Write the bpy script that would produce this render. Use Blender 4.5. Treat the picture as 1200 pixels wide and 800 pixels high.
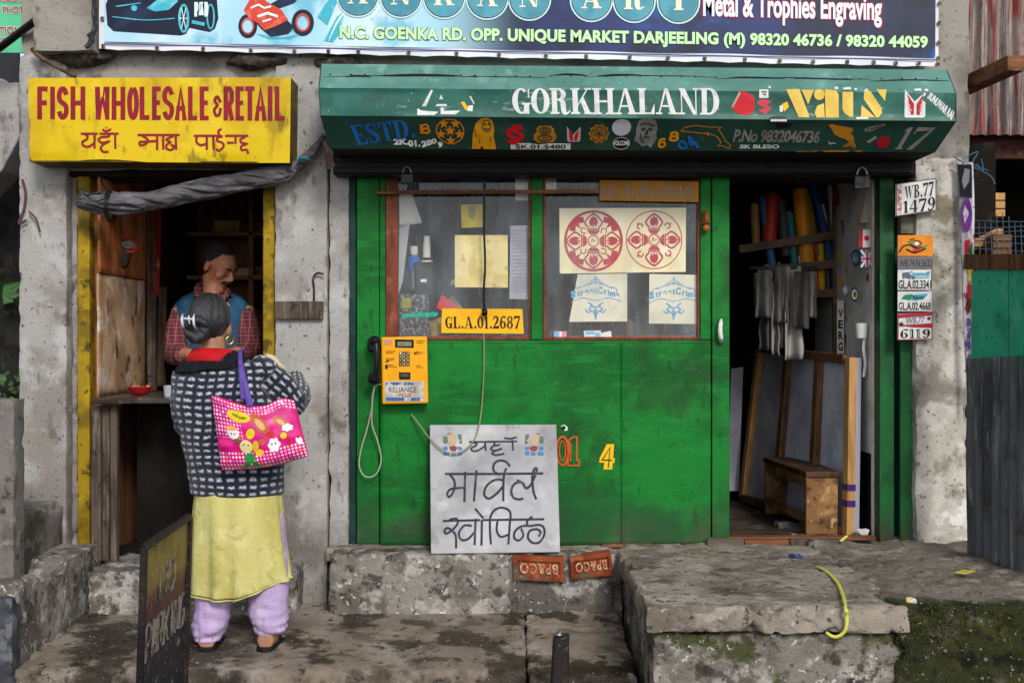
import bpy, bmesh, math, random
from mathutils import Vector, Matrix, noise, geometry
random.seed(11)
R = math.radians
scene = bpy.context.scene
for o in list(bpy.data.objects): bpy.data.objects.remove(o)
col = scene.collection

# ------------------------------------------------------------------ camera, sky, sun
F, CX, CY, EYE, BACK = 1440.0, 600.0, 400.0, 1.3125, 6.0
cam = bpy.data.objects.new("camera", bpy.data.cameras.new("camera"))
col.objects.link(cam); scene.camera = cam
cam.data.sensor_width = 36.0; cam.data.lens = 36.0 * F / 1200.0
cam.data.clip_start = 0.05; cam.data.clip_end = 2000
cam.location = (0, -BACK, EYE); cam.rotation_euler = (R(90), 0, 0)

SUN_EL, SUN_AZ = 33.0, 163.0           # degrees; azimuth clockwise from +Y (the wall faces -Y)
world = bpy.data.worlds.new("World"); scene.world = world; world.use_nodes = True
wn = world.node_tree.nodes; wl = world.node_tree.links
bg = wn["Background"]
sky = wn.new("ShaderNodeTexSky"); sky.sky_type = 'NISHITA'; sky.sun_disc = False
sky.sun_elevation = R(SUN_EL); sky.sun_rotation = R(SUN_AZ)
sky.air_density = 1.0; sky.dust_density = 4.0; sky.ozone_density = 1.0; sky.altitude = 2000
hs = wn.new("ShaderNodeHueSaturation"); hs.inputs["Saturation"].default_value = 0.35
wl.new(sky.outputs[0], hs.inputs["Color"]); wl.new(hs.outputs[0], bg.inputs["Color"])
bg.inputs["Strength"].default_value = 0.11
sl = bpy.data.lights.new("sun", 'SUN'); sl.energy = 1.5; sl.angle = R(14); sl.color = (1.0, 0.96, 0.9)
sun = bpy.data.objects.new("sun", sl); col.objects.link(sun)
_d = Vector((math.sin(R(SUN_AZ)) * math.cos(R(SUN_EL)), math.cos(R(SUN_AZ)) * math.cos(R(SUN_EL)), math.sin(R(SUN_EL))))
sun.rotation_euler = (-_d).to_track_quat('-Z', 'Y').to_euler()
sun.location = (0, -8, 9)
vs = scene.view_settings
vs.view_transform = 'Standard'; vs.look = 'None'; vs.gamma = 1.0; vs.use_curve_mapping = False
vs.exposure = 0.66

# ------------------------------------------------------------------ pixel -> place helpers
def P(px, py, D):
    """a point D metres from the photographer's plane, seen at photograph pixel (px, py)"""
    return Vector(((px - CX) * D / F, D - BACK, EYE - (py - CY) * D / F))
def X(px, D): return (px - CX) * D / F
def Z(py, D): return EYE - (py - CY) * D / F
def Y(D): return D - BACK
CAMP = Vector((0, -BACK, EYE))
def plane3(a, b, c):
    n = (b - a).cross(c - a).normalized()
    if n.dot(CAMP - a) < 0: n = -n
    def f(px, py, lift=0.0):
        d = Vector(((px - CX) / F, 1.0, -(py - CY) / F))
        t = (a - CAMP).dot(n) / d.dot(n)
        return CAMP + d * t + n * lift
    return f
def flat(D):
    return plane3(P(0, 0, D), P(100, 0, D), P(0, 100, D))

# ------------------------------------------------------------------ object bookkeeping
def tag(o, label=None, cat=None, group=None, kind=None):
    if label: o["label"] = label
    if cat: o["category"] = cat
    if group: o["group"] = group
    if kind: o["kind"] = kind
    return o
def thing(name, label, cat, loc=(0, 0, 0), group=None):
    o = bpy.data.objects.new(name, None); col.objects.link(o)
    o.empty_display_size = 0.1
    o.location = loc
    return tag(o, label, cat, group)
def link(o, parent=None):
    col.objects.link(o)
    if parent is not None:
        o.parent = parent
        if parent.type == 'EMPTY':
            o.matrix_parent_inverse = Matrix.Translation(parent.location).inverted()
    return o
def copy_thing(o, off, label=None, parent=None):
    c = o.copy(); col.objects.link(c)
    if parent is None: c.location = Vector(o.location) + Vector(off)
    else: c.parent = parent
    if label: c["label"] = label
    for ch in [k for k in bpy.data.objects if k.parent == o]: copy_thing(ch, off, None, c)
    return c

# ------------------------------------------------------------------ mesh builder
def nz(v, f=1.0): return noise.noise(Vector(v) * f)
class MB:
    def __init__(s): s.v = []; s.f = []; s.uv = None
    def add(s, verts, faces):
        b = len(s.v); s.v += [Vector(p) for p in verts]; s.f += [tuple(b + i for i in q) for q in faces]; return s
    def box(s, x0, x1, y0, y1, z0, z1):
        return s.hexa([(x0, y0, z0), (x1, y0, z0), (x1, y1, z0), (x0, y1, z0), (x0, y0, z1), (x1, y0, z1), (x1, y1, z1), (x0, y1, z1)])
    def hexa(s, p):
        return s.add(p, [(0, 3, 2, 1), (4, 5, 6, 7), (0, 1, 5, 4), (1, 2, 6, 5), (2, 3, 7, 6), (3, 0, 4, 7)])
    def slab(s, front, back_off):
        """a polygon (list of points) given thickness by the vector back_off"""
        n = len(front); b = Vector(back_off)
        pts = [Vector(p) for p in front]; tri = geometry.tessellate_polygon([pts])
        f = [tuple(t) for t in tri] + [tuple(n + i for i in reversed(t)) for t in tri]
        f += [(i, (i + 1) % n, n + (i + 1) % n, n + i) for i in range(n)]
        return s.add(pts + [p + b for p in pts], f)
    def bar(s, a, b, w, h=None, up=(0, 0, 1)):
        a, b = Vector(a), Vector(b); h = h or w
        t = (b - a).normalized(); u = Vector(up)
        if abs(t.dot(u)) > .95: u = Vector((0, 1, 0))
        r = t.cross(u).normalized(); u = r.cross(t)
        r *= w / 2; u *= h / 2
        return s.hexa([a - r - u, a + r - u, b + r - u, b - r - u, a - r + u, a + r + u, b + r + u, b - r + u])
    def tube(s, path, rad, seg=10, cap=True, flat=1.0):
        path = [Vector(p) for p in path]; n = len(path)
        if not hasattr(rad, '__len__'): rad = [rad] * n
        vs_, fs = [], []
        pu = None
        for i, p in enumerate(path):
            t = (path[min(i + 1, n - 1)] - path[max(i - 1, 0)]).normalized()
            if pu is None:
                pu = Vector((0, 0, 1)) if abs(t.z) < .9 else Vector((0, 1, 0))
            u = (pu - t * pu.dot(t)).normalized(); pu = u; w = t.cross(u)
            for k in range(seg):
                a = 2 * math.pi * k / seg
                vs_.append(p + (u * math.cos(a) * flat + w * math.sin(a)) * rad[i])
        for i in range(n - 1):
            for k in range(seg):
                fs.append((i * seg + k, i * seg + (k + 1) % seg, (i + 1) * seg + (k + 1) % seg, (i + 1) * seg + k))
        if cap: fs += [tuple(reversed(range(seg))), tuple(range((n - 1) * seg, n * seg))]
        return s.add(vs_, fs)
    def loft(s, secs, seg=24, cap=True, wob=0.0, wf=6.0, ex=2.0):
        """secs: (centre, half width x, half depth y[, tilt about x[, tilt about y]]) stacked rings"""
        vs_, fs = [], []; n = len(secs)
        for i, sc in enumerate(secs):
            c = Vector(sc[0]); rx, ry = sc[1], sc[2]
            tx = sc[3] if len(sc) > 3 else 0; ty = sc[4] if len(sc) > 4 else 0
            for k in range(seg):
                a = 2 * math.pi * k / seg
                ca, sa = math.cos(a), math.sin(a)
                x = math.copysign(abs(ca) ** (2 / ex), ca) * rx; y = math.copysign(abs(sa) ** (2 / ex), sa) * ry
                v = Vector((x, y * math.cos(tx), y * math.sin(tx) - x * math.sin(ty)))
                if wob: v *= 1 + wob * nz(c + v, wf)
                vs_.append(c + v)
        for i in range(n - 1):
            for k in range(seg):
                fs.append((i * seg + k, i * seg + (k + 1) % seg, (i + 1) * seg + (k + 1) % seg, (i + 1) * seg + k))
        if cap: fs += [tuple(reversed(range(seg))), tuple(range((n - 1) * seg, n * seg))]
        return s.add(vs_, fs)
    def ball(s, c, rx, ry=None, rz=None, seg=16, rings=10, rot=None):
        ry = ry or rx; rz = rz or rx; c = Vector(c); vs_, fs = [], []
        for i in range(rings + 1):
            th = math.pi * i / rings
            for k in range(seg):
                a = 2 * math.pi * k / seg
                v = Vector((math.sin(th) * math.cos(a) * rx, math.sin(th) * math.sin(a) * ry, math.cos(th) * rz))
                if rot: v = rot @ v
                vs_.append(c + v)
        for i in range(rings):
            for k in range(seg):
                fs.append((i * seg + k, (i + 1) * seg + k, (i + 1) * seg + (k + 1) % seg, i * seg + (k + 1) % seg))
        return s.add(vs_, fs)
    def grid(s, fn, nu, nv):
        vs_ = [fn(i / nu, j / nv) for j in range(nv + 1) for i in range(nu + 1)]
        fs = [(j * (nu + 1) + i, j * (nu + 1) + i + 1, (j + 1) * (nu + 1) + i + 1, (j + 1) * (nu + 1) + i) for j in range(nv) for i in range(nu)]
        return s.add(vs_, fs)
    def lathe(s, c, prof, seg=16):
        """prof: (radius, height) pairs round a vertical axis at c"""
        c = Vector(c)
        return s.loft([((c.x, c.y, c.z + h), r, r) for r, h in prof], seg=seg)
    def rough(s, x0, x1, y0, y1, z0, z1, res=.03, r0=.02, amp=.006, fr=9.0, fn=None, chip=1.0):
        """a block of worn concrete: rounded, chipped edges and an uneven surface"""
        res *= .68; r0 *= .62; lo, hi = Vector((x0, y0, z0)), Vector((x1, y1, z1)); vd = {}; fs = []; vl = []
        def vid(p):
            k = tuple(round(q, 5) for q in p)
            if k not in vd: vd[k] = len(vl); vl.append(Vector(p))
            return vd[k]
        L = hi - lo; N = [max(1, int(L[i] / res)) for i in range(3)]
        for ax in range(3):
            a, b = [(1, 2), (2, 0), (0, 1)][ax]
            for side in (0, 1):
                for i in range(N[a]):
                    for j in range(N[b]):
                        q = []
                        for (di, dj) in ((0, 0), (1, 0), (1, 1), (0, 1)):
                            p = [0, 0, 0]; p[ax] = hi[ax] if side else lo[ax]
                            p[a] = lo[a] + L[a] * (i + di) / N[a]; p[b] = lo[b] + L[b] * (j + dj) / N[b]
                            q.append(vid(p))
                        fs.append(tuple(q) if side else tuple(reversed(q)))
        out = []
        for v in vl:
            r = r0 * max(.15, .7 + 1.1 * nz(v, 7.0) + .7 * nz(v, 21.0))
            r = min(r, min(L) * .45)
            q = Vector([min(max(v[i], lo[i] + r), hi[i] - r) for i in range(3)])
            d = v - q
            if d.length > 1e-9: v = q + d.normalized() * r
            nd = sorted(min(v[i] - lo[i], hi[i] - v[i]) for i in range(3))
            if nd[1] < .05:      # broken arrises
                ch = max(0, nz(v, 13.0) - .12) * .075 * (1 - nd[1] / .05) + max(0, nz(v, 33.0) - .1) * .02 * (1 - nd[1] / .05)
                v = v + (((lo + hi) / 2 - v) * Vector((0, 1, 1)) if False else Vector([(1 if v[i] - lo[i] < hi[i] - v[i] else -1) if min(v[i] - lo[i], hi[i] - v[i]) < .05 else 0 for i in range(3)])) * ch * chip
            w = v + noise.noise_vector(v * fr) * amp + noise.noise_vector(v * fr * 3.1) * amp * .5
            if fn: w = fn(w)
            out.append(w)
        return s.add(out, fs)
    def build(s, name, mat, parent=None, label=None, smooth=False, bevel=0, subd=0, kind=None, solid=0, auto=None):
        me = bpy.data.meshes.new(name); me.from_pydata([tuple(v) for v in s.v], [], s.f)
        bm = bmesh.new(); bm.from_mesh(me)
        bmesh.ops.recalc_face_normals(bm, faces=bm.faces) if not getattr(s, 'nonormal', False) else None
        bm.to_mesh(me); bm.free()
        if s.uv:
            uvl = me.uv_layers.new(name="UVMap")
            for lp in me.loops: uvl.data[lp.index].uv = s.uv[lp.vertex_index]
        for m in (mat if isinstance(mat, (list, tuple)) else [mat]): me.materials.append(m)
        if smooth:
            me.polygons.foreach_set("use_smooth", [True] * len(me.polygons))
            if auto is not None: me.set_sharp_from_angle(angle=R(auto))
        o = bpy.data.objects.new(name, me); link(o, parent)
        if solid:
            md = o.modifiers.new("thickness", 'SOLIDIFY'); md.thickness = solid; md.offset = 0
        if bevel:
            md = o.modifiers.new("bevel", 'BEVEL'); md.width = bevel; md.segments = 2; md.limit_method = 'ANGLE'; md.angle_limit = R(40)
        if subd:
            md = o.modifiers.new("subd", 'SUBSURF'); md.levels = subd; md.render_levels = subd
        if label: o["label"] = label
        if kind: o["kind"] = kind
        return o
def remesh(mb, voxel, smooth_it=6, fac=.5):
    """join the shapes of a builder into one continuous skin; returns a new builder"""
    me = bpy.data.meshes.new("tmp"); me.from_pydata([tuple(v) for v in mb.v], [], mb.f)
    bm = bmesh.new(); bm.from_mesh(me); bmesh.ops.recalc_face_normals(bm, faces=bm.faces); bm.to_mesh(me); bm.free()
    o = bpy.data.objects.new("tmp", me); col.objects.link(o)
    md = o.modifiers.new("r", 'REMESH'); md.mode = 'VOXEL'; md.voxel_size = voxel; md.adaptivity = 0
    if smooth_it:
        m2 = o.modifiers.new("s", 'SMOOTH'); m2.iterations = smooth_it; m2.factor = fac
    dg = bpy.context.evaluated_depsgraph_get(); ev = o.evaluated_get(dg); m = ev.to_mesh()
    out = MB(); out.v = [v.co.copy() for v in m.vertices]; out.f = [tuple(p.vertices) for p in m.polygons]
    ev.to_mesh_clear(); bpy.data.objects.remove(o); bpy.data.meshes.remove(me)
    return out
def smooth_path(pts, n=6, closed=False):
    """Catmull-Rom through the points (tuples of any dimension)"""
    pts = [tuple(p) for p in pts]; N = len(pts); out = []
    rng = range(N if closed else N - 1)
    for i in rng:
        g = lambda k: pts[k % N] if closed else pts[min(max(k, 0), N - 1)]
        p0, p1, p2, p3 = g(i - 1), g(i), g(i + 1), g(i + 2)
        for k in range(n):
            t = k / n
            out.append(tuple(.5 * (2 * b + (c - a) * t + (2 * a - 5 * b + 4 * c - d) * t * t + (3 * b - a - 3 * c + d) * t ** 3) for a, b, c, d in zip(p0, p1, p2, p3)))
    if not closed: out.append(pts[-1])
    return out

# ------------------------------------------------------------------ materials
def hx(s, k=1.0):
    def l(c): return c / 12.92 if c <= .04045 else ((c + .055) / 1.055) ** 2.4
    return tuple(l(int(s[i:i + 2], 16) / 255) * k for i in (0, 2, 4))
def L(colour, scale, lo, hi, amt=1.0, vec=(1, 1, 1), detail=8, rough=.6, mask=None, kind='noise', off=0.0):
    lo, hi = .5 + (lo - .5) * .74, .5 + (hi - .5) * .74      # noise values crowd round one half
    return dict(c=colour, s=scale, lo=lo, hi=hi, a=amt, vec=vec, d=detail, r=rough, m=mask, k=kind, o=off)
MATS = {}
def mat(name, base, layers=(), rough=.8, bumps=(), metal=0.0, spec=.5, rvar=0.0, wet=None, sheen=0.0):
    spec *= .5
    """layered procedural paint / stone / cloth: each layer mixes a colour in through a noise mask"""
    if name in MATS: return MATS[name]
    m = bpy.data.materials.new(name); m.use_nodes = True; MATS[name] = m
    nt = m.node_tree; N = nt.nodes; K = nt.links
    b = N["Principled BSDF"]; tc = N.new("ShaderNodeTexCoord")
    if isinstance(base, str): base = hx(base)
    b.inputs["Roughness"].default_value = rough; b.inputs["Metallic"].default_value = metal
    b.inputs["Specular IOR Level"].default_value = spec
    if sheen: b.inputs["Sheen Weight"].default_value = sheen
    def tex(kind, scale, vec, d=8, r=.6, off=0.0):
        mp = N.new("ShaderNodeMapping"); mp.inputs["Scale"].default_value = vec; mp.inputs["Location"].default_value = (off, off * .7, off * 1.3)
        K.new(tc.outputs["Object"], mp.inputs[0])
        if kind == 'voronoi':
            t = N.new("ShaderNodeTexVoronoi"); t.inputs["Scale"].default_value = scale
            K.new(mp.outputs[0], t.inputs["Vector"]); return t.outputs["Distance"]
        if kind == 'crack':
            t = N.new("ShaderNodeTexVoronoi"); t.feature = 'DISTANCE_TO_EDGE'; t.inputs["Scale"].default_value = scale
            w = N.new("ShaderNodeTexNoise"); w.inputs["Scale"].default_value = scale * 2; K.new(mp.outputs[0], w.inputs["Vector"])
            ad = N.new("ShaderNodeMixRGB"); ad.blend_type = 'ADD'; ad.inputs[0].default_value = .25
            K.new(mp.outputs[0], ad.inputs[1]); K.new(w.outputs["Color"], ad.inputs[2])
            K.new(ad.outputs[0], t.inputs["Vector"]); return t.outputs["Distance"]
        if kind == 'wave':
            t = N.new("ShaderNodeTexWave"); t.inputs["Scale"].default_value = scale; t.inputs["Distortion"].default_value = 6
            t.inputs["Detail"].default_value = 4; t.inputs["Detail Scale"].default_value = 1.5
            K.new(mp.outputs[0], t.inputs["Vector"]); return t.outputs["Fac"]
        t = N.new("ShaderNodeTexNoise"); t.inputs["Scale"].default_value = scale; t.inputs["Detail"].default_value = d
        t.inputs["Roughness"].default_value = r
        K.new(mp.outputs[0], t.inputs["Vector"]); return t.outputs["Fac"]
    def mrange(sock, lo, hi, to=1.0):
        r = N.new("ShaderNodeMapRange"); r.interpolation_type = 'SMOOTHSTEP'
        if lo > hi: lo, hi, a, e = hi, lo, to, 0.0
        else: a, e = 0.0, to
        r.inputs["From Min"].default_value = lo; r.inputs["From Max"].default_value = hi
        r.inputs["To Min"].default_value = a; r.inputs["To Max"].default_value = e
        K.new(sock, r.inputs["Value"]); return r.outputs["Result"]
    cur = None; lastmask = None
    sep = None
    for i, ly in enumerate(layers):
        c = ly['c']; c = hx(c) if isinstance(c, str) else c
        f = mrange(tex(ly['k'], ly['s'], ly['vec'], ly['d'], ly['r'], ly['o']), ly['lo'], ly['hi'], ly['a'])
        if ly['m']:
            ax, z0, z1 = ly['m']
            if sep is None: sep = N.new("ShaderNodeSeparateXYZ"); K.new(tc.outputs["Object"], sep.inputs[0])
            g = mrange(sep.outputs[ax.upper()], z0, z1)
            mu = N.new("ShaderNodeMath"); mu.operation = 'MULTIPLY'; K.new(f, mu.inputs[0]); K.new(g, mu.inputs[1]); f = mu.outputs[0]
        mx = N.new("ShaderNodeMixRGB"); K.new(f, mx.inputs[0])
        if cur is None: mx.inputs[1].default_value = (*base, 1)
        else: K.new(cur, mx.inputs[1])
        mx.inputs[2].default_value = (*c, 1); cur = mx.outputs[0]
        if wet is not None and wet == i:
            rr = mrange(f, 0, 1, .55); sb = N.new("ShaderNodeMath"); sb.operation = 'SUBTRACT'; sb.inputs[0].default_value = rough
            K.new(rr, sb.inputs[1]); K.new(sb.outputs[0], b.inputs["Roughness"])
    if cur is None: b.inputs["Base Color"].default_value = (*base, 1)
    else: K.new(cur, b.inputs["Base Color"])
    if rvar:
        f = tex('noise', 9, (1, 1, 1)); r = N.new("ShaderNodeMapRange"); r.inputs["From Min"].default_value = .3; r.inputs["From Max"].default_value = .7
        r.inputs["To Min"].default_value = max(.05, rough - rvar); r.inputs["To Max"].default_value = min(1, rough + rvar)
        K.new(f, r.inputs["Value"]); K.new(r.outputs[0], b.inputs["Roughness"])
    prev = None
    for bp in bumps:
        sc, st = bp[0], bp[1]; vec = bp[2] if len(bp) > 2 else (1, 1, 1); kd = bp[3] if len(bp) > 3 else 'noise'
        bn = N.new("ShaderNodeBump"); bn.inputs["Strength"].default_value = st; bn.inputs["Distance"].default_value = .01
        K.new(tex(kd, sc, vec), bn.inputs["Height"])
        if prev: K.new(prev, bn.inputs["Normal"])
        prev = bn.outputs[0]
    if prev: K.new(prev, b.inputs["Normal"])
    return m

# ------------------------------------------------------------------ lettering and flat marks
def glyph_text(s, bold=0.0, spacing=1.0, shear=0.0):
    cu = bpy.data.curves.new("t", 'FONT'); cu.body = s; cu.size = 1; cu.offset = bold; cu.space_character = spacing; cu.shear = shear
    cu.resolution_u = 4
    o = bpy.data.objects.new("t", cu); col.objects.link(o)
    dg = bpy.context.evaluated_depsgraph_get(); ev = o.evaluated_get(dg); m = ev.to_mesh()
    v = [(p.co.x, p.co.y) for p in m.vertices]; f = [tuple(p.vertices) for p in m.polygons]
    ev.to_mesh_clear(); bpy.data.objects.remove(o); bpy.data.curves.remove(cu)
    x0 = min(p[0] for p in v); x1 = max(p[0] for p in v); y0 = min(p[1] for p in v); y1 = max(p[1] for p in v)
    return [((x - x0) / (x1 - x0), (y - y0) / (y1 - y0)) for x, y in v], f
def arcp(cx, cy, rx, ry, a0, a1, n=14):
    return [(cx + rx * math.cos(R(a0 + (a1 - a0) * i / n)), cy + ry * math.sin(R(a0 + (a1 - a0) * i / n))) for i in range(n + 1)]
# single-stroke capitals and figures in a unit box, y up
_O = arcp(.5, .5, .5, .5, 90, 450, 24)
STK = {
 'A': [[(0, 0), (.5, 1), (1, 0)], [(.2, .33), (.8, .33)]],
 'B': [[(0, 0), (0, 1), (.6, 1), (.92, .88), (.92, .64), (.6, .53), (0, .53)], [(.6, .53), (1, .4), (1, .12), (.65, 0), (0, 0)]],
 'C': [arcp(.5, .5, .5, .5, 50, 310, 18)], 'D': [[(0, 0), (0, 1), (.5, 1), (.9, .8), (1, .5), (.9, .2), (.5, 0), (0, 0)]],
 'E': [[(1, 1), (0, 1), (0, 0), (1, 0)], [(0, .52), (.8, .52)]], 'F': [[(1, 1), (0, 1), (0, 0)], [(0, .5), (.85, .5)]],
 'G': [arcp(.5, .5, .5, .5, 50, 345, 18) + [(1, .45), (.55, .45)]], 'H': [[(0, 0), (0, 1)], [(1, 0), (1, 1)], [(0, .5), (1, .5)]],
 'I': [[(.5, 0), (.5, 1)]], 'J': [[(1, 1), (1, .3), (.75, 0), (.3, 0), (0, .25)]], 'K': [[(0, 0), (0, 1)], [(1, 1), (.05, .42)], [(.3, .6), (1, 0)]],
 'L': [[(0, 1), (0, 0), (1, 0)]], 'M': [[(0, 0), (0, 1), (.5, .25), (1, 1), (1, 0)]], 'N': [[(0, 0), (0, 1), (1, 0), (1, 1)]],
 'O': [_O], 'P': [[(0, 0), (0, 1), (.65, 1), (1, .88), (1, .58), (.65, .45), (0, .45)]],
 'Q': [_O, [(.6, .25), (1, 0)]], 'R': [[(0, 0), (0, 1), (.65, 1), (1, .88), (1, .6), (.65, .47), (0, .47)], [(.5, .47), (1, 0)]],
 'S': [smooth_path([(.97, .8), (.7, .99), (.3, .99), (.03, .8), (.12, .6), (.5, .5), (.88, .4), (.97, .2), (.7, .01), (.3, .01), (.02, .2)], 4)],
 'T': [[(0, 1), (1, 1)], [(.5, 1), (.5, 0)]], 'U': [[(0, 1), (0, .3), (.2, .03), (.5, 0), (.8, .03), (1, .3), (1, 1)]],
 'V': [[(0, 1), (.5, 0), (1, 1)]], 'W': [[(0, 1), (.27, 0), (.5, .75), (.73, 0), (1, 1)]], 'X': [[(0, 0), (1, 1)], [(0, 1), (1, 0)]],
 'Y': [[(0, 1), (.5, .5), (1, 1)], [(.5, .5), (.5, 0)]], 'Z': [[(0, 1), (1, 1), (0, 0), (1, 0)]],
 '0': [_O], '1': [[(.1, .78), (.55, 1), (.55, 0)]],
 '2': [smooth_path([(.03, .75), (.25, .98), (.7, .98), (.95, .75), (.8, .48), (.35, .22), (0, 0)], 4), [(0, 0), (1, 0)]],
 '3': [smooth_path([(.03, .82), (.3, 1), (.75, .97), (.93, .75), (.7, .55), (.4, .53)], 4), smooth_path([(.4, .53), (.8, .48), (1, .25), (.75, .02), (.3, .0), (0, .18)], 4)],
 '4': [[(.75, 0), (.75, 1), (0, .3), (1, .3)]], '5': [[(.95, 1), (.1, 1), (.05, .56)] + smooth_path([(.05, .56), (.5, .64), (.95, .45), (.95, .15), (.6, 0), (.25, 0), (0, .15)], 4)],
 '6': [smooth_path([(.92, .85), (.6, 1), (.2, .85), (.02, .4), (.2, .05), (.6, 0), (.95, .18), (.95, .45), (.6, .6), (.2, .5), (.04, .35)], 4)],
 '7': [[(0, 1), (1, 1), (.35, 0)]], '8': [arcp(.5, .75, .42, .25, 90, 450, 18), arcp(.5, .26, .5, .26, 90, 450, 18)],
 '9': [smooth_path([(.08, .15), (.4, 0), (.8, .15), (.98, .6), (.8, .95), (.4, 1), (.05, .82), (.05, .55), (.4, .4), (.8, .5), (.96, .65)], 4)],
 '&': [smooth_path([(1, .7), (.5, 1), (.1, .8), (.5, .55), (.05, .3), (.3, 0), (.8, .05), (1, .4)], 4)], '-': [[(0, .5), (1, .5)]], '/': [[(0, 0), (1, 1)]],
}
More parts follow.
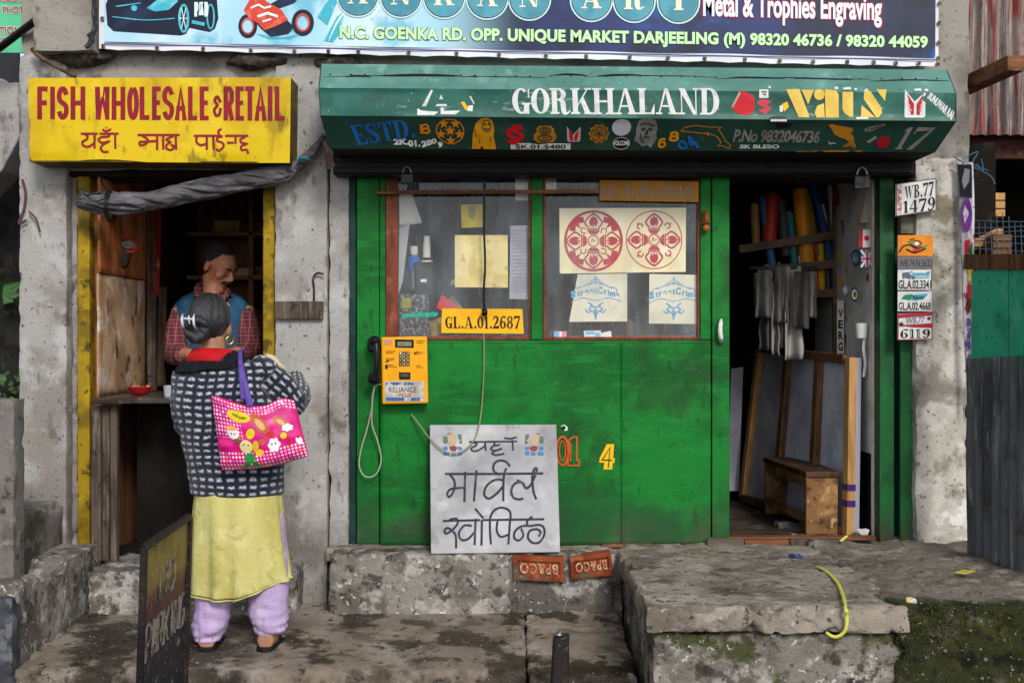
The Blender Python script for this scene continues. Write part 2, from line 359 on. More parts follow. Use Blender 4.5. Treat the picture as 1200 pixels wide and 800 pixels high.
# heavy roman capitals and figures: pieces ('r' rectangle, 'p' polygon, 's' stroke with changing width)
def _bowl(cx, cy, rx, ry, wt, thin, a0, a1, n=18):
    """crescent: thick wt at the sides, thin at top and bottom"""
    o, i = [], []
    for k in range(n + 1):
        a = R(a0 + (a1 - a0) * k / n); c, s_ = math.cos(a), math.sin(a)
        o.append((cx + rx * c, cy + ry * s_)); i.append((cx + (rx - wt) * c, cy + (ry - thin) * s_))
    return ('b', o, i)
_T = .07
def _stem(x, w=.3, s0=True, s1=True, y0=0, y1=1, e=.1):
    p = [('r', x, y0, x + w, y1)]
    if s0: p += [('r', x - e, y0, x, y0 + _T), ('r', x + w, y0, x + w + e, y0 + _T)]
    if s1: p += [('r', x - e, y1 - _T, x, y1), ('r', x + w, y1 - _T, x + w + e, y1)]
    return p
SER = {
 'G': (1.0, [_bowl(.5, .5, .5, .5, .3, _T, 50, 310), ('r', .62, .0, .9, .42), ('r', .52, .36, 1, .43), ('r', .86, .62, .93, .97)]),
 'O': (1.0, [_bowl(.5, .5, .5, .5, .3, _T, 0, 360, 28)]), '0': (.85, [_bowl(.42, .5, .42, .5, .27, _T, 0, 360, 28)]),
 'C': (1.0, [_bowl(.5, .5, .5, .5, .3, _T, 50, 310), ('r', .86, .62, .93, .97)]),
 'R': (1.1, _stem(.1, .28) + [_bowl(.45, .76, .42, .24, .27, _T, -90, 90), ('r', .38, .93, .46, 1), ('r', .38, .52, .46, .59), ('s', [(.5, .55), (.68, .45), (.74, .12), (.88, .03), (1.08, .12)], [.08, .26, .26, .1, .05])]),
 'P': (.95, _stem(.1, .28) + [_bowl(.45, .74, .42, .26, .27, _T, -90, 90), ('r', .38, .93, .46, 1), ('r', .38, .48, .46, .55)]),
 'B': (1.0, _stem(.1, .28, e=.08) + [_bowl(.45, .77, .4, .23, .25, _T, -90, 90), _bowl(.47, .27, .46, .27, .28, _T, -90, 90), ('r', .38, .93, .46, 1), ('r', .38, .5, .48, .57), ('r', .38, 0, .48, _T)]),
 'K': (1.15, _stem(.1, .28) + [('p', [(.38, .4), (.9, 1), (.98, 1), (.38, .3)]), ('p', [(.5, .52), (.78, 0), (1.08, 0), (.68, .68)]), ('r', .76, .93, 1.1, 1), ('r', .72, 0, 1.15, _T)]),
 'H': (1.2, _stem(.1, .28) + _stem(.82, .28) + [('r', .38, .46, .82, .54)]),
 'A': (1.2, [('p', [(.5, 1), (.66, 1), (1.1, 0), (.78, 0)]), ('p', [(.5, 1), (.56, .86), (.2, 0), (.12, 0)]), ('r', .26, .28, .86, .35), ('r', 0, 0, .34, _T), ('r', .68, 0, 1.2, _T)]),
 'L': (.95, _stem(.1, .28) + [('r', .48, 0, .9, _T), ('p', [(.9, 0), (.9, .4), (.83, .3), (.7, _T), (.7, 0)])]),
 'N': (1.15, [('r', .14, 0, .21, 1), ('r', 0, 0, .35, _T), ('r', .92, 0, .99, 1), ('r', .8, .93, 1.12, 1), ('p', [(.02, 1), (.36, 1), (.99, 0), (.8, 0)])]),
 'D': (1.1, _stem(.1, .28) + [_bowl(.5, .5, .55, .5, .3, _T, -90, 90), ('r', .38, .93, .52, 1), ('r', .38, 0, .52, _T)]),
 'E': (.95, _stem(.1, .28) + [('r', .48, 0, .9, _T), ('r', .48, .93, .88, 1), ('r', .38, .46, .66, .53), ('p', [(.9, 0), (.9, .32), (.72, _T), (.72, 0)]), ('p', [(.88, 1), (.88, .7), (.72, .93), (.72, 1)]), ('r', .62, .36, .68, .64)]),
 'S': (.85, [('s', [(.78, .8), (.55, .96), (.25, .9), (.15, .72), (.4, .54), (.65, .38), (.72, .2), (.5, .04), (.2, .06), (.07, .22)], [.08, .09, .2, .26, .3, .3, .26, .12, .08, .06]), ('r', .74, .68, .81, 1), ('r', .02, 0, .09, .32)]),
 'T': (1.0, _stem(.36, .28, True, False) + [('r', .04, .93, .96, 1), ('p', [(.04, 1), (.04, .66), (.2, .93), (.2, 1)]), ('p', [(.96, 1), (.96, .66), (.8, .93), (.8, 1)])]),
 'W': (1.5, [('p', [(.06, 1), (.36, 1), (.56, 0), (.48, 0)]), ('p', [(.48, 0), (.54, .14), (.8, 1), (.74, 1)]), ('p', [(.62, 1), (.92, 1), (1.1, 0), (1.02, 0)]), ('p', [(1.02, 0), (1.08, .14), (1.42, 1), (1.34, 1)]), ('r', 0, .93, .44, 1), ('r', .6, .93, 1.0, 1), ('r', 1.2, .93, 1.5, 1)]),
 '1': (.6, _stem(.16, .27, True, False) + [('p', [(.16, 1), (.0, .84), (.0, .8), (.16, .84)])]),
 '2': (.85, [('s', [(.1, .74), (.25, .95), (.52, .93), (.66, .74), (.5, .48), (.2, .2), (.06, .05)], [.2, .1, .16, .26, .2, .12, .08]), ('p', [(.02, 0), (.84, 0), (.84, .3), (.74, .2), (.4, .18), (.02, .12)])]),
 '4': (.9, _stem(.48, .25, True, False, e=.08) + [('p', [(.48, 1), (.56, 1), (.1, .32), (0, .32)]), ('r', 0, .24, .9, .33)]),
 '6': (.85, [_bowl(.42, .3, .4, .3, .24, _T, 0, 360, 24), ('s', [(.78, .84), (.6, .96), (.3, .86), (.14, .5), (.14, .3)], [.18, .1, .14, .24, .24])]),
 '9': (.85, [_bowl(.42, .7, .4, .3, .24, _T, 0, 360, 24), ('s', [(.07, .16), (.25, .04), (.55, .14), (.7, .5), (.7, .7)], [.18, .1, .14, .24, .24])]),
 '7': (.85, [('p', [(.02, 1), (.84, 1), (.84, .86), (.02, .8)]), ('p', [(.7, .88), (.84, .88), (.46, 0), (.16, 0)]), ('r', .02, .68, .09, .98)]),
 '8': (.85, [_bowl(.42, .75, .36, .25, .2, _T, 0, 360, 24), _bowl(.42, .27, .42, .27, .25, _T, 0, 360, 24)]),
 '.': (.35, [('r', .06, 0, .3, .2)]), ' ': (.4, []),
}
class Decal:
    """flat marks laid on a surface: every piece a hair above the one before"""
    def __init__(s, surf, lift=.002): s.surf = surf; s.lift = lift; s.k = 0; s.mb = MB(); s.mb.nonormal = True
    def _l(s): s.k += 1; return s.lift + (s.k % 6) * .0002
    def poly(s, pts, holes=()):
        l = s._l(); loops = [[Vector((x, y, 0)) for x, y in pts]] + [[Vector((x, y, 0)) for x, y in h] for h in holes]
        allp = [p for lp in loops for p in lp]
        s._add([s.surf(p.x, p.y, l) for p in allp], [tuple(t) for t in geometry.tessellate_polygon(loops)]); return s
    def _add(s, v, f):
        out = []
        for q in f:
            n = Vector((0, 0, 0))
            for i in range(1, len(q) - 1): n += (v[q[i]] - v[q[0]]).cross(v[q[i + 1]] - v[q[0]])
            out.append(tuple(q) if n.dot(CAMP - v[q[0]]) >= 0 else tuple(reversed(q)))
        s.mb.add(v, out)
    def band(s, a, b, closed=False):
        l = s._l(); n = len(a); v = [s.surf(*p, l + .00015 * i / n) for i, p in enumerate(a)] + [s.surf(*p, l + .00015 * i / n) for i, p in enumerate(b)]
        s._add(v, [(i, (i + 1) % n, n + (i + 1) % n, n + i) for i in range(n if closed else n - 1)]); return s
    def stroke(s, pts, w, n=0, closed=False):
        """pts in pixels; w one width or one per point; n > 0 rounds the path"""
        if hasattr(w, '__len__'): q = [(*p, ww) for p, ww in zip(pts, w)]
        else: q = [(*p, w) for p in pts]
        if n: q = smooth_path(q, n, closed)
        if closed: q = q + [q[0]]
        a, b = [], []; N = len(q)
        for i, (x, y, ww) in enumerate(q):
            p0 = q[max(i - 1, 0)]; p1 = q[min(i + 1, N - 1)]
            if closed and i in (0, N - 1): p0, p1 = q[N - 2], q[1]
            d0 = Vector((x - p0[0], y - p0[1])); d1 = Vector((p1[0] - x, p1[1] - y))
            d0 = d0.normalized() if d0.length > 1e-6 else d1.normalized(); d1 = d1.normalized() if d1.length > 1e-6 else d0
            t = d0 + d1; t = t.normalized() if t.length > .2 else d0
            k = min(1.9, 1 / max(.4, t.dot(d1)))
            nx, ny = -t.y * ww / 2 * k, t.x * ww / 2 * k
            a.append((x + nx, y + ny)); b.append((x - nx, y - ny))
        return s.band(a, b)
    def disc(s, x, y, rx, ry=None, n=28):
        ry = ry or rx; return s.poly([(x + rx * math.cos(2 * math.pi * i / n), y + ry * math.sin(2 * math.pi * i / n)) for i in range(n)])
    def ring(s, x, y, rx, ry, w, n=40):
        c = lambda k: [(x + (rx - k) * math.cos(2 * math.pi * i / n), y + (ry - k) * math.sin(2 * math.pi * i / n)) for i in range(n)]
        return s.band(c(0), c(w), True)
    def star(s, x, y, r, rot=-90, k=.42, n=5):
        return s.poly([(x + (r if i % 2 == 0 else r * k) * math.cos(R(rot + 180 / n * i)), y + (r if i % 2 == 0 else r * k) * math.sin(R(rot + 180 / n * i))) for i in range(2 * n)])
    def rect(s, x0, y0, x1, y1): return s.poly([(x0, y0), (x1, y0), (x1, y1), (x0, y1)])
    @staticmethod
    def quad(q):
        """a mapping of the unit box (y up) into tl, tr, br, bl pixel corners, or into an (x0, y0, x1, y1) box"""
        if len(q) == 4 and not hasattr(q[0], '__len__'): x0, y0, x1, y1 = q; q = [(x0, y0), (x1, y0), (x1, y1), (x0, y1)]
        tl, tr, br, bl = q
        def m(u, v):
            v = 1 - v
            return tuple(tl[i] * (1 - u) * (1 - v) + tr[i] * u * (1 - v) + br[i] * u * v + bl[i] * (1 - u) * v for i in (0, 1))
        return m
    def sans(s, t, q, bold=.02, spacing=1.0, shear=0.0):
        v, f = glyph_text(t, bold, spacing, shear); m = s.quad(q); l = s._l()
        s._add([s.surf(*m(*p), l) for p in v], f); return s
    def hand(s, ch, box, w):
        """a hand-painted capital: pen strokes of width w inside an (x0, y0, x1, y1) pixel box"""
        x0, y0, x1, y1 = box; x0 += w / 2; x1 -= w / 2; y0 += w / 2; y1 -= w / 2
        for st in STK[ch]:
            pts = [(x0 + (x1 - x0) * u, y1 - (y1 - y0) * v) for u, v in st]
            if ch not in 'SCOQG0235689&UJ' and len(pts) > 1:
                e = w / 2
                for a, b in ((0, 1), (-1, -2)):
                    d = Vector((pts[a][0] - pts[b][0], pts[a][1] - pts[b][1])); d = d.normalized() * e if d.length else d
                    pts[a] = (pts[a][0] + d.x, pts[a][1] + d.y)
            s.stroke(pts, w)
        return s
    def hand_word(s, t, box, w, gap=.25, q=None):
        """pen-stroke word spread evenly over a pixel box"""
        ws = [{'I': .25, '1': .6, ' ': .7, '.': .25, 'M': 1.25, 'W': 1.35, '-': .6}.get(c, 1.0) for c in t]
        tot = sum(ws) + gap * (len(t) - 1); x0, y0, x1, y1 = box; k = (x1 - x0) / tot; x = x0
        for c, cw in zip(t, ws):
            if c == '.': s.rect(x, y1 - w * 1.1, x + w * 1.1, y1)
            elif c != ' ': s.hand(c, (x, y0, x + max(cw * k, w * 1.05), y1), w)
            x += (cw + gap) * k
        return s
    def roman(s, t, q, gap=.08, cut=False):
        m0 = s.quad(q); tot = sum(SER[c][0] for c in t) + gap * (len(t) - 1); x = 0
        for c in t:
            w, pcs = SER[c]
            m = lambda u, v, x=x: m0((x + u) / tot, v)
            for pc in pcs:
                if pc[0] == 'r': s.poly([m(pc[1], pc[2]), m(pc[3], pc[2]), m(pc[3], pc[4]), m(pc[1], pc[4])])
                elif pc[0] == 'p': s.poly([m(*a) for a in pc[1]])
                elif pc[0] == 'b': s.band([m(*a) for a in pc[1]], [m(*a) for a in pc[2]])
                elif pc[0] == 's':
                    qq = smooth_path([(*p, ww) for p, ww in zip(pc[1], pc[2])], 5); a, b = [], []
                    for i, (px, py, ww) in enumerate(qq):
                        p0, p1 = qq[max(i - 1, 0)], qq[min(i + 1, len(qq) - 1)]
                        d = Vector((p1[0] - p0[0], p1[1] - p0[1])).normalized()
                        a.append(m(px - d.y * ww / 2, py + d.x * ww / 2)); b.append(m(px + d.y * ww / 2, py - d.x * ww / 2))
                    s.band(a, b)
            x += w + gap
        return s
    def build(s, name, m, parent=None, label=None): return s.mb.build(name, m, parent, label)

# ------------------------------------------------------------------ the materials
CONC = mat("concrete", 'a4a19e', [
    L('857e76', 2.4, .42, .64, .8), L('bab8b5', 6, .52, .72, .7, off=3), L('5f5850', 7, .57, .73, .75, (1, 1, .7), off=7),
    L('3a3734', 42, .66, .74, .85, off=1), L('c9c7c4', 30, .68, .78, .5, off=9), L('4a443d', 12, .62, .76, .6, (1.6, 1.6, .35), off=5), L('6f6a65', 120, .60, .75, .5, off=19), L('57524c', 3, .40, .62, .6, off=23, mask=('z', .75, .2))],
    .9, [(14, .3), (70, .45), (220, .25)])
CONC_UP = mat("grey_render", '9a948c', [L('69645e', 2.4, .42, .66, .8), L('a39e97', 6, .5, .72, .6, off=3), L('3f3a35', 9, .62, .75, .6, off=7),
    L('35312d', 40, .64, .74, .6, off=2)], .9, [(20, .35), (90, .5)])
WHITEWASH = mat("whitewashed_concrete", 'b3ada3', [
    L('8d8880', 2.5, .45, .66, .85), L('cdc8bf', 6, .5, .68, .8, off=3), L('726a52', 5, .56, .72, .8, off=6),
    L('4a443c', 38, .63, .72, .8, off=1), L('e8e6e2', 9, .5, .62, .8, off=9, mask=('z', .75, .45)), L('6a645c', 4, .5, .65, .7, off=12, mask=('z', .6, 1.0))],
    .9, [(12, .4), (60, .6), (200, .3)])
STEP = mat("worn_step_concrete", '978d80', [
    L('6b6156', 2.6, .4, .62, .85), L('aca59b', 7, .5, .7, .75, off=3), L('4a4138', 5, .56, .7, .85, off=8),
    L('2b2520', 26, .6, .7, .8, off=1), L('c2bdb4', 40, .66, .74, .7, off=9), L('4b4f22', 6, .58, .7, .6, off=14)],
    .92, [(9, .5), (45, .8), (160, .5)])
LANDING = mat("muddy_landing_concrete", '85796c', [
    L('a0958a', 2.4, .42, .64, .8), L('5d5145', 6, .5, .68, .8, off=4), L('33291f', 2.6, .53, .60, .9, (1, 1.0, 1), off=21), L('2b221b', 2.6, .44, .58, .85, off=4, mask=('x', -.75, -1.25)),
    L('1f1915', 17, .62, .70, .8, off=1), L('2a251c', 5, .36, .56, .9, (1, 1, .5), off=41, mask=('y', -1.03, -1.055)), L('bdb6ab', 60, .68, .76, .7, off=9)],
    .85, [(8, .35), (40, .6), (150, .5)], wet=2)
MOSSY = mat("mossy_rubble_concrete", '857c70', [
    L('665c51', 3, .42, .6, .8), L('a79f93', 8, .55, .7, .7, off=2), L('2b3010', 3.2, .30, .50, .96, mask=('y', -1.28, -1.40)), L('3d4114', 8, .54, .70, .75, off=3, mask=('y', -1.3, -1.40)), L('12140a', 14, .48, .66, .9, off=8, mask=('y', -1.3, -1.40)),
    L('b9b5a5', 55, .68, .76, .85, off=2), L('1a1712', 30, .6, .7, .7, off=5)], .95, [(10, .8), (50, 1), (150, .7)])
BASE = mat("moss_streaked_concrete", '867f75', [L('57514a', 3, .4, .62, .85), L('b3aea5', 8, .52, .68, .8, off=2), L('343029', 11, .54, .68, .85, off=6), L('3d4218', 4, .52, .64, .9, (1, 1, 1.4), off=17), L('d8d5d0', 34, .64, .72, .7, off=9), L('231f1b', 40, .6, .7, .7, off=1)], .92, [(9, .7), (40, .9), (140, .7)])
PLINTH = mat("stained_plinth_concrete", '8f8a82', [
    L('5c564f', 3, .4, .62, .85), L('bab6b0', 8, .52, .68, .8, off=2), L('3a352f', 13, .56, .68, .8, off=6), L('d8d5d0', 30, .62, .7, .7, off=9),
    L('2a2622', 40, .6, .7, .6, off=1)], .92, [(9, .6), (40, .8), (140, .6)])
GREEN = mat("brushed_green_paint", '0a7526', [
    L('06541b', 2.2, .4, .62, .8), L('127f30', 5, .5, .7, .55, (1, 1, 5), off=3), L('23803a', 40, .60, .75, .3, (1, 1, 9), off=9),
    L('083f18', 7, .6, .74, .6, (3, 3, 1), off=6), L('8fa06a', 55, .74, .80, .5, (1, 1, 3), off=4), L('4b4a3c', 4, .36, .62, .95, off=2, mask=('z', .56, .36)), L('1c3a1c', 2.4, .56, .7, .55, off=33), L('2f2a20', 70, .70, .76, .8, off=15), L('1a4d26', 3, .35, .6, .8, off=8, mask=('z', .75, .45))],
    .5, [(60, .2, (1, 1, 6)), (18, .2), (140, .15)], rvar=.12, spec=.35)
GREEN_DARK = mat("dark_green_paint", '14602d', [L('0e4822', 3, .4, .6, .8), L('248244', 20, .6, .75, .5, (4, 4, .6), off=3), L('39362a', 5, .4, .6, .8, off=2, mask=('z', .55, .36))], .5, [(50, .15)])
TEAL_DARK = mat("dark_teal_paint", '143c36', [L('0c2724', 4, .4, .6, .8)], .6, [(40, .2)])
AWN_TOP = mat("pale_teal_sheet_metal", '5f8b80', [L('4c786d', 3, .42, .64, .8), L('80a79c', 9, .55, .72, .6, off=3), L('3bb39a', 26, .70, .74, .8, off=5), L('33544c', 30, .66, .74, .5, off=8)], .5, [(8, .15), (60, .15)], rvar=.1)  # paler and tealer than the fascia below
AWN_MID = mat("green_sheet_metal", '1f584c', [L('2b685b', 2.2, .45, .64, .9), L('174539', 4, .5, .66, .7, off=3), L('9db3ab', 7, .66, .76, .5, (1, 1, 4), off=6), L('b9c6bf', 60, .71, .76, .6, off=2)], .42, [(5, .35), (40, .1)], rvar=.1)
AWN_LOW = mat("shaded_weathered_sheet_metal", '1c4238', [L('14332b', 3, .42, .62, .8), L('33463a', 6, .55, .7, .6, (3, 3, .5), off=3), L('3a3a2f', 9, .58, .7, .6, (5, 5, .5), off=7)], .55, [(6, .3), (40, .15)])  # streaks are weathering; darker base puts down-facing shade in the colour
YELLOW = mat("painted_yellow_tin", 'd9b80a', [L('c29d08', 2.5, .42, .64, .8), L('e6c72a', 6, .52, .7, .6, off=3), L('8e7208', 5, .54, .72, .6, (1, 1, .5), off=6), L('5a4a10', 14, .62, .72, .6, (1, 1, .4), off=12), L('6b5608', 45, .66, .75, .6, off=2)], .45, [(4, .2), (50, .08)], rvar=.1)
YELLOW_POST = mat("worn_yellow_post_paint", '9a7d0c', [L('6b560a', 5, .42, .62, .85), L('b5960f', 11, .55, .7, .6, off=3), L('2d2610', 16, .58, .68, .8, off=6)], .6, [(30, .3)])
RED_PAINT = mat("dark_red_lettering_paint", '8e1226', [L('731022', 9, .5, .65, .7)], .5)
WOOD = mat("bare_brown_wood", '6f4d31', [L('4c3220', 3, .4, .62, .85, (6, 6, 1)), L('8c6744', 8, .52, .7, .7, (8, 8, .6), off=3), L('2b1c12', 20, .6, .7, .6, off=7)], .75, [(30, .3, (6, 6, 1))])
WOOD_X = mat("brown_timber_rail", '7a4f33', [L('54331f', 3, .4, .62, .85, (1, 6, 6)), L('96694a', 8, .52, .7, .7, (.6, 8, 8), off=3)], .7, [(30, .3, (1, 6, 6))])
WOOD_PALE = mat("pale_new_timber", 'b98c55', [L('99703f', 3, .42, .62, .8, (8, 8, 1)), L('d0a872', 8, .52, .7, .6, (8, 8, .6), off=3), L('5e4024', 24, .66, .74, .7, off=7)], .7, [(30, .25, (6, 6, 1))])
WOOD_GREY = mat("weathered_grey_wood", '5c5046', [L('3c332b', 3, .4, .62, .85, (6, 6, 1)), L('7c7065', 8, .52, .7, .7, (8, 8, .6), off=3), L('1e1814', 20, .6, .7, .7, off=7)], .85, [(30, .4, (6, 6, 1))])
FRAME_RED = mat("red_brown_window_frame_paint", '7a3d26', [L('5a2a1a', 6, .42, .62, .8, (4, 4, 1)), L('94553a', 14, .55, .7, .6, off=3)], .6, [(40, .2)])
DARK = mat("near_black_surface", '1a1512', [L('0d0a09', 3, .4, .62, .8), L('2b221c', 8, .56, .72, .6, off=3)], .9, [(20, .3)])  # near black, slightly mottled
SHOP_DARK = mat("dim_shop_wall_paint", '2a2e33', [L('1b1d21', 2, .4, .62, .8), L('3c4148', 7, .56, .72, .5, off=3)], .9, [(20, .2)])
SHUT = mat("black_shutter_steel", '0c0c0e', [L('070708', 4, .4, .6, .8), L('191716', 14, .58, .7, .5, off=2)], .55, [(40, .2)])
BLACKIRON = mat("rusted_black_iron", '2a2624', [L('17141a', 6, .42, .62, .8), L('4a3125', 9, .56, .7, .8, off=3), L('6d6560', 30, .64, .74, .6, off=6)], .6, [(25, .5), (90, .4)], metal=.3)
RUST = mat("rusty_screw_metal", '4a2f20', [L('2a1a12', 30, .4, .6, .8)], .8)
CHROME = mat("dull_steel", '8c8c8c', [L('5c5c5c', 12, .45, .65, .7)], .35, metal=.9)
BLACKP = mat("black_plastic", '111214', (), .3)
BLACK = mat("black_lettering_paint", '101012', (), .5)
WHITE = mat("white_lettering_paint", 'd9dad8', [L('b2b5b2', 20, .5, .68, .6)], .5)
WHITEP = mat("white_paper", 'd6d4ce', [L('bdbab2', 5, .45, .65, .6)], .8)
PAPER_Y = mat("yellowed_paper", 'd8c888', [L('c2ad63', 7, .45, .65, .8), L('e6dba8', 4, .5, .7, .6, off=4), L('8d7a45', 18, .64, .74, .5, off=7)], .8)
PAPER_C = mat("cream_paper", 'e4d8b0', [L('d0c294', 5, .45, .65, .7), L('efe8cf', 3, .5, .7, .6, off=4)], .8)
CLOTH_C = mat("off_white_cotton", 'd3cfba', [L('bdb89f', 5, .45, .65, .7)], .9, [(200, .2)])
ORANGE = mat("orange_vinyl", 'd9820f', [L('c26e0a', 8, .5, .66, .6)], .45)
YELLOWV = mat("yellow_vinyl", 'f0b90e', [L('dca30a', 5, .5, .68, .5)], .4)
CREAMY = mat("pale_yellow_vinyl", 'e5c45a', [L('d3a93c', 9, .5, .68, .6)], .45)
BLUEV = mat("blue_vinyl", '1f66b8', [L('194f8c', 12, .5, .66, .8)], .45)
REDV = mat("red_vinyl", 'c4121f', [L('a00e1a', 9, .5, .68, .6)], .45)
GREYV = mat("grey_vinyl", '8d8986', [L('6d6b68', 12, .45, .66, .8)], .5)
LIME = mat("lime_ribbon_plastic", 'cfcd55', [L('b0ad45', 9, .5, .66, .6), L('8f8c4a', 30, .6, .72, .6, off=3)], .4)
RUBBER = mat("black_rubber", '141416', [L('242428', 30, .55, .7, .6)], .7)
def plain(name, c, rough=.5, **k): return mat(name, c, (), rough, **k)
# ================================================================== THE SETTING
# ground: one sheet to the horizon
ASPH = mat("wet_asphalt", (.045, .042, .04), [L((.02, .018, .016), 1.5, .42, .62, .8), L((.09, .085, .08), 40, .6, .72, .7, off=3)], .75, [(30, .5), (150, .5)])
g = MB(); g.grid(lambda u, v: Vector((-300 + 600 * u, -300 + 600 * v, -.17)), 60, 60)
g.build("road", ASPH, kind='structure')
def lip(w):      # the landing falls towards the road
    k = max(0.0, min(1.0, (w.y + 1.05) / .85)); w.z += -.012 + .05 * k if w.z > -.05 else 0; return w
m = MB(); m.rough(-2.03, X(618, 4.95), Y(4.95), .1, -.16, .0, .028, .03, .007, 7, lip)
m.build("concrete_landing", LANDING, smooth=True, auto=50, kind='structure')
m = MB(); m.rough(X(619, 4.92), .5, Y(4.86), Y(5.77), -.16, .012, .026, .035, .011, 9, lip)
m.build("landing_kerb", LANDING, smooth=True, auto=50, kind='structure')
# raised platform in front of the open door
pf = MB(); pf.rough(.5, 1.475, Y(4.54), -.002, .235, .33, .024, .035, .010, 6)
pf.build("raised_platform", STEP, smooth=True, auto=55, kind='structure')
pf = MB(); pf.rough(.53, 1.5, Y(4.575), -.05, -.17, .228, .026, .025, .010, 8)
pf.build("platform_base", BASE, smooth=True, auto=55, kind='structure')
def hump(w):
    w.z += .025 * nz(w, 2.2); return w
pf = MB(); pf.rough(1.415, 3.4, Y(4.545), .6, -.17, .338, .024, .07, .024, 5, hump)
pf.build("mossy_terrace", MOSSY, smooth=True, auto=60, kind='structure')
rnd = random.Random(31); ms = MB(); ms.nonormal = True; fv = [v for v in pf.v if v.y < -1.38 and v.x < 2.6 and v.z > -.12]
for i in range(9000):
    v = rnd.choice(fv); p = v + Vector((rnd.uniform(-.012, .012), rnd.uniform(-.008, .002), rnd.uniform(-.012, .012)))
    if nz(p, 5.0) + .5 * nz(p, 14.0) < -.02 + .3 * rnd.random(): continue
    s_ = rnd.uniform(.003, .009); a = rnd.uniform(0, 6.28); t = Vector((math.cos(a), -.7, math.sin(a))) * s_; u = Vector((-math.sin(a), -.2, math.cos(a))) * s_ * .55
    ms.add([p, p + t * .5 + u, p + t, p + t * .5 - u], [(0, 1, 2, 3)])
ms.build("moss", mat("damp_moss", (.028, .034, .009), [L((.06, .06, .014), 7, .48, .66, .8), L((.014, .02, .006), 12, .52, .66, .8, off=4)], .9), kind='stuff')
for i in range(28):
    v = rnd.choice(fv)
    gx = MB() if i == 0 else gx; r = rnd.uniform(.003, .010); gx.ball(v + Vector((0, -.002, 0)), r, r * .6, r * .8, 7, 5)
gx.build("wall_pebbles", mat("pale_embedded_pebble", '6f6a5c', [L('55503f', 60, .45, .6, .8)], .9), kind='stuff')

# ------------------------------------------------------------------ the building
bld = thing("concrete_building", "weathered grey concrete shop building with two open shopfronts side by side", "building", (0, 0, 0))
def part(mb, name, m, **k): return mb.build(name, m, bld, **k)
W0, W1, TOPZ = X(22, 6), X(1139, 6), 4.6
m = MB(); m.rough(W0, W1, .03, .33, Z(199, 6), TOPZ, .06, .012, .005, 5, chip=.2); part(m, "upper_wall", CONC_UP, smooth=True, auto=50)
m = MB(); m.rough(W0, X(78, 6), 0, .32, .25, 2.72, .03, .016, .0025, 6, chip=.22)
part(m, "pillar", CONC, smooth=True, auto=50)
m = MB(); m.rough(X(322, 6), X(383.5, 6), 0, .3, -.05, 2.75, .03, .014, .0025, 6, chip=.22); part(m, "pillar", CONC, smooth=True, auto=50)
m = MB(); m.rough(X(386, 6.03), X(409, 6.03), .02, .3, .3, 2.4, .03, .012, .004, 8, chip=.22); part(m, "pillar", CONC, smooth=True, auto=50)
m = MB(); m.rough(X(1073, 5.97), X(1135, 5.97), -.03, .32, .30, Z(184, 5.97), .025, .022, .005, 6, chip=.5); part(m, "pillar", WHITEWASH, smooth=True, auto=50, label="whitewashed pillar beside the open door")
m = MB(); m.box(X(383.5, 6.1), X(386, 6.1), .06, .3, .2, 2.6); part(m, "wall_joint", DARK)
m = MB(); m.rough(X(38, 5.9), X(111, 5.9), -.1, .03, Z(60, 5.9), Z(-60, 5.9), .03, .015, .004, 8, chip=.35); part(m, "wall_block", CONC_UP, smooth=True, auto=50)
# ragged mortar above the yellow board, lumps of broken plaster
for bx in ((95, 66, 40, 10), (300, 72, 36, 9), (395, 74, 30, 8)):
    m = MB(); c = P(bx[0], bx[1], 6.0); m.ball(c, bx[2] / 240, .05, bx[3] / 240, 24, 14)
    m.v = [v + noise.noise_vector(v * 16) * .02 for v in m.v]
    part(m, "plaster_patch", mat("dark_broken_plaster", '4a443d', [L('2a2622', 14, .45, .62, .8), L('77716a', 30, .58, .7, .7, off=3)], .95, [(40, 1)]), smooth=True)
# plinth under the green front
m = MB(); m.rough(X(385, 5.76), X(598, 5.76), Y(5.76), .1, -.06, .312, .024, .024, .010, 7); part(m, "plinth", PLINTH, smooth=True, auto=50)
m = MB(); m.rough(X(595, 5.8), .52, Y(5.80), .1, -.06, .308, .024, .03, .014, 7); part(m, "plinth", PLINTH, smooth=True, auto=50)
m = MB(); m.rough(-.9, 2.0, -.06, .16, .25, .316, .03, .012, .004, 8); part(m, "door_sill", STEP, smooth=True, auto=50)
# the low step under the stall
m = MB(); m.rough(-1.99, X(346, 5.78), Y(5.76), .25, -.08, .235, .026, .025, .012, 8); part(m, "stall_step", PLINTH, smooth=True, auto=50)
# stall jambs
m = MB(); m.rough(X(78.5, 6.08), X(91, 6.08), .08, .3, .22, 2.4, .03, .008, .003, 8); part(m, "wall_return", CONC, smooth=True, auto=50)
for a, b in ((90.5, 105), (308, 322)):
    m = MB(); m.box(X(a, 6.05), X(b, 6.05), .05, .13, .235, Z(196, 6.05)); part(m, "door_post", YELLOW_POST, bevel=.006)
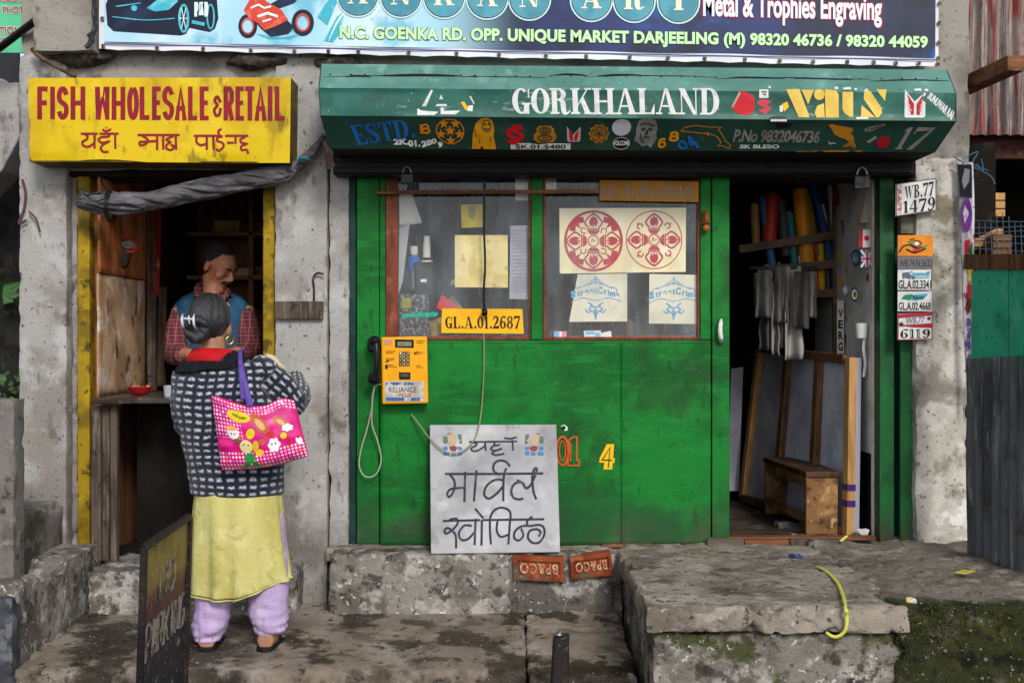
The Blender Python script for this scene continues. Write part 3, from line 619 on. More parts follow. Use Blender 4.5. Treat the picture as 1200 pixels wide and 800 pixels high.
# rooms behind: closed boxes so that only daylight through the openings gets in
def room(x0, x1, y0, y1, z0, z1, name, wm, fm, left=None):
    t = .06; m = MB()
    m.box(x0 - t, x0, y0, y1, z0, z1); m.box(x1, x1 + t, y0, y1, z0, z1); m.box(x0 - t, x1 + t, y1, y1 + t, z0, z1); m.box(x0 - t, x1 + t, y0, y1 + t, z1, z1 + t)
    part(m, name, wm)
    m = MB(); m.grid(lambda u, v: Vector((x0 + (x1 - x0) * u, y0 + (y1 - y0) * v, z0 + .012 * nz((u * 9, v * 9, 0)))), 30, 30); part(m, "floor", fm)
room(-2.055, -.96, .135, 1.95, .236, 2.35, "stall_wall", mat("warm_tinted_brown_boards", "84563a", [L("5a3824", 3, .42, .62, .85, (6, 6, .6)), L("9a6a4c", 8, .55, .7, .6, (5, 5, .6), off=3)], .85), DARK)  # brown warmed and lightened in place of warm lamplight in the stall
FLOOR = mat("dirty_shop_floor", '4b4138', [L('2d2620', 5, .42, .6, .9), L('6d5f50', 12, .55, .7, .7, off=3), L('7d3524', 4, .62, .72, .6, off=8)], .85, [(40, .5)])
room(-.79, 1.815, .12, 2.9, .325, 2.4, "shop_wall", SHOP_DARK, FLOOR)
m = MB(); m.box(1.80, 1.812, .14, 1.3, .335, 2.38)
part(m, "wall_board", mat("pinboard_white_wall", 'dddbd5', [L('b5b3ac', 4, .42, .62, .8)], .9))
m = MB(); m.box(1.795, 1.80, .16, 1.2, .335, .75); part(m, "skirting", mat("black_skirting_paint", '121216', (), .5))

# ------------------------------------------------------------------ the green shopfront (fixed joinery of the building)
D0 = 6.02
def front(name, x0, y0, x1, y1, d=D0, dep=.05, mt=GREEN, bv=.004, par=bld, label=None):
    m = MB(); m.box(X(x0, d), X(x1, d), Y(d), Y(d) + dep, Z(y1, d), Z(y0, d)); return m.build(name, mt, par, label, bevel=bv)
for (pa, pb, dz) in ((445.5, 727.8, 0), (728.05, 832.5, .0008)):
    m = MB(); m.grid(lambda u, v: Vector((X(pa + (pb - pa) * u, D0), Y(D0) + dz + .006 * nz((X(pa + (pb - pa) * u, D0) * 2.4, v * 3, 0)) + .003 * nz((X(pa + (pb - pa) * u, D0) * 8, v * 9, 3)), Z(639 - 240 * v, D0))), 60, 40)
    gp_ = m.build("front_panel", GREEN, bld, smooth=True, solid=.02)
    if dz == 0: gp = gp_
front("plank", 418, 208, 444.2, 637, D0 + .004, mt=GREEN); front("plank", 409.5, 204, 417, 640, D0 + .02, .08, TEAL_DARK)
front("stile", 834.5, 205, 855, 634, D0 - .006); front("stile", 820.8, 205, 833, 398, D0 - .002)
front("mullion", 622.5, 205, 636, 398, D0 - .004)
front("plank", 444.8, 208, 451.5, 398, D0 + .004)
front("bottom_rail", 444.5, 399, 833, 403, D0 - .012, .02)
front("door_jamb", 1031, 200, 1048, 636, 6.04, .09, GREEN_DARK); front("door_jamb", 1026.5, 204, 1030.2, 632, 6.10, .03, WOOD)
front("wall_return", 1048.5, 190, 1074, 640, 6.10, .08, TEAL_DARK)
front("door_jamb", 1055, 395, 1074, 636, 6.02, .03, GREEN_DARK)
front("threshold", 830, 629, 1027, 633, 6.02, .07, WOOD_X); front("threshold", 705, 637, 765, 642, 5.97, .05, WOOD_X)
front("threshold_board", 829, 632, 872, 643, 5.94, .05, mat("split_grey_board", '7d746a', [L('54493f', 4, .4, .6, .8, (1, 6, 6))], .9, [(30, .4, (1, 6, 6))]))
front("threshold_board", 872.6, 632.5, 925, 642, 5.945, .05, WOOD_X); front("threshold_board", 925.6, 632, 985, 641, 5.95, .05, WOOD_GREY)
# screws and dents on the panel
scr = MB()
for (sx, sy) in ((634, 424), (588, 472), (676, 469), (670, 402), (727, 402), (736, 407), (760, 424), (730, 503), (735, 516), (812, 412), (812, 520), (480, 600), (700, 610), (790, 600), (640, 580), (520, 430)):
    scr.ball(P(sx, sy, D0 - .004), .006, .004, .006, 8, 6)
scr.build("screw", RUST, gp)["kind"] = "stuff"
# windows
GLASS = bpy.data.materials.new("dusty_hazed_window_glass"); GLASS.use_nodes = True
_n = GLASS.node_tree.nodes; _k = GLASS.node_tree.links
_o = _n["Material Output"]; _n.remove(_n["Principled BSDF"])
_t = _n.new("ShaderNodeBsdfTransparent"); _g = _n.new("ShaderNodeBsdfGlossy"); _g.inputs["Roughness"].default_value = .03
_df = _n.new("ShaderNodeBsdfDiffuse"); _df.inputs["Color"].default_value = (.44, .52, .6, 1)
_fr = _n.new("ShaderNodeFresnel"); _fr.inputs["IOR"].default_value = 1.5
_m1 = _n.new("ShaderNodeMixShader"); _k.new(_fr.outputs[0], _m1.inputs[0]); _k.new(_t.outputs[0], _m1.inputs[1]); _k.new(_g.outputs[0], _m1.inputs[2])
_tc = _n.new("ShaderNodeTexCoord"); _ns = _n.new("ShaderNodeTexNoise"); _ns.inputs["Scale"].default_value = 5; _ns.inputs["Detail"].default_value = 8
_mp = _n.new("ShaderNodeMapping"); _mp.inputs["Scale"].default_value = (2, 2, .6); _k.new(_tc.outputs["Object"], _mp.inputs[0]); _k.new(_mp.outputs[0], _ns.inputs["Vector"])
_mr = _n.new("ShaderNodeMapRange"); _mr.inputs["From Min"].default_value = .42; _mr.inputs["From Max"].default_value = .66; _mr.inputs["To Min"].default_value = .005; _mr.inputs["To Max"].default_value = .15  # film strength: dust plus pale street reflections painted as haze
_k.new(_ns.outputs["Fac"], _mr.inputs["Value"])
_m2 = _n.new("ShaderNodeMixShader"); _k.new(_mr.outputs[0], _m2.inputs[0]); _k.new(_m1.outputs[0], _m2.inputs[1]); _k.new(_df.outputs[0], _m2.inputs[2]); _k.new(_m2.outputs[0], _o.inputs[0])
def window(x0, y0, x1, y1, wl, wr):
    d = D0 + .012; fr = MB(); dep = .045
    w = MB()
    w.box(X(x0, d), X(x0 + wl, d), Y(d), Y(d) + dep, Z(y1, d), Z(y0, d)); w.box(X(x1 - wr, d), X(x1, d), Y(d), Y(d) + dep, Z(y1, d), Z(y0, d))
    w.box(X(x0 + wl, d), X(x1 - wr, d), Y(d), Y(d) + dep, Z(y1, d), Z(y1 - 4, d)); w.box(X(x0 + wl, d), X(x1 - wr, d), Y(d), Y(d) + dep, Z(y0 + 3, d), Z(y0, d))
    f = w.build("window", FRAME_RED, bld, bevel=.003)
    p = MB(); dd = d + .02; p.grid(lambda u, v: Vector((X(x0 + wl, dd) + (X(x1 - wr, dd) - X(x0 + wl, dd)) * u, Y(dd), Z(y1 - 4, dd) + (Z(y0 + 3, dd) - Z(y1 - 4, dd)) * v)), 2, 2)
    p.build("pane", GLASS, f); return f
window(452, 205, 622, 398.5, 14, 3); window(636.5, 205, 820.3, 398.5, 3, 3)
# lintel, black folded shutter under the awning
m = MB(); m.box(-.86, 1.93, -.10, .02, Z(207, 5.96), Z(168, 5.96)); part(m, "shutter_housing", SHUT, bevel=.01)
m = MB()
for i in range(5): m.box(-.85, 1.92, -.112, -.10, Z(179 + i * 6.2, 5.94), Z(174.5 + i * 6.2, 5.94))
part(m, "shutter_slats", SHUT)
m = MB(); m.box(X(405, 6), X(1075, 6), -.02, .3, Z(206, 6), Z(190, 6)); part(m, "lintel", DARK)
m = MB(); m.box(X(78, 6), X(324, 6), .035, .3, Z(207, 6.05), Z(170, 6)); part(m, "lintel", DARK)

# ------------------------------------------------------------------ far left: neighbour wall, gap, block, post
nb = thing("neighbour_wall", "dark stained stone wall of the gap beside the fish stall", "wall", (-3.2, .9, 0))
m = MB(); m.rough(-4.6, -2.38, .9, 1.2, -.17, 2.35, .08, .02, .03, 4); m.build("stone_face", mat("dark_mossy_stone", '2a2826', [L('151413', 4, .42, .6, .9), L('48443e', 9, .56, .7, .6, off=3), L('1c2a12', 5, .55, .68, .8, off=7)], .95, [(12, .8), (60, .6)]), nb, smooth=True)
m = MB(); m.slab([P(-60, 92, 6.25), P(2, 92, 6.25), P(10, 97, 6.25), P(22, 96, 6.25), P(23, 160, 6.25), P(2, 200, 6.25), P(-60, 260, 6.25)], (0, .25, 0)); m.build("wall_coping", CONC, nb, bevel=.01)
m = MB(); m.rough(-2.75, X(38, 5.62), Y(5.45), .3, -.1, Z(600, 5.6), .03, .02, .006, 8)
tag(m.build("low_ledge", mat("dark_weathered_concrete", "77736e", [L("4b4743", 4, .42, .64, .85, (1, 1, .6)), L("9a9690", 9, .55, .72, .6, off=3), L("2e2b28", 20, .6, .72, .8, off=6)], .9, [(16, .4), (80, .5)]), smooth=True, auto=50), "low grey concrete ledge behind the square post", "ledge")
lb = MB(); lb.rough(-2.85, -2.02, Y(5.02), .05, -.1, .325, .026, .022, .007, 6, chip=.45)
def dish(v):
    cx, cy = X(38, 5.45), Y(5.42); r = math.hypot((v.x - cx), (v.y - cy) * .8)
    if v.z > .28 and r < .17: v.z -= .10 * (1 - (r / .17) ** 4)
    return v
lb.v = [dish(v) for v in lb.v]
tag(lb.build("concrete_block", PLINTH, smooth=True, auto=55), "worn concrete end block with a round hollow in its top", "block")
m = MB(); m.rough(-2.32, X(19.5, 5.15), Y(5.12), Y(5.24), .26, Z(467, 5.15), .024, .012, .003, 9, chip=.3)
tag(m.build("concrete_post", mat("dark_weathered_concrete", "", ()), smooth=True, auto=50), "square grey concrete post standing on the hollowed block", "post")
m = MB(); m.rough(-2.95, X(23, 5.0), Y(4.93), Y(5.015), -.12, .28, .026, .02, .008, 8, chip=.5)
tag(m.build("stone_slab", mat("blue_grey_slab", '50525a', [L('35373d', 5, .4, .62, .8), L('7c7e84', 12, .56, .7, .6, off=3)], .9, [(20, .6)]), smooth=True, auto=50), "blue grey stone slab set against the end block", "slab")
# rubble in the gutter
rb = MB(); rnd = random.Random(4)
for i in range(70):
    c = Vector((rnd.uniform(-2.5, -1.95), rnd.uniform(-1.35, -.85), -.165)); r = rnd.uniform(.012, .05)
    rb.ball(c, r, r * rnd.uniform(.6, 1), r * .7, 7, 5)
rb.v = [v + noise.noise_vector(v * 30) * .012 for v in rb.v]
rb.build("gutter_rubble", mat("dark_rubble", '2a2521', [L('4a423a', 20, .5, .65, .8)], .95, [(50, .6)]), kind='stuff')
# ivy in the gap and a fern
def leaves(n, fn, size, seed, mb=None):
    rnd = random.Random(seed); mb = mb or MB()
    for i in range(n):
        c, k = fn(rnd); a = rnd.uniform(0, 6.28); s = size * rnd.uniform(.6, 1.3)
        t = Vector((math.cos(a), rnd.uniform(-.8, .3), math.sin(a) * .8 - .2)).normalized(); u = t.cross(Vector((rnd.uniform(-.4, .4), -1, rnd.uniform(0, .8)))).normalized()
        mb.add([c, c + t * s * .5 + u * s * .36, c + t * s, c + t * s * .5 - u * s * .36], [(0, 1, 2, 3)])
    return mb
LEAF = mat("green_leaf", (.035, .085, .02), [L((.08, .16, .03), 6, .5, .66, .8), L((.015, .04, .01), 9, .55, .7, .8, off=3)], .6)
iv = thing("ivy_plant", "dark green ivy climbing in the gap behind the square post", "plant", (-2.55, .75, .3))
m = leaves(900, lambda r: (Vector((r.uniform(-2.95, -2.38), r.uniform(.55, .9), r.betavariate(1.4, 2.2) * .95 + .3)), 0), .045, 5); m.nonormal = True
m.build("foliage", LEAF, iv)
m = MB(); 
for i in range(5): m.tube([(-2.85 + i * .1, .87, .2), (-2.8 + i * .09, .85, .6), (-2.86 + i * .11, .86, 1.05)], [.009, .007, .004], 6)
m.build("stem", WOOD_GREY, iv)
fe = thing("fern", "small bright fern growing out of the dark wall", "plant", P(5, 345, 6.8))
for (ex, ey) in ((24, 331), (20, 345), (12, 352)):
    m = MB(); m.nonormal = True; a, b = P(2, 345, 6.85), P(ex, ey, 6.65)
    for i in range(11):
        p = a.lerp(b, i / 10); w = .04 * (1 - i / 12)
        for s_ in (-1, 1): m.add([p, p + Vector((.012, -.006, .5 * w * s_)) + Vector((0, 0, w * s_)), p + Vector((.02, 0, w * .4 * s_))], [(0, 1, 2)])
    m.build("frond", mat("fern_green", (.06, .16, .05), (), .6), fe)

# ------------------------------------------------------------------ right: shed, fence
def corrugated(a, b, c, d, waves, amp, nv=10, dent=.0):
    """sheet a-b bottom, d-c top, ribs running up"""
    n = (b - a).cross(d - a).normalized()
    if n.dot(CAMP - a) < 0: n = -n
    m = MB(); m.nonormal = True
    def fn(u, v):
        p = (a * (1 - u) + b * u) * (1 - v) + (d * (1 - u) + c * u) * v
        return p + n * (amp * math.sin(u * waves * 2 * math.pi) + dent * nz(p, 5))
    m.grid(fn, waves * 8, nv); return m
fc = thing("boundary_fence", "green planks over dark corrugated sheets beside the whitewashed pillar", "fence", P(1170, 660, 5.4))
CORR = mat("dark_corrugated_iron", '5f6062', [L('37383a', 3, .46, .66, .8, (3, 3, .5)), L('8a8b8c', 6, .58, .7, .75, (7, 7, .8), off=3), L('46382f', 9, .6, .72, .6, off=6), L('1f5c44', 6, .35, .6, .8, mask=('z', 1.14, 1.25))], .6, [(50, .3)], metal=.2)
m = corrugated(P(1134, 652, 5.68), P(1240, 700, 4.96), P(1240, 414, 4.96), P(1134, 420, 5.68), 10, .014, 12, .006)
m.build("corrugated_sheet", CORR, fc, smooth=True)
GPL = mat("faded_green_boards", '34b68b', [L('259070', 3, .45, .65, .8), L('5cc4a0', 9, .54, .7, .6, off=3), L('0c3327', 30, .64, .72, .6, off=6)], .6, [(30, .3, (6, 6, 1))])
for (a, b) in ((1140, 1181.5), (1184, 1242)):
    da, db = 5.72 - (a - 1134) / 106 * .72, 5.72 - (b - 1134) / 106 * .72
    m = MB(); m.slab([P(a, 424, da - .015), P(b, 424, db - .015), P(b, 313, db - .015), P(a, 317, da - .015)], (0, .02, 0)); m.build("board", GPL, fc, bevel=.003)
m = MB(); m.bar(P(1136, 307, 5.74), P(1245, 307, 5.02), .06, .07); m.build("top_rail", WOOD, fc)
sh = thing("shed", "rusty corrugated iron shed with a dark open front behind the fence", "shed", (2.9, .9, 0))
RED_CORR = mat("rusting_painted_corrugated_iron", '8a7f7a', [L('5f5652', 3, .42, .62, .7, (4, 4, .6)), L('b5aeaa', 7, .52, .68, .7, (7, 7, .6), off=3), L('6b2623', 2.5, .38, .52, .9, (3, 3, 1), off=6, mask=('z', 2.55, 2.25)), L('3a201b', 9, .58, .7, .8, (5, 5, .7), off=8), L('8d2f2a', 5, .5, .64, .8, (5, 5, .5), off=11)], .7, [(40, .4)])
m = corrugated(P(1118, 158, 6.5), P(1290, 158, 6.5), P(1290, -60, 6.5), P(1118, -60, 6.5), 12, .02, 16, .015); m.build("upper_sheet", RED_CORR, sh, smooth=True)
m = MB(); m.box(X(1137, 6.6), 4.5, .62, .7, Z(186, 6.62), Z(157, 6.62)); m.build("eaves_board", mat("rust_brown_board", '4a2c22', [L('2a1812', 4, .42, .6, .8, (1, 6, 6)), L('7a4a35', 12, .6, .72, .6, off=3)], .85, [(30, .4)]), sh)
m = MB(); m.box(2.35, 4.5, 1.9, 1.95, -.1, 2.4); m.box(2.35, 4.5, .7, 1.9, 2.35, 2.4); m.box(2.3, 2.35, .65, 1.95, -.1, 2.4); m.build("inner_wall", DARK, sh)
tag(MB().bar(P(1127, 103, 6.25), P(1191, 74, 5.75), .085, .075).build("timber_beam", WOOD_X, bevel=.006), "rough brown timber beam jutting out from the wall corner", "beam")
tag(MB().slab([P(1135, 170, 6.2), P(1167, 166, 6.05), P(1167, 268, 6.05), P(1135, 284, 6.2)], (0.0, .02, 0)).build("sheet_panel", mat("brown_hardboard", '3a332c', [L('241f1a', 4, .42, .6, .8), L('57503f', 9, .58, .7, .6, off=4)], .8, [(30, .3)]), bevel=.003), "dark brown hardboard panel tied beside the pillar top", "panel")
for i, (a, b, c, d_, dd, lab) in enumerate(((1144, 226, 1178, 255, 6.45, "pale wooden crate topmost of the pile in the shed"), (1138, 268, 1176, 290, 6.35, "brown wooden crate in the middle of the shed pile"), (1164, 275, 1186, 300, 6.25, "small weathered crate beside the wire netting"))):
    t = thing("wooden_crate", lab, "crate", P((a + b) / 2, d_, dd), "crates piled in the shed")
    n = 3
    for k in range(n):
        y0 = b + (d_ - b) * k / n; y1 = b + (d_ - b) * (k + .86) / n
        m = MB(); m.box(X(a, dd), X(c, dd), Y(dd), Y(dd) + .02, Z(y1, dd), Z(y0, dd)); m.build("slat", WOOD_PALE if i != 2 else WOOD, t, bevel=.002)
    m = MB(); m.box(X(a, dd), X(a, dd) + .02, Y(dd) + .021, Y(dd) + .2, Z(d_, dd), Z(b, dd)); m.box(X(c, dd) - .02, X(c, dd), Y(dd) + .021, Y(dd) + .2, Z(d_, dd), Z(b, dd)); m.box(X(a, dd), X(c, dd), Y(dd) + .2, Y(dd) + .22, Z(d_, dd), Z(b, dd)); m.build("crate_body", WOOD, t)
nt_ = MB()
for i in range(16): nt_.tube([P(1140 + i * 7, 255 + 6 * math.sin(i), 6.0), P(1142 + i * 7, 312, 5.95)], .0022, 5)
for j in range(8): nt_.tube([P(1138 + 30 * k, 258 + j * 7 + 2 * math.sin(j + k), 5.99) for k in range(5)], .0022, 5)
tag(nt_.build("wire_netting", mat("blue_grey_wire", '3d4c5e', (), .6)), "sagging blue grey wire netting across the shed opening", "netting")
# foliage-dark hill beyond, closing the view above the walls

# grit and crumbs lying on the steps and platform
gr = MB(); rnd = random.Random(21)
for i in range(520):
    k = rnd.random()
    if k < .45: x, y = rnd.uniform(.55, 2.5), rnd.uniform(-1.42, -.1); z = .334
    else: x, y = rnd.uniform(-1.95, .45), rnd.uniform(-1.0, -.28); z = -.012 + .05 * max(0, min(1, (y + 1.05) / .85)) + .004
    r = rnd.uniform(.0015, .006) * (1.8 if rnd.random() < .06 else 1)
    gr.ball((x, y, z), r, r * rnd.uniform(.6, 1), r * .6, 6, 4)
gr.build("grit", mat("pale_grit", '8f887c', [L('3a332b', 200, .45, .55, .9)], .95), kind='stuff')
# ================================================================== SIGNS
# ------------------------------------------------------------------ yellow fish board
fs = thing("shop_signboard", "yellow painted tin box sign for the fish stall with red lettering", "sign", P(188, 195, 6))
d = 5.8
tl, tr, br, bl = (33, 91.5), (341, 91), (339.5, 191), (35, 189.5)
m = MB(); m.nonormal = True
def _fq(u, v):
    x = (tl[0] * (1 - u) + tr[0] * u) * v + (bl[0] * (1 - u) + br[0] * u) * (1 - v); y = (tl[1] * (1 - u) + tr[1] * u) * v + (bl[1] * (1 - u) + br[1] * u) * (1 - v)
    y -= 3.0 * max(0, math.sin((u - .12) / .33 * math.pi)) * max(0, 1 - v * 14) if .12 < u < .45 else 0
    return P(x, y, d) + Vector((0, .0015 * abs(nz((u * 6, v * 3, 0))) + (.012 * max(0, 1 - v * 9) * max(0, math.sin(u * 9 + 1))), 0))
m.grid(_fq, 60, 24); m.build("front_sheet", YELLOW, fs, smooth=True)
m = MB()
pts = [P(*c, d + .006) for c in (bl, br, tr, tl)]
bk = Vector((0, .2, 0))
for a, b in ((0, 1), (1, 2), (2, 3), (3, 0)):
    i_ = (pts[a] + pts[b]) / 2; cen = sum(pts, Vector()) / 4; off = (cen - i_).normalized() * .006
    m.hexa([pts[a], pts[b], pts[b] + bk, pts[a] + bk, pts[a] + off, pts[b] + off, pts[b] + bk + off, pts[a] + bk + off])
m.build("box_side", mat("shaded_yellow_tin_side", '6b5410', [L('3f320c', 6, .42, .62, .8), L('8a7430', 12, .58, .7, .6, off=4)], .6, [(30, .2)]), fs)  # darker yellow puts the shade of the box sides into the colour
S = flat(d); ds = Decal(S, .001)
def zf(b, ox, oy, k): return (b[0] / k + ox, b[1] / k + oy, b[2] / k + ox, b[3] / k + oy)
for ch, b in (('F', (152, 138, 230, 384)), ('I', (250, 140, 284, 382)), ('S', (297, 140, 390, 384)), ('H', (402, 138, 512, 386)), ('W', (584, 138, 692, 388)), ('H', (710, 140, 812, 388)), ('O', (826, 138, 915, 388)), ('L', (920, 140, 992, 388)), ('E', (1012, 138, 1078, 390))):
    if ch != 'W': ds.hand(ch, zf(b, 20, 80, 6.4), 5.6); continue
    for pl in ([(584, 140), (622, 140), (628, 386), (592, 386)], [(600, 386), (626, 386), (644, 240), (632, 215)], [(640, 240), (650, 140), (664, 140), (648, 250)], [(632, 215), (652, 215), (690, 386), (664, 386)], [(660, 140), (694, 140), (692, 388), (662, 386)]):
        ds.poly([(x / 6.4 + 20, y / 6.4 + 80) for x, y in pl])
for ch, b in (('S', (50, 108, 122, 303)), ('A', (125, 108, 194, 306)), ('L', (202, 108, 256, 306)), ('E', (270, 108, 323, 306)), ('&', (345, 160, 402, 286)), ('R', (410, 107, 471, 307)), ('E', (480, 107, 530, 307)), ('T', (537, 107, 592, 307)), ('A', (592, 107, 662, 308)), ('I', (668, 107, 698, 308)), ('L', (710, 107, 770, 308))):
    ds.hand(ch, zf(b, 180, 80, 5), 5.4 if ch != '&' else 3.6)
def pen(dc, sts, ox, oy, k, w):
    for st in sts:
        ww, pts = (st[0], st[1:]) if not hasattr(st[0], '__len__') else (w, st)
        dc.stroke([(x / k + ox, y / k + oy) for x, y in pts], ww, 5 if len(pts) > 2 else 0)
pen(ds, [[(478, 492), (606, 492)], [(618, 492), (762, 492)], [(505, 494), (528, 508), (522, 535), (492, 552), (500, 582), (540, 588), (578, 562)], [(582, 490), (582, 602)],
         [(690, 494), (688, 512), (632, 518), (612, 540), (640, 560), (690, 550), (645, 575), (628, 602), (650, 628), (688, 626)], [(735, 490), (738, 606)],
         [(2.2, ) * 0 or (640, 460), (668, 474), (706, 458)], [(668, 447), (676, 447)]], 20, 80, 6.4, 2.7)
k = 2.9625
pen(ds, [[(478, 469), (624, 469)], [(492, 470), (514, 486), (506, 500), (488, 505), (486, 494), (508, 492), (545, 490)], [(546, 468), (546, 521)], [(567, 468), (567, 520)],
         [(604, 472), (590, 478), (578, 486), (592, 494), (580, 502), (578, 516), (596, 521), (604, 508), (592, 504)], [(610, 468), (612, 521)],
         [(672, 472), (770, 472)], [(782, 472), (862, 472)], [(684, 474), (682, 492), (696, 504), (716, 500)], [(718, 471), (718, 521)], [(740, 471), (742, 521)],
         [(774, 474), (756, 478), (755, 490), (772, 496), (776, 510), (760, 524), (752, 516)], [(762, 470), (758, 456), (770, 448)], [(788, 496), (812, 496)], [(818, 472), (818, 500)],
         [(852, 476), (836, 484), (838, 496), (856, 500), (838, 508), (840, 522), (856, 520), (862, 534)]], 0, 0, k, 2.8)
ds.build("lettering", RED_PAINT, fs)

# ------------------------------------------------------------------ green metal canopy
aw = thing("metal_canopy", "dark green folded sheet metal canopy covered in vinyl lettering and stickers", "canopy", P(740, 178, 6))
A = {'tl': P(376, 75, 5.62), 'tr': P(1110, 82, 5.62), 'f1l': P(373, 103, 5.5), 'f1r': P(1121, 109, 5.5), 'f2l': P(375, 135.5, 5.5), 'f2r': P(1121, 142, 5.5), 'bl': P(387, 174, 5.63), 'br': P(1096, 178.5, 5.63)}
def sheet(a, b, c, d_, nu, nv, amp=.004, f=4.0):
    m = MB(); m.nonormal = True; n = (b - a).cross(d_ - a).normalized()
    if n.dot(CAMP - a) < 0: n = -n
    m.grid(lambda u, v: (a * (1 - u) + b * u) * (1 - v) + (d_ * (1 - u) + c * u) * v - n * amp * (.5 + nz(((a * (1 - u) + b * u) + Vector((0, 0, v * .3))) * f)) * min(1, 6 * v, 6 * (1 - v), 1), nu, nv); return m
m = sheet(A['f1l'], A['f1r'], A['tr'], A['tl'], 80, 8, .006, 5); m.build("top_sheet", AWN_TOP, aw, smooth=True)
sheet(A['f2l'], A['f2r'], A['f1r'], A['f1l'], 90, 10, .007, 4).build("fascia", AWN_MID, aw, smooth=True)
sheet(A['bl'], A['br'], A['f2r'], A['f2l'], 90, 10, .004, 4).build("lower_sheet", AWN_LOW, aw, smooth=True)
for l, r in (('tl', 'l'), ('tr', 'r')):
    pts = [A['t' + r], A['f1' + r], A['f2' + r], A['b' + r], Vector((A['b' + r].x, -.001, A['b' + r].z)), Vector((A['t' + r].x, -.001, A['t' + r].z))]
    MB().slab(pts, (-.004 if r == 'r' else .004, 0, 0)).build("end_plate", AWN_LOW, aw)
m = MB(); m.hexa([A['tl'] + Vector((0, 0, -.006)), A['tr'] + Vector((0, 0, -.006)), Vector((A['tr'].x, -.002, A['tr'].z - .006)), Vector((A['tl'].x, -.002, A['tl'].z - .006)), A['tl'], A['tr'], Vector((A['tr'].x, -.002, A['tr'].z)), Vector((A['tl'].x, -.002, A['tl'].z))]); m.build("top_cover", AWN_TOP, aw)
m = MB(); m.hexa([A['bl'], A['br'], Vector((A['br'].x, -.115, A['br'].z)), Vector((A['bl'].x, -.115, A['bl'].z))] + [q + Vector((0, 0, .006)) for q in (A['bl'], A['br'], Vector((A['br'].x, -.115, A['br'].z)), Vector((A['bl'].x, -.115, A['bl'].z)))]); m.build("soffit", DARK, aw)
def conform(a, b, c, d_, amp, f):
    pl = plane3(a, b, d_); n = (b - a).cross(d_ - a).normalized()
    if n.dot(CAMP - a) < 0: n = -n
    def g(px, py, lift=0.0):
        p = pl(px, py); u = (p.x - a.x) / (b.x - a.x); lo = a.lerp(b, u); h = d_.lerp(c, u) - lo; v = (p - lo).dot(h) / h.dot(h)
        return lo + h * v + n * (lift - amp * (.5 + nz((lo + Vector((0, 0, v * .3))) * f)) * max(0, min(1, 6 * v, 6 * (1 - v))))
    return g
ST = conform(A['f1l'], A['f1r'], A['tr'], A['tl'], .006, 5); SM = conform(A['f2l'], A['f2r'], A['f1r'], A['f1l'], .007, 4); SL = conform(A['bl'], A['br'], A['f2r'], A['f2l'], .004, 4)
# seam of the overlapping top sheets, lifted here and there, with its nail heads
ds = Decal(ST, .0012)
for x0, x1, y, w in ((380, 560, 89.5, .7), (405, 436, 89.8, 2.0), (445, 540, 88.2, 2.3), (540, 640, 90, .7), (648, 690, 88.2, 1.8), (690, 840, 89.5, .8), (700, 760, 88.6, 1.8), (840, 1020, 91.5, .8), (850, 920, 91.2, 1.7), (930, 1000, 92.2, 1.4), (1020, 1112, 94.5, 1.2)):
    ds.stroke([(x0, y), (x0 * .7 + x1 * .3, y - 1.0), (x0 * .3 + x1 * .7, y - .6), (x1, y + .5)], [.3, w, w, .3], 4)
ds.build("sheet_seam", BLACK, aw)
m = MB()
for i in range(34): m.ball(ST(388 + i * 21.5 + 3 * math.sin(i * 2.1), 87 + i * .15, .001), .005, .003, .005, 8, 6)
m.build("nail_heads", RUST, aw)["kind"] = "stuff"
def deco(surf, name, m, fn, label=None, par=aw, lift=.0045):
    dc = Decal(surf, .0012 + (lift - (.0045 if par is aw else .0008)) * .9 if par is not None else lift); fn(dc); return dc.build(name, m, par, label)
deco(SM, "lettering", WHITE, lambda q: q.roman("GORKHALAND", [(601, 103.5), (844.5, 103.5), (844.5, 134.5), (601, 133.5)], .02), "white roman capitals spelling the place name")
def scuff(q):
    r = random.Random(3)
    for i in range(26):
        x = r.uniform(586, 660); y = r.uniform(104, 132); q.stroke([(x, y), (x + r.uniform(6, 22), y + r.uniform(-2, 2))], [.2, r.uniform(.6, 2.0)])
deco(SM, "scuff_marks", mat("chalky_scuffs", '7f9991', (), .8), scuff, lift=.0034)["kind"] = "stuff"
def yat(q):
    q.poly([(922, 105), (937, 104.5), (948.5, 136), (948, 137.5), (936, 137.5)]); q.poly([(940, 105.5), (954, 105.5), (947.5, 122.5)])
    q.disc(960.5, 111, 6.3); q.poly([(967, 107), (968, 105), (980, 106), (983, 111), (983, 138), (967.5, 138)]); q.poly([(955, 132), (958, 124), (966, 121), (966.5, 138), (957, 138)])
    q.poly([(987.5, 108), (1000, 108), (1000, 137), (996, 137), (990, 133), (987.5, 128)])
    q.poly([(1027, 105), (1039, 105), (1037.5, 118.5)]); q.poly([(1013, 106), (1020, 107), (1034, 127), (1034, 132), (1030, 137.5), (1027, 137.5), (1012.5, 116)]); q.poly([(1010, 123), (1026, 137.5), (1009, 137.5)])
deco(SM, "lettering", CREAMY, yat, "pale yellow stencil word on the canopy fascia")
def moto(q):
    q.poly([(1060.5, 105), (1072, 119), (1084.5, 108), (1084.5, 136), (1083, 137.8), (1061.5, 137.8), (1060.3, 136.5)])
deco(SM, "sticker", WHITE, moto, "white shield sticker with red wing emblem")
def wing(q):
    for s_, cx in ((1, 1063), (-1, 1082.5)):
        q.poly([(cx, 110), (cx + 8.2 * s_, 122), (cx + 8.2 * s_, 134.5), (cx + 4 * s_, 134.5), (cx + 5.3 * s_, 129)]); 
        for k in range(3): q.poly([(cx + .2 * s_, 117 + k * 4.6), (cx + 5.5 * s_, 124 + k * 3.4), (cx + 4.8 * s_, 126.5 + k * 2.9)])
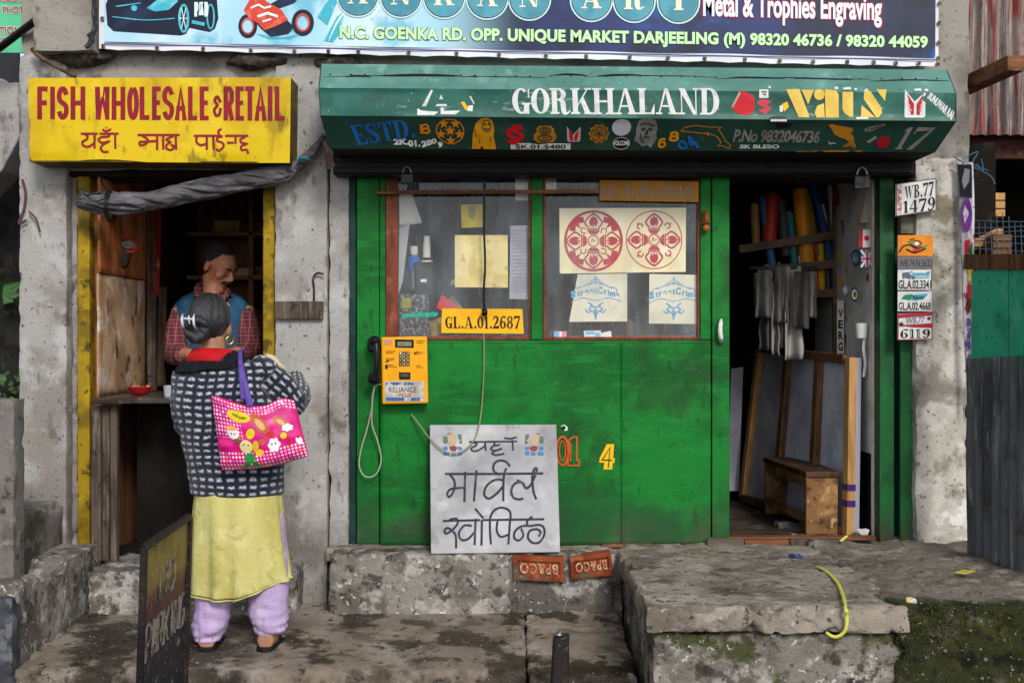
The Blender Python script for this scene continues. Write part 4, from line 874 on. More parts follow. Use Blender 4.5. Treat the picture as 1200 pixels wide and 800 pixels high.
deco(SM, "emblem", REDV, wing, lift=.006)
def wing2(q):
    q.poly([(663.5, 148), (671, 158), (679.5, 148.5), (679.5, 164.5), (678, 166), (666, 166), (664.5, 164.5)])
deco(SL, "sticker", mat("pink_white_vinyl", 'c9a9ab', (), .5), wing2, "small pale sticker with red wing emblem")
def wing3(q):
    for s_, cx in ((1, 666), (-1, 677.8)):
        q.poly([(cx, 151.5), (cx + 4.9 * s_, 158), (cx + 4.9 * s_, 164.5), (cx + 2 * s_, 164.5)])
        for k in range(2): q.poly([(cx, 156 + k * 3), (cx + 3.6 * s_, 160 + k * 2), (cx + 3 * s_, 161.4 + k * 2)])
deco(SL, "emblem", REDV, wing3, lift=.006)
def frag(q):
    q.poly([(506.5, 105.5), (509, 106), (500, 124.5), (495, 124.5)]); q.poly([(489.5, 127), (492, 128), (494, 129.5), (514, 131), (509, 135), (489, 135)])
    q.poly([(518, 111), (520.5, 116.5), (515.5, 116.5)]); q.poly([(512.5, 122), (524, 122), (524.3, 124.5), (511, 124.5)]); q.poly([(517, 126), (520, 126), (520.5, 130), (540, 129.5), (534, 134.3), (516.5, 134)])
    q.poly([(551, 113), (553, 112.5), (557, 121), (555.5, 122)])
deco(SM, "lettering", WHITE, frag, "peeling white fragments of lost capitals")
deco(SM, "sticker", YELLOWV, lambda q: (q.poly([(540.5, 119.5), (545, 119), (550, 128), (549, 130), (545, 128)]), q.poly([(917, 122), (923, 119), (925, 125), (920, 130.5), (917, 127)])))
deco(SM, "sticker", WHITE, lambda q: (q.poly([(549, 124), (555, 123), (554, 130.5), (548, 130)]), q.rect(890.3, 105, 901, 115), q.poly([(914, 124), (917, 123), (918, 131), (914, 131)])))
deco(SM, "sticker", REDV, lambda q: (q.poly([(867, 107), (870, 106.5), (884, 112), (885, 120), (884, 130), (878, 135), (867, 134), (857.5, 127), (861, 122)]),), "peeling round red sticker")
deco(SM, "sticker_back", mat("torn_sticker_backing", 'a79f93', (), .8), lambda q: q.poly([(867, 107), (868.5, 110), (860, 125), (857.3, 126.5), (860, 120)]), lift=.006)
deco(SM, "emblem", BLACK, lambda q: (q.stroke([(892.5, 108), (895, 107.5), (894.5, 111)], .9), q.stroke([(896, 107.3), (898.5, 108), (896, 111), (898.5, 111.5)], .9)), lift=.006)
SUZ = lambda q, x, y, s: (q.poly([(x - 1 * s, y - .25 * s), (x - .1 * s, y - 1 * s), (x + .5 * s, y - 1 * s), (x + .9 * s, y - .55 * s), (x + .3 * s, y - .5 * s), (x + 1 * s, y + .05 * s), (x + .7 * s, y + .28 * s), (x - .1 * s, y - .22 * s)]),
                           q.poly([(x + 1 * s, y + .25 * s), (x + .1 * s, y + 1 * s), (x - .5 * s, y + 1 * s), (x - .9 * s, y + .55 * s), (x - .3 * s, y + .5 * s), (x - 1 * s, y - .05 * s), (x - .7 * s, y - .28 * s), (x + .1 * s, y + .22 * s)]))
deco(SM, "emblem", mat("faded_red_vinyl", 'c93a48', (), .5), lambda q: (q.poly([(888, 119), (895, 116), (905, 119), (899, 122.5), (904.5, 127), (896.5, 134.5), (889, 129), (897, 126.5), (888.5, 122.5)]),))
deco(SM, "lettering", WHITE, lambda q: q.sans("SUNUWAR RAI", [(1091, 108.5), (1119, 131), (1115, 141), (1086, 115)], .05), "narrow white sticker lettering set on a slant")
deco(SM, "scuff_marks", WHITE, lambda q: [q.poly([(x, y), (x + w, y - 1), (x + w + 1, y + 2), (x + 1, y + 2.4)]) for x, y, w in ((988, 103, 9), (1001, 104, 3), (1013, 105, 4), (1071, 104.5, 8), (1083, 105, 4), (978, 102.5, 4), (901, 101.5, 2), (1003, 137.5, 14))])
# lower sheet
deco(SL, "lettering", BLUEV, lambda q: q.roman("ESTD.", [(413, 147), (488, 139), (489, 161), (419, 170.5)], .1), "blue roman capitals on the lower sheet")
deco(SL, "lettering", ORANGE, lambda q: (q.stroke([(496, 157), (496, 146)], 3), q.ring(500.5, 148.5, 5, 3.6, 2.4), q.ring(501, 153.3, 5.5, 4, 2.6)))
def starball(q):
    q.star(529, 153.5, 6.5, -90, .45)
    for k in range(5): q.star(529 + 11.3 * math.cos(R(-54 + 72 * k)), 154 + 11 * math.sin(R(-54 + 72 * k)), 6.2, -54 + 72 * k + 180, .42)
    q.ring(529, 154, 16.4, 15, 1.2)
deco(SL, "emblem", ORANGE, starball, "orange ball made of stars")
deco(SL, "lettering", WHITE, lambda q: [q.sans(t, b, .05) for t, b in (("2K.", (462, 163, 480, 170)), ("01.", (479, 164.5, 493, 172)), ("280", [(494, 166), (512, 162), (513, 168), (495, 173)]), ("9", (513.5, 166.5, 519, 173)))], "small white number with tumbling digits")
deco(SL, "emblem", mat("amber_vinyl", 'd89312', [L('b8740c', 9, .5, .68, .6)], .5), lambda q: q.poly([(553, 174.5), (555, 158), (559, 145), (565, 139), (572, 137.5), (578, 141), (580, 150), (579, 160), (581.5, 174.8), (567, 174.5), (565, 170), (562, 174.5)]), "amber hooded shape")
deco(SL, "emblem", AWN_LOW, lambda q: (q.ring(571.5, 147.5, 5.5, 7, 1.1), q.disc(569.5, 145.5, 1.3), q.disc(574, 145.5, 1.3), q.stroke([(568.5, 151), (574.5, 151)], 1.1), q.stroke([(558, 152), (559, 160)], .8), q.stroke([(562, 163), (563, 168)], .8), q.stroke([(575, 160), (576, 166)], .8)), lift=.006)
deco(SL, "emblem", REDV, lambda q: SUZ(q, 604, 158, 11.5), "red zigzag emblem")
deco(SL, "emblem", mat("ochre_vinyl", 'b97a1c', [L('93600f', 12, .48, .66, .7)], .5), lambda q: (q.poly([(629, 150), (632, 147.5), (645, 147.5), (649, 151), (649, 155), (651.5, 158), (651.5, 163), (647, 166.5), (630, 166.5), (625.5, 163), (625.5, 158), (629, 155)]), ), "ochre figure in a badge outline")
deco(SL, "lettering", AWN_LOW, lambda q: (q.ring(638.5, 152.5, 7.2, 3.9, 1.4), q.ring(638.5, 161.2, 8.6, 4.1, 1.4), q.ring(638.5, 152.6, 3.4, 1.5, .8), q.ring(638.5, 161.2, 4.2, 1.5, .8)), lift=.006)
def flower(q):
    q.poly([(701 + (12.6 if i % 2 == 0 else 10.4) * math.cos(math.pi * i / 10), 157 + (12 if i % 2 == 0 else 10) * math.sin(math.pi * i / 10)) for i in range(20)])
deco(SL, "emblem", mat("ochre_vinyl", '', ()), flower, "ochre rosette sticker")
deco(SL, "emblem", AWN_LOW, lambda q: ([q.ring(701 + 6 * math.cos(R(72 * k - 90)), 157 + 5.6 * math.sin(R(72 * k - 90)), 3.2, 3, .7) for k in range(5)], q.ring(701, 157, 9.6, 9.2, .6), q.star(701, 157, 3, -90, .5)), lift=.006)
deco(SL, "sticker", mat("pale_lilac_vinyl", 'c6c4d2', (), .5), lambda q: q.disc(726.5, 149.3, 11, 10.2), "plain pale round sticker")
deco(SL, "sticker", BLACK, lambda q: q.disc(727.5, 168, 11, 8), "black oval sticker with a white word")
deco(SL, "lettering", WHITE, lambda q: (q.sans("VOLCOME", [(718, 165), (737, 165), (737, 170.5), (718, 170.5)], .04), q.ring(727.5, 168, 10, 7, .5)), lift=.006)
def beard(q):
    q.poly([(742, 165), (744, 158), (743.5, 150), (746, 141), (751, 137.5), (759, 137.5), (765, 141), (768, 149), (767, 156), (768.5, 163), (765, 168), (762, 173.5), (758, 170), (752, 172), (748, 168.5)])
deco(SL, "emblem", GREYV, beard, "grey stencilled face with cap and beard")
deco(SL, "emblem", AWN_LOW, lambda q: (q.stroke([(747, 146), (755, 144), (764, 147)], 1.6, 4), q.poly([(749, 150), (754, 149.5), (754, 152), (750, 153)]), q.poly([(757, 149.5), (762, 150), (761, 153), (757.5, 152)]), q.poly([(755, 152), (757, 152), (757.5, 157), (754, 157.5)]), q.stroke([(752, 161), (756, 160), (760, 161)], 1.4, 4), q.stroke([(749, 156), (750.5, 164), (754, 167)], 1.2, 4)), lift=.006)
deco(SL, "plate", WHITE, lambda q: q.poly([(598.5, 167.5), (668.5, 168), (668.5, 175.2), (598.5, 174.8)]), "small white number strip")
deco(SL, "lettering", BLACK, lambda q: q.sans("SK.01.5480", (604.5, 169, 663, 174), .02), lift=.006)
deco(SL, "lettering", mat("amber_vinyl", '', ()), lambda q: [q.hand('6', (770, 161.5, 780, 173.5), 2.6), q.hand('8', (782, 153.5, 794, 166), 2.8)])
deco(SL, "lettering", BLUEV, lambda q: [q.sans("0", [(791, 168), (800, 162), (808, 174.5), (797, 178 - 2)], .03), q.sans("4", [(799, 163), (806, 157.5), (821, 172), (812, 176)], .04)])
def dolph(q):
    q.stroke([(795, 153.5), (799, 149), (812, 146.5), (826, 148.5), (841, 148.5), (838, 151), (843, 157), (848, 165), (855, 170), (853.5, 174), (846, 170.5), (840, 171), (843.5, 167), (838, 160), (828, 156), (819, 156), (806, 154.5), (795, 153.5)], 1.1)
    q.stroke([(822, 155), (828, 158.5), (826, 154)], 1.4)
deco(SL, "emblem", mat("ochre_vinyl", '', ()), dolph, "leaping dolphin in ochre outline")
deco(SL, "lettering", GREYV, lambda q: q.sans("P.No 9832046736", [(857.5, 150.5), (956.5, 152.5), (957, 167.5), (856.5, 166.5)], .03, .95), "tall grey phone number on the lower sheet")
deco(SL, "lettering", WHITE, lambda q: (q.sans("SK BLESO", (866, 169.5, 912, 174), .03), q.stroke([(968, 165), (971, 169)], .8), q.stroke([(969, 168), (974, 167), (977, 168)], .8)))
deco(SM, "sticker", BLACK, lambda q: q.disc(911.5, 139.5, 10.5, 3.4), lift=.0055)
deco(SL, "sticker", BLACK, lambda q: q.poly([(902, 143.5), (922, 143.5), (920, 147), (914, 149.5), (908, 149.5), (903, 147)]))
deco(SM, "lettering", WHITE, lambda q: [q.rect(903 + k * 2.4, 140.0, 904.8 + k * 2.4, 142.6) for k in range(8)], lift=.0065)
def dolph2(q):
    q.poly([(963, 144.5), (968, 143.5), (974, 146), (982, 147), (992, 149), (994, 153.5), (990, 153), (996, 160), (998, 166), (1001, 170), (1000, 174.5), (996, 171), (989, 172), (985.5, 171), (992, 166), (988, 163), (978, 159.5), (972, 156), (970, 152.5)])
deco(SL, "emblem", mat("ochre_vinyl", '', ()), dolph2, "solid ochre dolphin")
deco(SL, "sticker", GREYV, lambda q: (q.poly([(1006, 150), (1012, 147), (1028, 142.5), (1029, 145.5), (1014, 152.5), (1007, 153)]), q.poly([(1012, 165), (1021, 158), (1023, 161), (1015, 167.5)])))
deco(SL, "lettering", AWN_LOW, lambda q: [q.sans("CREED", [(1008, 149.5), (1027, 144), (1027, 146), (1009, 152)], .05)], lift=.006)
deco(SL, "emblem", mat("crimson_vinyl", 'a51228', (), .5), lambda q: [q.disc(1032 + 5 * math.cos(R(60 * k)), 166 + 4.5 * math.sin(R(60 * k)), 3.4) for k in range(6)] + [q.disc(1032, 166, 5)])
deco(SL, "lettering", mat("silver_grey_vinyl", '8b8584', [L('6b6665', 12, .48, .66, .7)], .5), lambda q: (q.roman("1", [(1054, 147), (1064, 147), (1057, 174.5), (1046, 174.5)]), q.roman("7", [(1066, 146.5), (1087, 146.5), (1077, 174.8), (1057, 174.8)])), "large slanted silver grey figures")
deco(SL, "scuff_marks", mat("ochre_vinyl", '', ()), lambda q: [q.poly([(x, 176.6), (x + w, 176.2), (x + w - 3, 178), (x + 4, 178.2)]) for x, w in ((930, 30), (962, 34), (1000, 12))], lift=.003)

# ------------------------------------------------------------------ the banner
bn = thing("printed_banner", "printed vinyl shop banner with blue background tied above the canopy", "banner", P(606, 70, 5.95))
DB = 5.93
def blow(x): return 58.5 + (x - 118) * (79 - 58.5) / (1097 - 118) + 1.4 * abs(math.sin((x - 140) / 51 * math.pi)) * -1
m = MB(); m.nonormal = True
m.grid(lambda u, v: P(116 + (1100 - 116) * u, -95 * v + blow(116 + (1100 - 116) * u) * (1 - v), DB) + Vector((0, .004 * math.sin(u * 40) * (1 - v), 0)), 240, 20)
m.build("sheet", mat("white_vinyl_sheet", 'e2e3e8', [L('c9cbd3', 4, .45, .65, .6)], .4), bn, smooth=True)
SB = flat(DB - .005)
def sl(x, y): return y + (x - 120) * (20 / 980)
def bq(fn, name, mt, label=None, lift=.001): return deco(SB, name, mt, fn, label, bn, lift)
PRINT = mat("banner_print_sky_to_navy", 'cfe6f2', [L('9fd4e8', 1.3, .42, .62, .8), L('5fb3cf', 2.4, .54, .68, .8, off=3), L('1d2440', .01, .0, .1, 1, mask=('x', -.45, .08)), L('27356e', 1.6, .5, .66, .8, off=8, mask=('x', -.2, .3)), L('1660b0', 2.2, .56, .68, .8, off=12, mask=('x', .2, .9)), L('10131f', 3, .55, .7, .7, off=5, mask=('x', .1, .6))], .35)
bq(lambda q: q.poly([(122, -90), (1097, -90), (1096, sl(1096, 47.5)), (122, sl(122, 49))]), "printed_panel", PRINT, lift=-.0006)
bq(lambda q: q.poly([(122, sl(122, 50.8)), (1096, sl(1096, 50)), (1096, sl(1096, 51.4)), (122, sl(122, 52.2))]), "border_line", mat("banner_line_blue", '3a3f8a', (), .5), lift=.0002)
CARB = mat("banner_print_navy", '121a30', [L('223558', 9, .52, .7, .6)], .4); CYAN = mat("banner_print_cyan", '3fb0c6', [L('7fd3df', 12, .5, .66, .7)], .4)
PALE = mat("banner_print_pale", 'd8f2f4', (), .4)
bq(lambda q: q.poly([(124, 6), (134, -20), (200, -40), (245, -20), (254, -4), (256, 22), (252, 34), (246, 38), (222, 33), (218, 40), (212, 42), (133, 37), (126, 30)]), "picture", CARB, "printed dark car")
bq(lambda q: (q.ring(215.5, 22, 6.5, 17, 3), q.ring(247, 20, 5, 15, 2), q.poly([(172, 10), (185, 0), (204, -4), (209, 2), (198, 12), (182, 14)]), q.stroke([(132, 20), (170, 24), (205, 22)], 1.2, 4), q.stroke([(225, 26), (240, 29)], 4), q.stroke([(136, 8), (165, 4)], 1.2), q.disc(157.5, 10, 3.6, 3.4)), "picture", CYAN, lift=.0025)
bq(lambda q: ([q.stroke([(215.5, 22), (215.5 + 5 * math.cos(R(60 * k)), 22 + 14 * math.sin(R(60 * k)))], .9) for k in range(6)], q.hand_word("PVD", (228, 3, 244.5, 20), 3.2)), "lettering", PALE, lift=.004)
bq(lambda q: (q.ring(290.5, 31, 11, 14, 4), q.ring(355, 27, 13, 15.5, 4.5), q.poly([(296, 22), (306, 34), (318, 44), (338, 40), (345, 32), (332, 20), (318, 16)]), q.poly([(312, 8), (330, -2), (340, -6), (352, -4), (345, 4), (328, 10)])), "picture", CARB, "printed racing motorcycle", lift=.0025)
bq(lambda q: (q.poly([(286, 12), (294, -2), (306, -8), (312, 2), (330, 12), (338, 24), (326, 30), (310, 36), (303, 28), (292, 22)]), q.ring(290.5, 31, 7.5, 9.5, 1.6), q.ring(355, 27, 8.5, 10.5, 2)), "picture", mat("banner_print_red", 'd2432f', [L('e8745f', 14, .5, .66, .7)], .4), lift=.004)
bq(lambda q: (q.stroke([(294, 10), (303, 6), (310, 10), (318, 8)], 2.2), q.stroke([(302, 20), (314, 16), (326, 20)], 3), q.stroke([(308, 26), (318, 23)], 2)), "picture", PALE, lift=.0052)
bq(lambda q: (q.stroke([(318, 38), (345, 34)], 4), q.poly([(300, 40), (315, 46), (340, 46), (352, 40), (330, 44)]), q.poly([(372, 20), (392, -10), (400, -10), (384, 30)]), q.poly([(380, 48), (395, 20), (404, 14), (398, 40), (390, 50)])), "picture", CYAN, lift=.0022)
bq(lambda q: (q.stroke([(385, 49), (398, 22), (418, 4)], [.4, 2.4, .5], 4), q.stroke([(436, 22), (446, 8)], 3), q.poly([(330, 0), (336, -8), (352, -10), (346, -1)])), "picture", PALE, lift=.003)
xs = (419.5, 470, 520.5, 571, 620.5, 693, 743, 795)
for x in xs: bq(lambda q: q.disc(x, sl(x, -11), 25.5, 26), "letter_disc", mat("banner_disc_pale_rim", 'bfe6ea', (), .4), lift=.0045)
for x in xs: bq(lambda q: q.ring(x, sl(x, -11), 23.5, 24, 1.2), "letter_disc", CARB, lift=.0056)
for x in xs: bq(lambda q: q.disc(x, sl(x, -11), 22, 22.4), "letter_disc", mat("banner_disc_teal", '4f9fb0', [L('3a8296', 6, .45, .66, .8)], .4), lift=.0056)
bq(lambda q: [q.roman(c, (x - 12, sl(x, -27), x + 12, sl(x, -1))) for c, x in zip("ANKANART", xs)], "lettering", mat("banner_cream_letters", 'e6e3c8', (), .4), "cream roman capitals in discs", lift=.0075)
LQ = [(398, 30), (1087, 42.5), (1087, 60.5), (398, 50)]
bq(lambda q: q.sans("N.C. GOENKA RD. OPP. UNIQUE MARKET DARJEELING (M) 98320 46736 / 98320 44059", [(397.3, 29.6), (1087.6, 42.1), (1087.6, 61), (397.3, 50.5)], .075, 1.04), "lettering", mat("banner_letter_edge", '1f3a3a', (), .5), lift=.0030)
bq(lambda q: q.sans("N.C. GOENKA RD. OPP. UNIQUE MARKET DARJEELING (M) 98320 46736 / 98320 44059", LQ, .045, 1.04), "lettering", mat("banner_letter_mint", 'c4ecb0', (), .4), "mint green address line", lift=.0038)
MQ = [(824, -9), (1033, -4), (1033, 33), (824, 28)]
bq(lambda q: q.sans("Metal & Trophies Engraving", [(822.5, -10.5), (1034.5, -5.5), (1034.5, 34.5), (822.5, 29.5)], .05), "lettering", mat("banner_letter_crimson", 'a81c4a', (), .5), lift=.0030)
bq(lambda q: q.sans("Metal & Trophies Engraving", MQ, .028), "lettering", mat("banner_letter_white", 'f0eef4', (), .4), "white trade line with crimson edge", lift=.0038)
for i, (ex, ey) in enumerate([(x, blow(x) - 3.2) for x in (121, 184, 238, 294, 345, 385, 420, 479, 535, 585, 640, 687, 738, 783, 826, 873, 914, 953, 993, 1024, 1050, 1077, 1099)] + [(120, 22), (1101.5, 4), (1101, 27), (1100.5, 50), (1100, 68)]):
    m = MB(); c = P(ex, ey, DB - .008); m.box(c.x - .009, c.x + .009, c.y - .006, c.y + .004, c.z - .010, c.z + .010)
    t_ = m.build("eyelet", mat("worn_brass_eyelet", '8d806a', [L('4a3e30', 60, .45, .6, .8)], .5, metal=.4), bn, bevel=.004)
    m = MB(); m.ball((c.x, c.y - .006, c.z), .0045, .003, .0045, 8, 6); m.build("knot", BLACK, t_)

# green hoarding, top corner
gb = thing("hoarding", "pale green notice hoarding with red lettering at the building corner", "hoarding", P(0, 60, 6.3))
MB().slab([P(-60, -40, 6.3), P(39, -40, 6.3), P(38, 62, 6.3), P(-60, 62, 6.3)], (0, .02, 0)).build("panel", mat("pale_green_vinyl", '5fc796', [L('3fae7c', 3, .45, .65, .7)], .45), gb)
SG = flat(6.298)
deco(SG, "lettering", WHITE, lambda q: (q.sans("LOADING", (-4.5, -2.2, 36.5, 3.4), .06), q.sans("E PHOTO", (-4.7, 7.3, 36.2, 16.8), .06), q.sans("LAMINATION", (-38, 31, 24.5, 41), .06), q.sans("OX", (-5, 43.3, 6.2, 52.6), .06)), None, gb, .001)
deco(SG, "lettering", mat("hoarding_red", 'a8232b', (), .5), lambda q: (q.sans("LOADING", (-4, -1.7, 36, 2.9), .015), q.sans("E PHOTO", (-4, 8, 35.5, 16), .015), q.sans("LAMINATION", (-37.5, 31.7, 24, 40.3), .015), q.sans("OX", (-4.5, 44, 5.6, 52), .015)), "red capitals edged in white", gb, .002)
MB().box(X(-60, 6.3), X(22, 6.3), Y(6.3), Y(6.3) + .02, Z(100, 6.3), Z(62.5, 6.3)).build("lower_panel", mat("dark_grey_board", '2c2e33', (), .7), gb)
tag(MB().tube([P(-20, 70, 6.1), P(0, 56, 6.05), P(42, 24, 5.95), P(60, 10, 5.92)], .019, 12).build("conduit", BLACKP, smooth=True), "black plastic conduit running up past the green hoarding", "pipe")
tag(MB().tube(smooth_path([P(38, 58, 5.94), P(46, 66, 5.9), P(62, 76, 5.9), P(88, 90, 5.86)], 5), .011, 8).build("bamboo_stick", mat("brown_cane", '5d4a38', [L('3a2c20', 12, .45, .62, .8)], .7), smooth=True), "thin brown stick lying behind the top of the yellow board", "stick")
m = MB(); m.tube(smooth_path([P(108, -10, 5.87), P(112, 20, 5.86), P(107, 40, 5.86), P(104, 54, 5.86)], 6), .007, 6); m.tube(smooth_path([P(113, -10, 5.87), P(109, 14, 5.85), P(112, 34, 5.86), P(101, 56, 5.86)], 6), .008, 6); m.tube(smooth_path([P(104, 40, 5.85), P(108, 48, 5.85), P(100, 56, 5.85)], 4), .012, 6)
tag(m.build("rope_tangle", mat("dark_rope", '2e3036', [L('5a646c', 30, .5, .66, .8)], .9), smooth=True), "dark knotted rope hanging beside the banner edge", "rope")

# rolled tarpaulin over the stall opening
def tarp(p, r): return p
path = [(90, 237, 5.92), (112, 240, 5.9), (150, 238, 5.89), (200, 230, 5.88), (250, 220, 5.88), (295, 211, 5.89), (330, 203, 5.9), (352, 192, 5.92), (372, 172, 5.95), (381, 160, 5.97)]
sp = [Vector(P(*p)) for p in smooth_path(path, 14)]; nS = len(sp)
rr = [(.050 - .004 * math.sin(i * .21) + .006 * nz((i * .13, 0, 0))) * min(1, .45 + i / 22) * (1 if i < nS * .62 else max(.30, 1 - (i - nS * .62) / (nS * .42))) for i in range(nS)]
m = MB(); m.tube(sp, rr, 56, flat=1.0)
def crease(v):
    q_ = Vector((v.x * 3.2 + 1.2 * v.z, v.y * 30, v.z * 34 + v.x * 5)); q2 = Vector((v.x * 9, v.y * 50, v.z * 55 + v.x * 14))
    return (abs(nz(q_)) - .25) * .030 + (abs(nz(q2)) - .25) * .012
m.v = [v + Vector((0, -1, -.5)).normalized() * -crease(v) + noise.noise_vector(v * 8) * .010 for v in m.v]
tp = thing("rolled_tarpaulin", "dirty grey tarpaulin rolled up and tied across the top of the fish stall", "tarpaulin", P(230, 230, 5.9))
TARP = mat("dirty_grey_tarpaulin", '5f5d60', [L('363437', 4, .42, .62, .85, (1, 4, 4)), L('8d8b8f', 9, .58, .74, .6, (.8, 5, 5), off=3), L('2c2a2b', 12, .6, .72, .7, (1, 3, 3), off=6)], .55, [(20, .5, (1, 4, 4)), (80, .3)])
m.build("cloth", TARP, tp, smooth=True)
m = MB(); m.nonormal = True
m.grid(lambda u, v: P(93 + 75 * u, 222 + 14 * v + 10 * u * (1 - v) + 3 * math.sin(u * 9 + v * 5), 5.87) + Vector((0, .02 * nz((u * 5, v * 5, 0)), 0)), 24, 8); m.build("loose_fold", TARP, tp, smooth=True, solid=.004)
m = MB()
for (x, y) in ((128, 242), (131, 243)):
    c = Vector(P(x, y, 5.88)); m.tube([c + Vector((0, math.cos(a) * .07, math.sin(a) * .075)) for a in [2 * math.pi * k / 14 for k in range(15)]], .004, 6)
m.tube(smooth_path([P(128, 228, 5.8), P(120, 216, 5.84), P(118, 208, 5.9)], 4), .004, 6); m.tube(smooth_path([P(98, 226, 5.84), P(110, 236, 5.82), P(126, 232, 5.82)], 4), .003, 6)
m.build("tie_cord", BLACKP, tp, smooth=True)
m = MB(); m.ball(P(355, 186, 5.84), .03, .02, .014, 12, 8); m.v = [v + noise.noise_vector(v * 40) * .012 for v in m.v]
tag(m.build("plastic_scrap", mat("teal_plastic_film", '2f6e72', [L('9fc3c6', 30, .5, .6, .9)], .3), smooth=True), "crumpled teal plastic scrap tucked in the tarpaulin end", "scrap")
tag(MB().bar(P(380, 166, 5.88), P(391, 196, 5.9), .028, .014).build("wood_peg", mat("pinkish_bare_wood", '9a7462', [L('7b5546', 8, .45, .62, .8)], .8), bevel=.003), "small pinkish wooden peg hanging by the canopy corner", "peg")

# ================================================================== THINGS ON THE GREEN FRONT
# marble board
mbd = thing("marble_signboard", "pale marble slab hand painted with black script leaning on the green front", "sign", P(580, 648, 5.79))
q4 = [(503.5, 497.5), (652, 497), (656.5, 646.5), (505, 648.5)]
Sb = plane3(P(503, 497, 5.97), P(652, 497, 5.97), P(580, 648.5, 5.785))
pf_ = [Sb(*p) for p in q4]
nb_ = (CAMP - pf_[0]); nrm = (pf_[1] - pf_[0]).cross(pf_[3] - pf_[0]).normalized(); nrm = nrm if nrm.dot(nb_) > 0 else -nrm
MB().slab(pf_, -nrm * .022).build("slab", mat("grey_veined_marble", 'a5a5a8', [L('86868b', 3, .44, .64, .8), L('c3c3c5', 6, .54, .74, .6, off=3), L('7f7d80', 9, .58, .72, .7, off=6), L('a79b84', 14, .62, .74, .5, off=9)], .45, [(12, .08)]), mbd, bevel=.003)
INK = mat("worn_black_ink", '2c2f3d', [L('4b4e5c', 30, .5, .68, .8)], .7)
ox, oy, k = 495, 490, 4.704
ds = Decal(Sb, .0015)
pen(ds, [[(258, 130), (522, 127)], [(278, 132), (300, 140), (292, 152), (270, 164), (276, 178), (305, 178), (345, 152)], [(344, 126), (350, 178)],
         [(398, 130), (396, 146)], [(428, 146), (392, 152), (378, 168), (402, 178), (440, 166), (400, 180), (384, 192), (408, 202), (452, 194)], [(496, 118), (500, 178)], [(450, 108), (485, 112), (520, 103)]], ox, oy, k, 2.1)
pen(ds, [[(124, 306), (398, 306)], [(398, 306), (666, 303)], [(150, 306), (178, 350), (172, 400), (150, 432), (137, 418), (152, 392), (190, 384), (232, 382)], [(3.2, )[0:0] or (236, 294), (232, 460)], [(298, 286), (284, 458)],
         [(412, 304), (392, 286), (396, 250), (425, 232), (462, 240), (482, 264)], [(446, 340), (402, 338), (358, 368), (340, 415), (366, 442), (412, 412), (446, 372)], [(462, 274), (448, 330), (446, 456)],
         [(540, 350), (508, 360), (490, 398), (502, 436), (535, 446), (556, 440)], [(520, 340), (552, 356), (572, 384), (600, 362), (630, 290), (620, 276), (606, 320), (612, 400), (628, 446)]], ox, oy, k, 2.7)
pen(ds, [[(112, 565), (320, 560)], [(330, 560), (672, 555)], [(148, 558), (186, 552), (194, 578), (168, 612), (132, 634), (122, 618), (142, 604), (182, 640), (186, 716)],
         [(272, 592), (232, 590), (202, 630), (214, 668), (252, 664), (292, 620)], [(294, 552), (288, 698)], [(328, 560), (326, 700)], [(290, 496), (336, 550)],
         [(378, 694), (372, 600), (376, 540), (402, 502), (444, 492), (482, 512), (486, 556)], [(414, 566), (410, 618), (432, 652), (474, 640)], [(484, 556), (474, 694)],
         [(590, 592), (548, 594), (512, 620), (506, 656), (530, 672), (556, 646), (544, 606)], [(606, 540), (578, 566), (586, 592), (640, 586), (668, 600), (672, 640), (645, 682), (606, 684), (582, 656), (592, 620), (630, 610), (652, 626), (640, 650)]], ox, oy, k, 2.6)
ds.build("lettering", INK, mbd)
for sx, fl in ((112, 1), (672, -1)):
    e = lambda x, y: ((sx + fl * x) / k + ox if fl > 0 else (sx - x) / k + ox + 0, y / k + oy)
    q = Decal(Sb, .0015); q.poly([e(30, 90), e(60, 84), e(78, 110), e(70, 150), e(42, 152), (e(26, 122))]); q.build("emblem", mat("buff_paint", 'b7a184', (), .8), mbd)
    q = Decal(Sb, .0016); q.poly([e(4, 100), e(24, 98), e(30, 130), e(12, 142), e(2, 130)]); q.poly([e(82, 88), e(104, 88), e(106, 120), e(90, 116)]); q.build("emblem", mat("grey_green_paint", '5c7468', (), .8), mbd)
    q = Decal(Sb, .0016); q.poly([e(34, 158), e(60, 150), e(84, 160), e(70, 182), e(46, 180)]); q.poly([e(20, 88), e(40, 80), e(44, 88)]); q.poly([e(94, 124), (e(108, 124)), e(106, 138), e(92, 138)]); q.build("emblem", mat("brick_red_paint", '8d4440', (), .8), mbd)
    q = Decal(Sb, .0016); q.poly([e(2, 160), e(22, 152), e(30, 172), e(8, 178)]); q.poly([e(6, 184), e(36, 184), e(36, 204), e(4, 204)]); q.poly([e(48, 188), e(74, 188), e(74, 204), e(48, 204)]); q.poly([e(86, 154), e(106, 160), e(106, 176), e(84, 172)]); q.poly([e(82, 184), e(104, 182), e(106, 202), e(84, 204)]); q.build("emblem", mat("washed_blue_paint", '4a7ab0', (), .8), mbd)
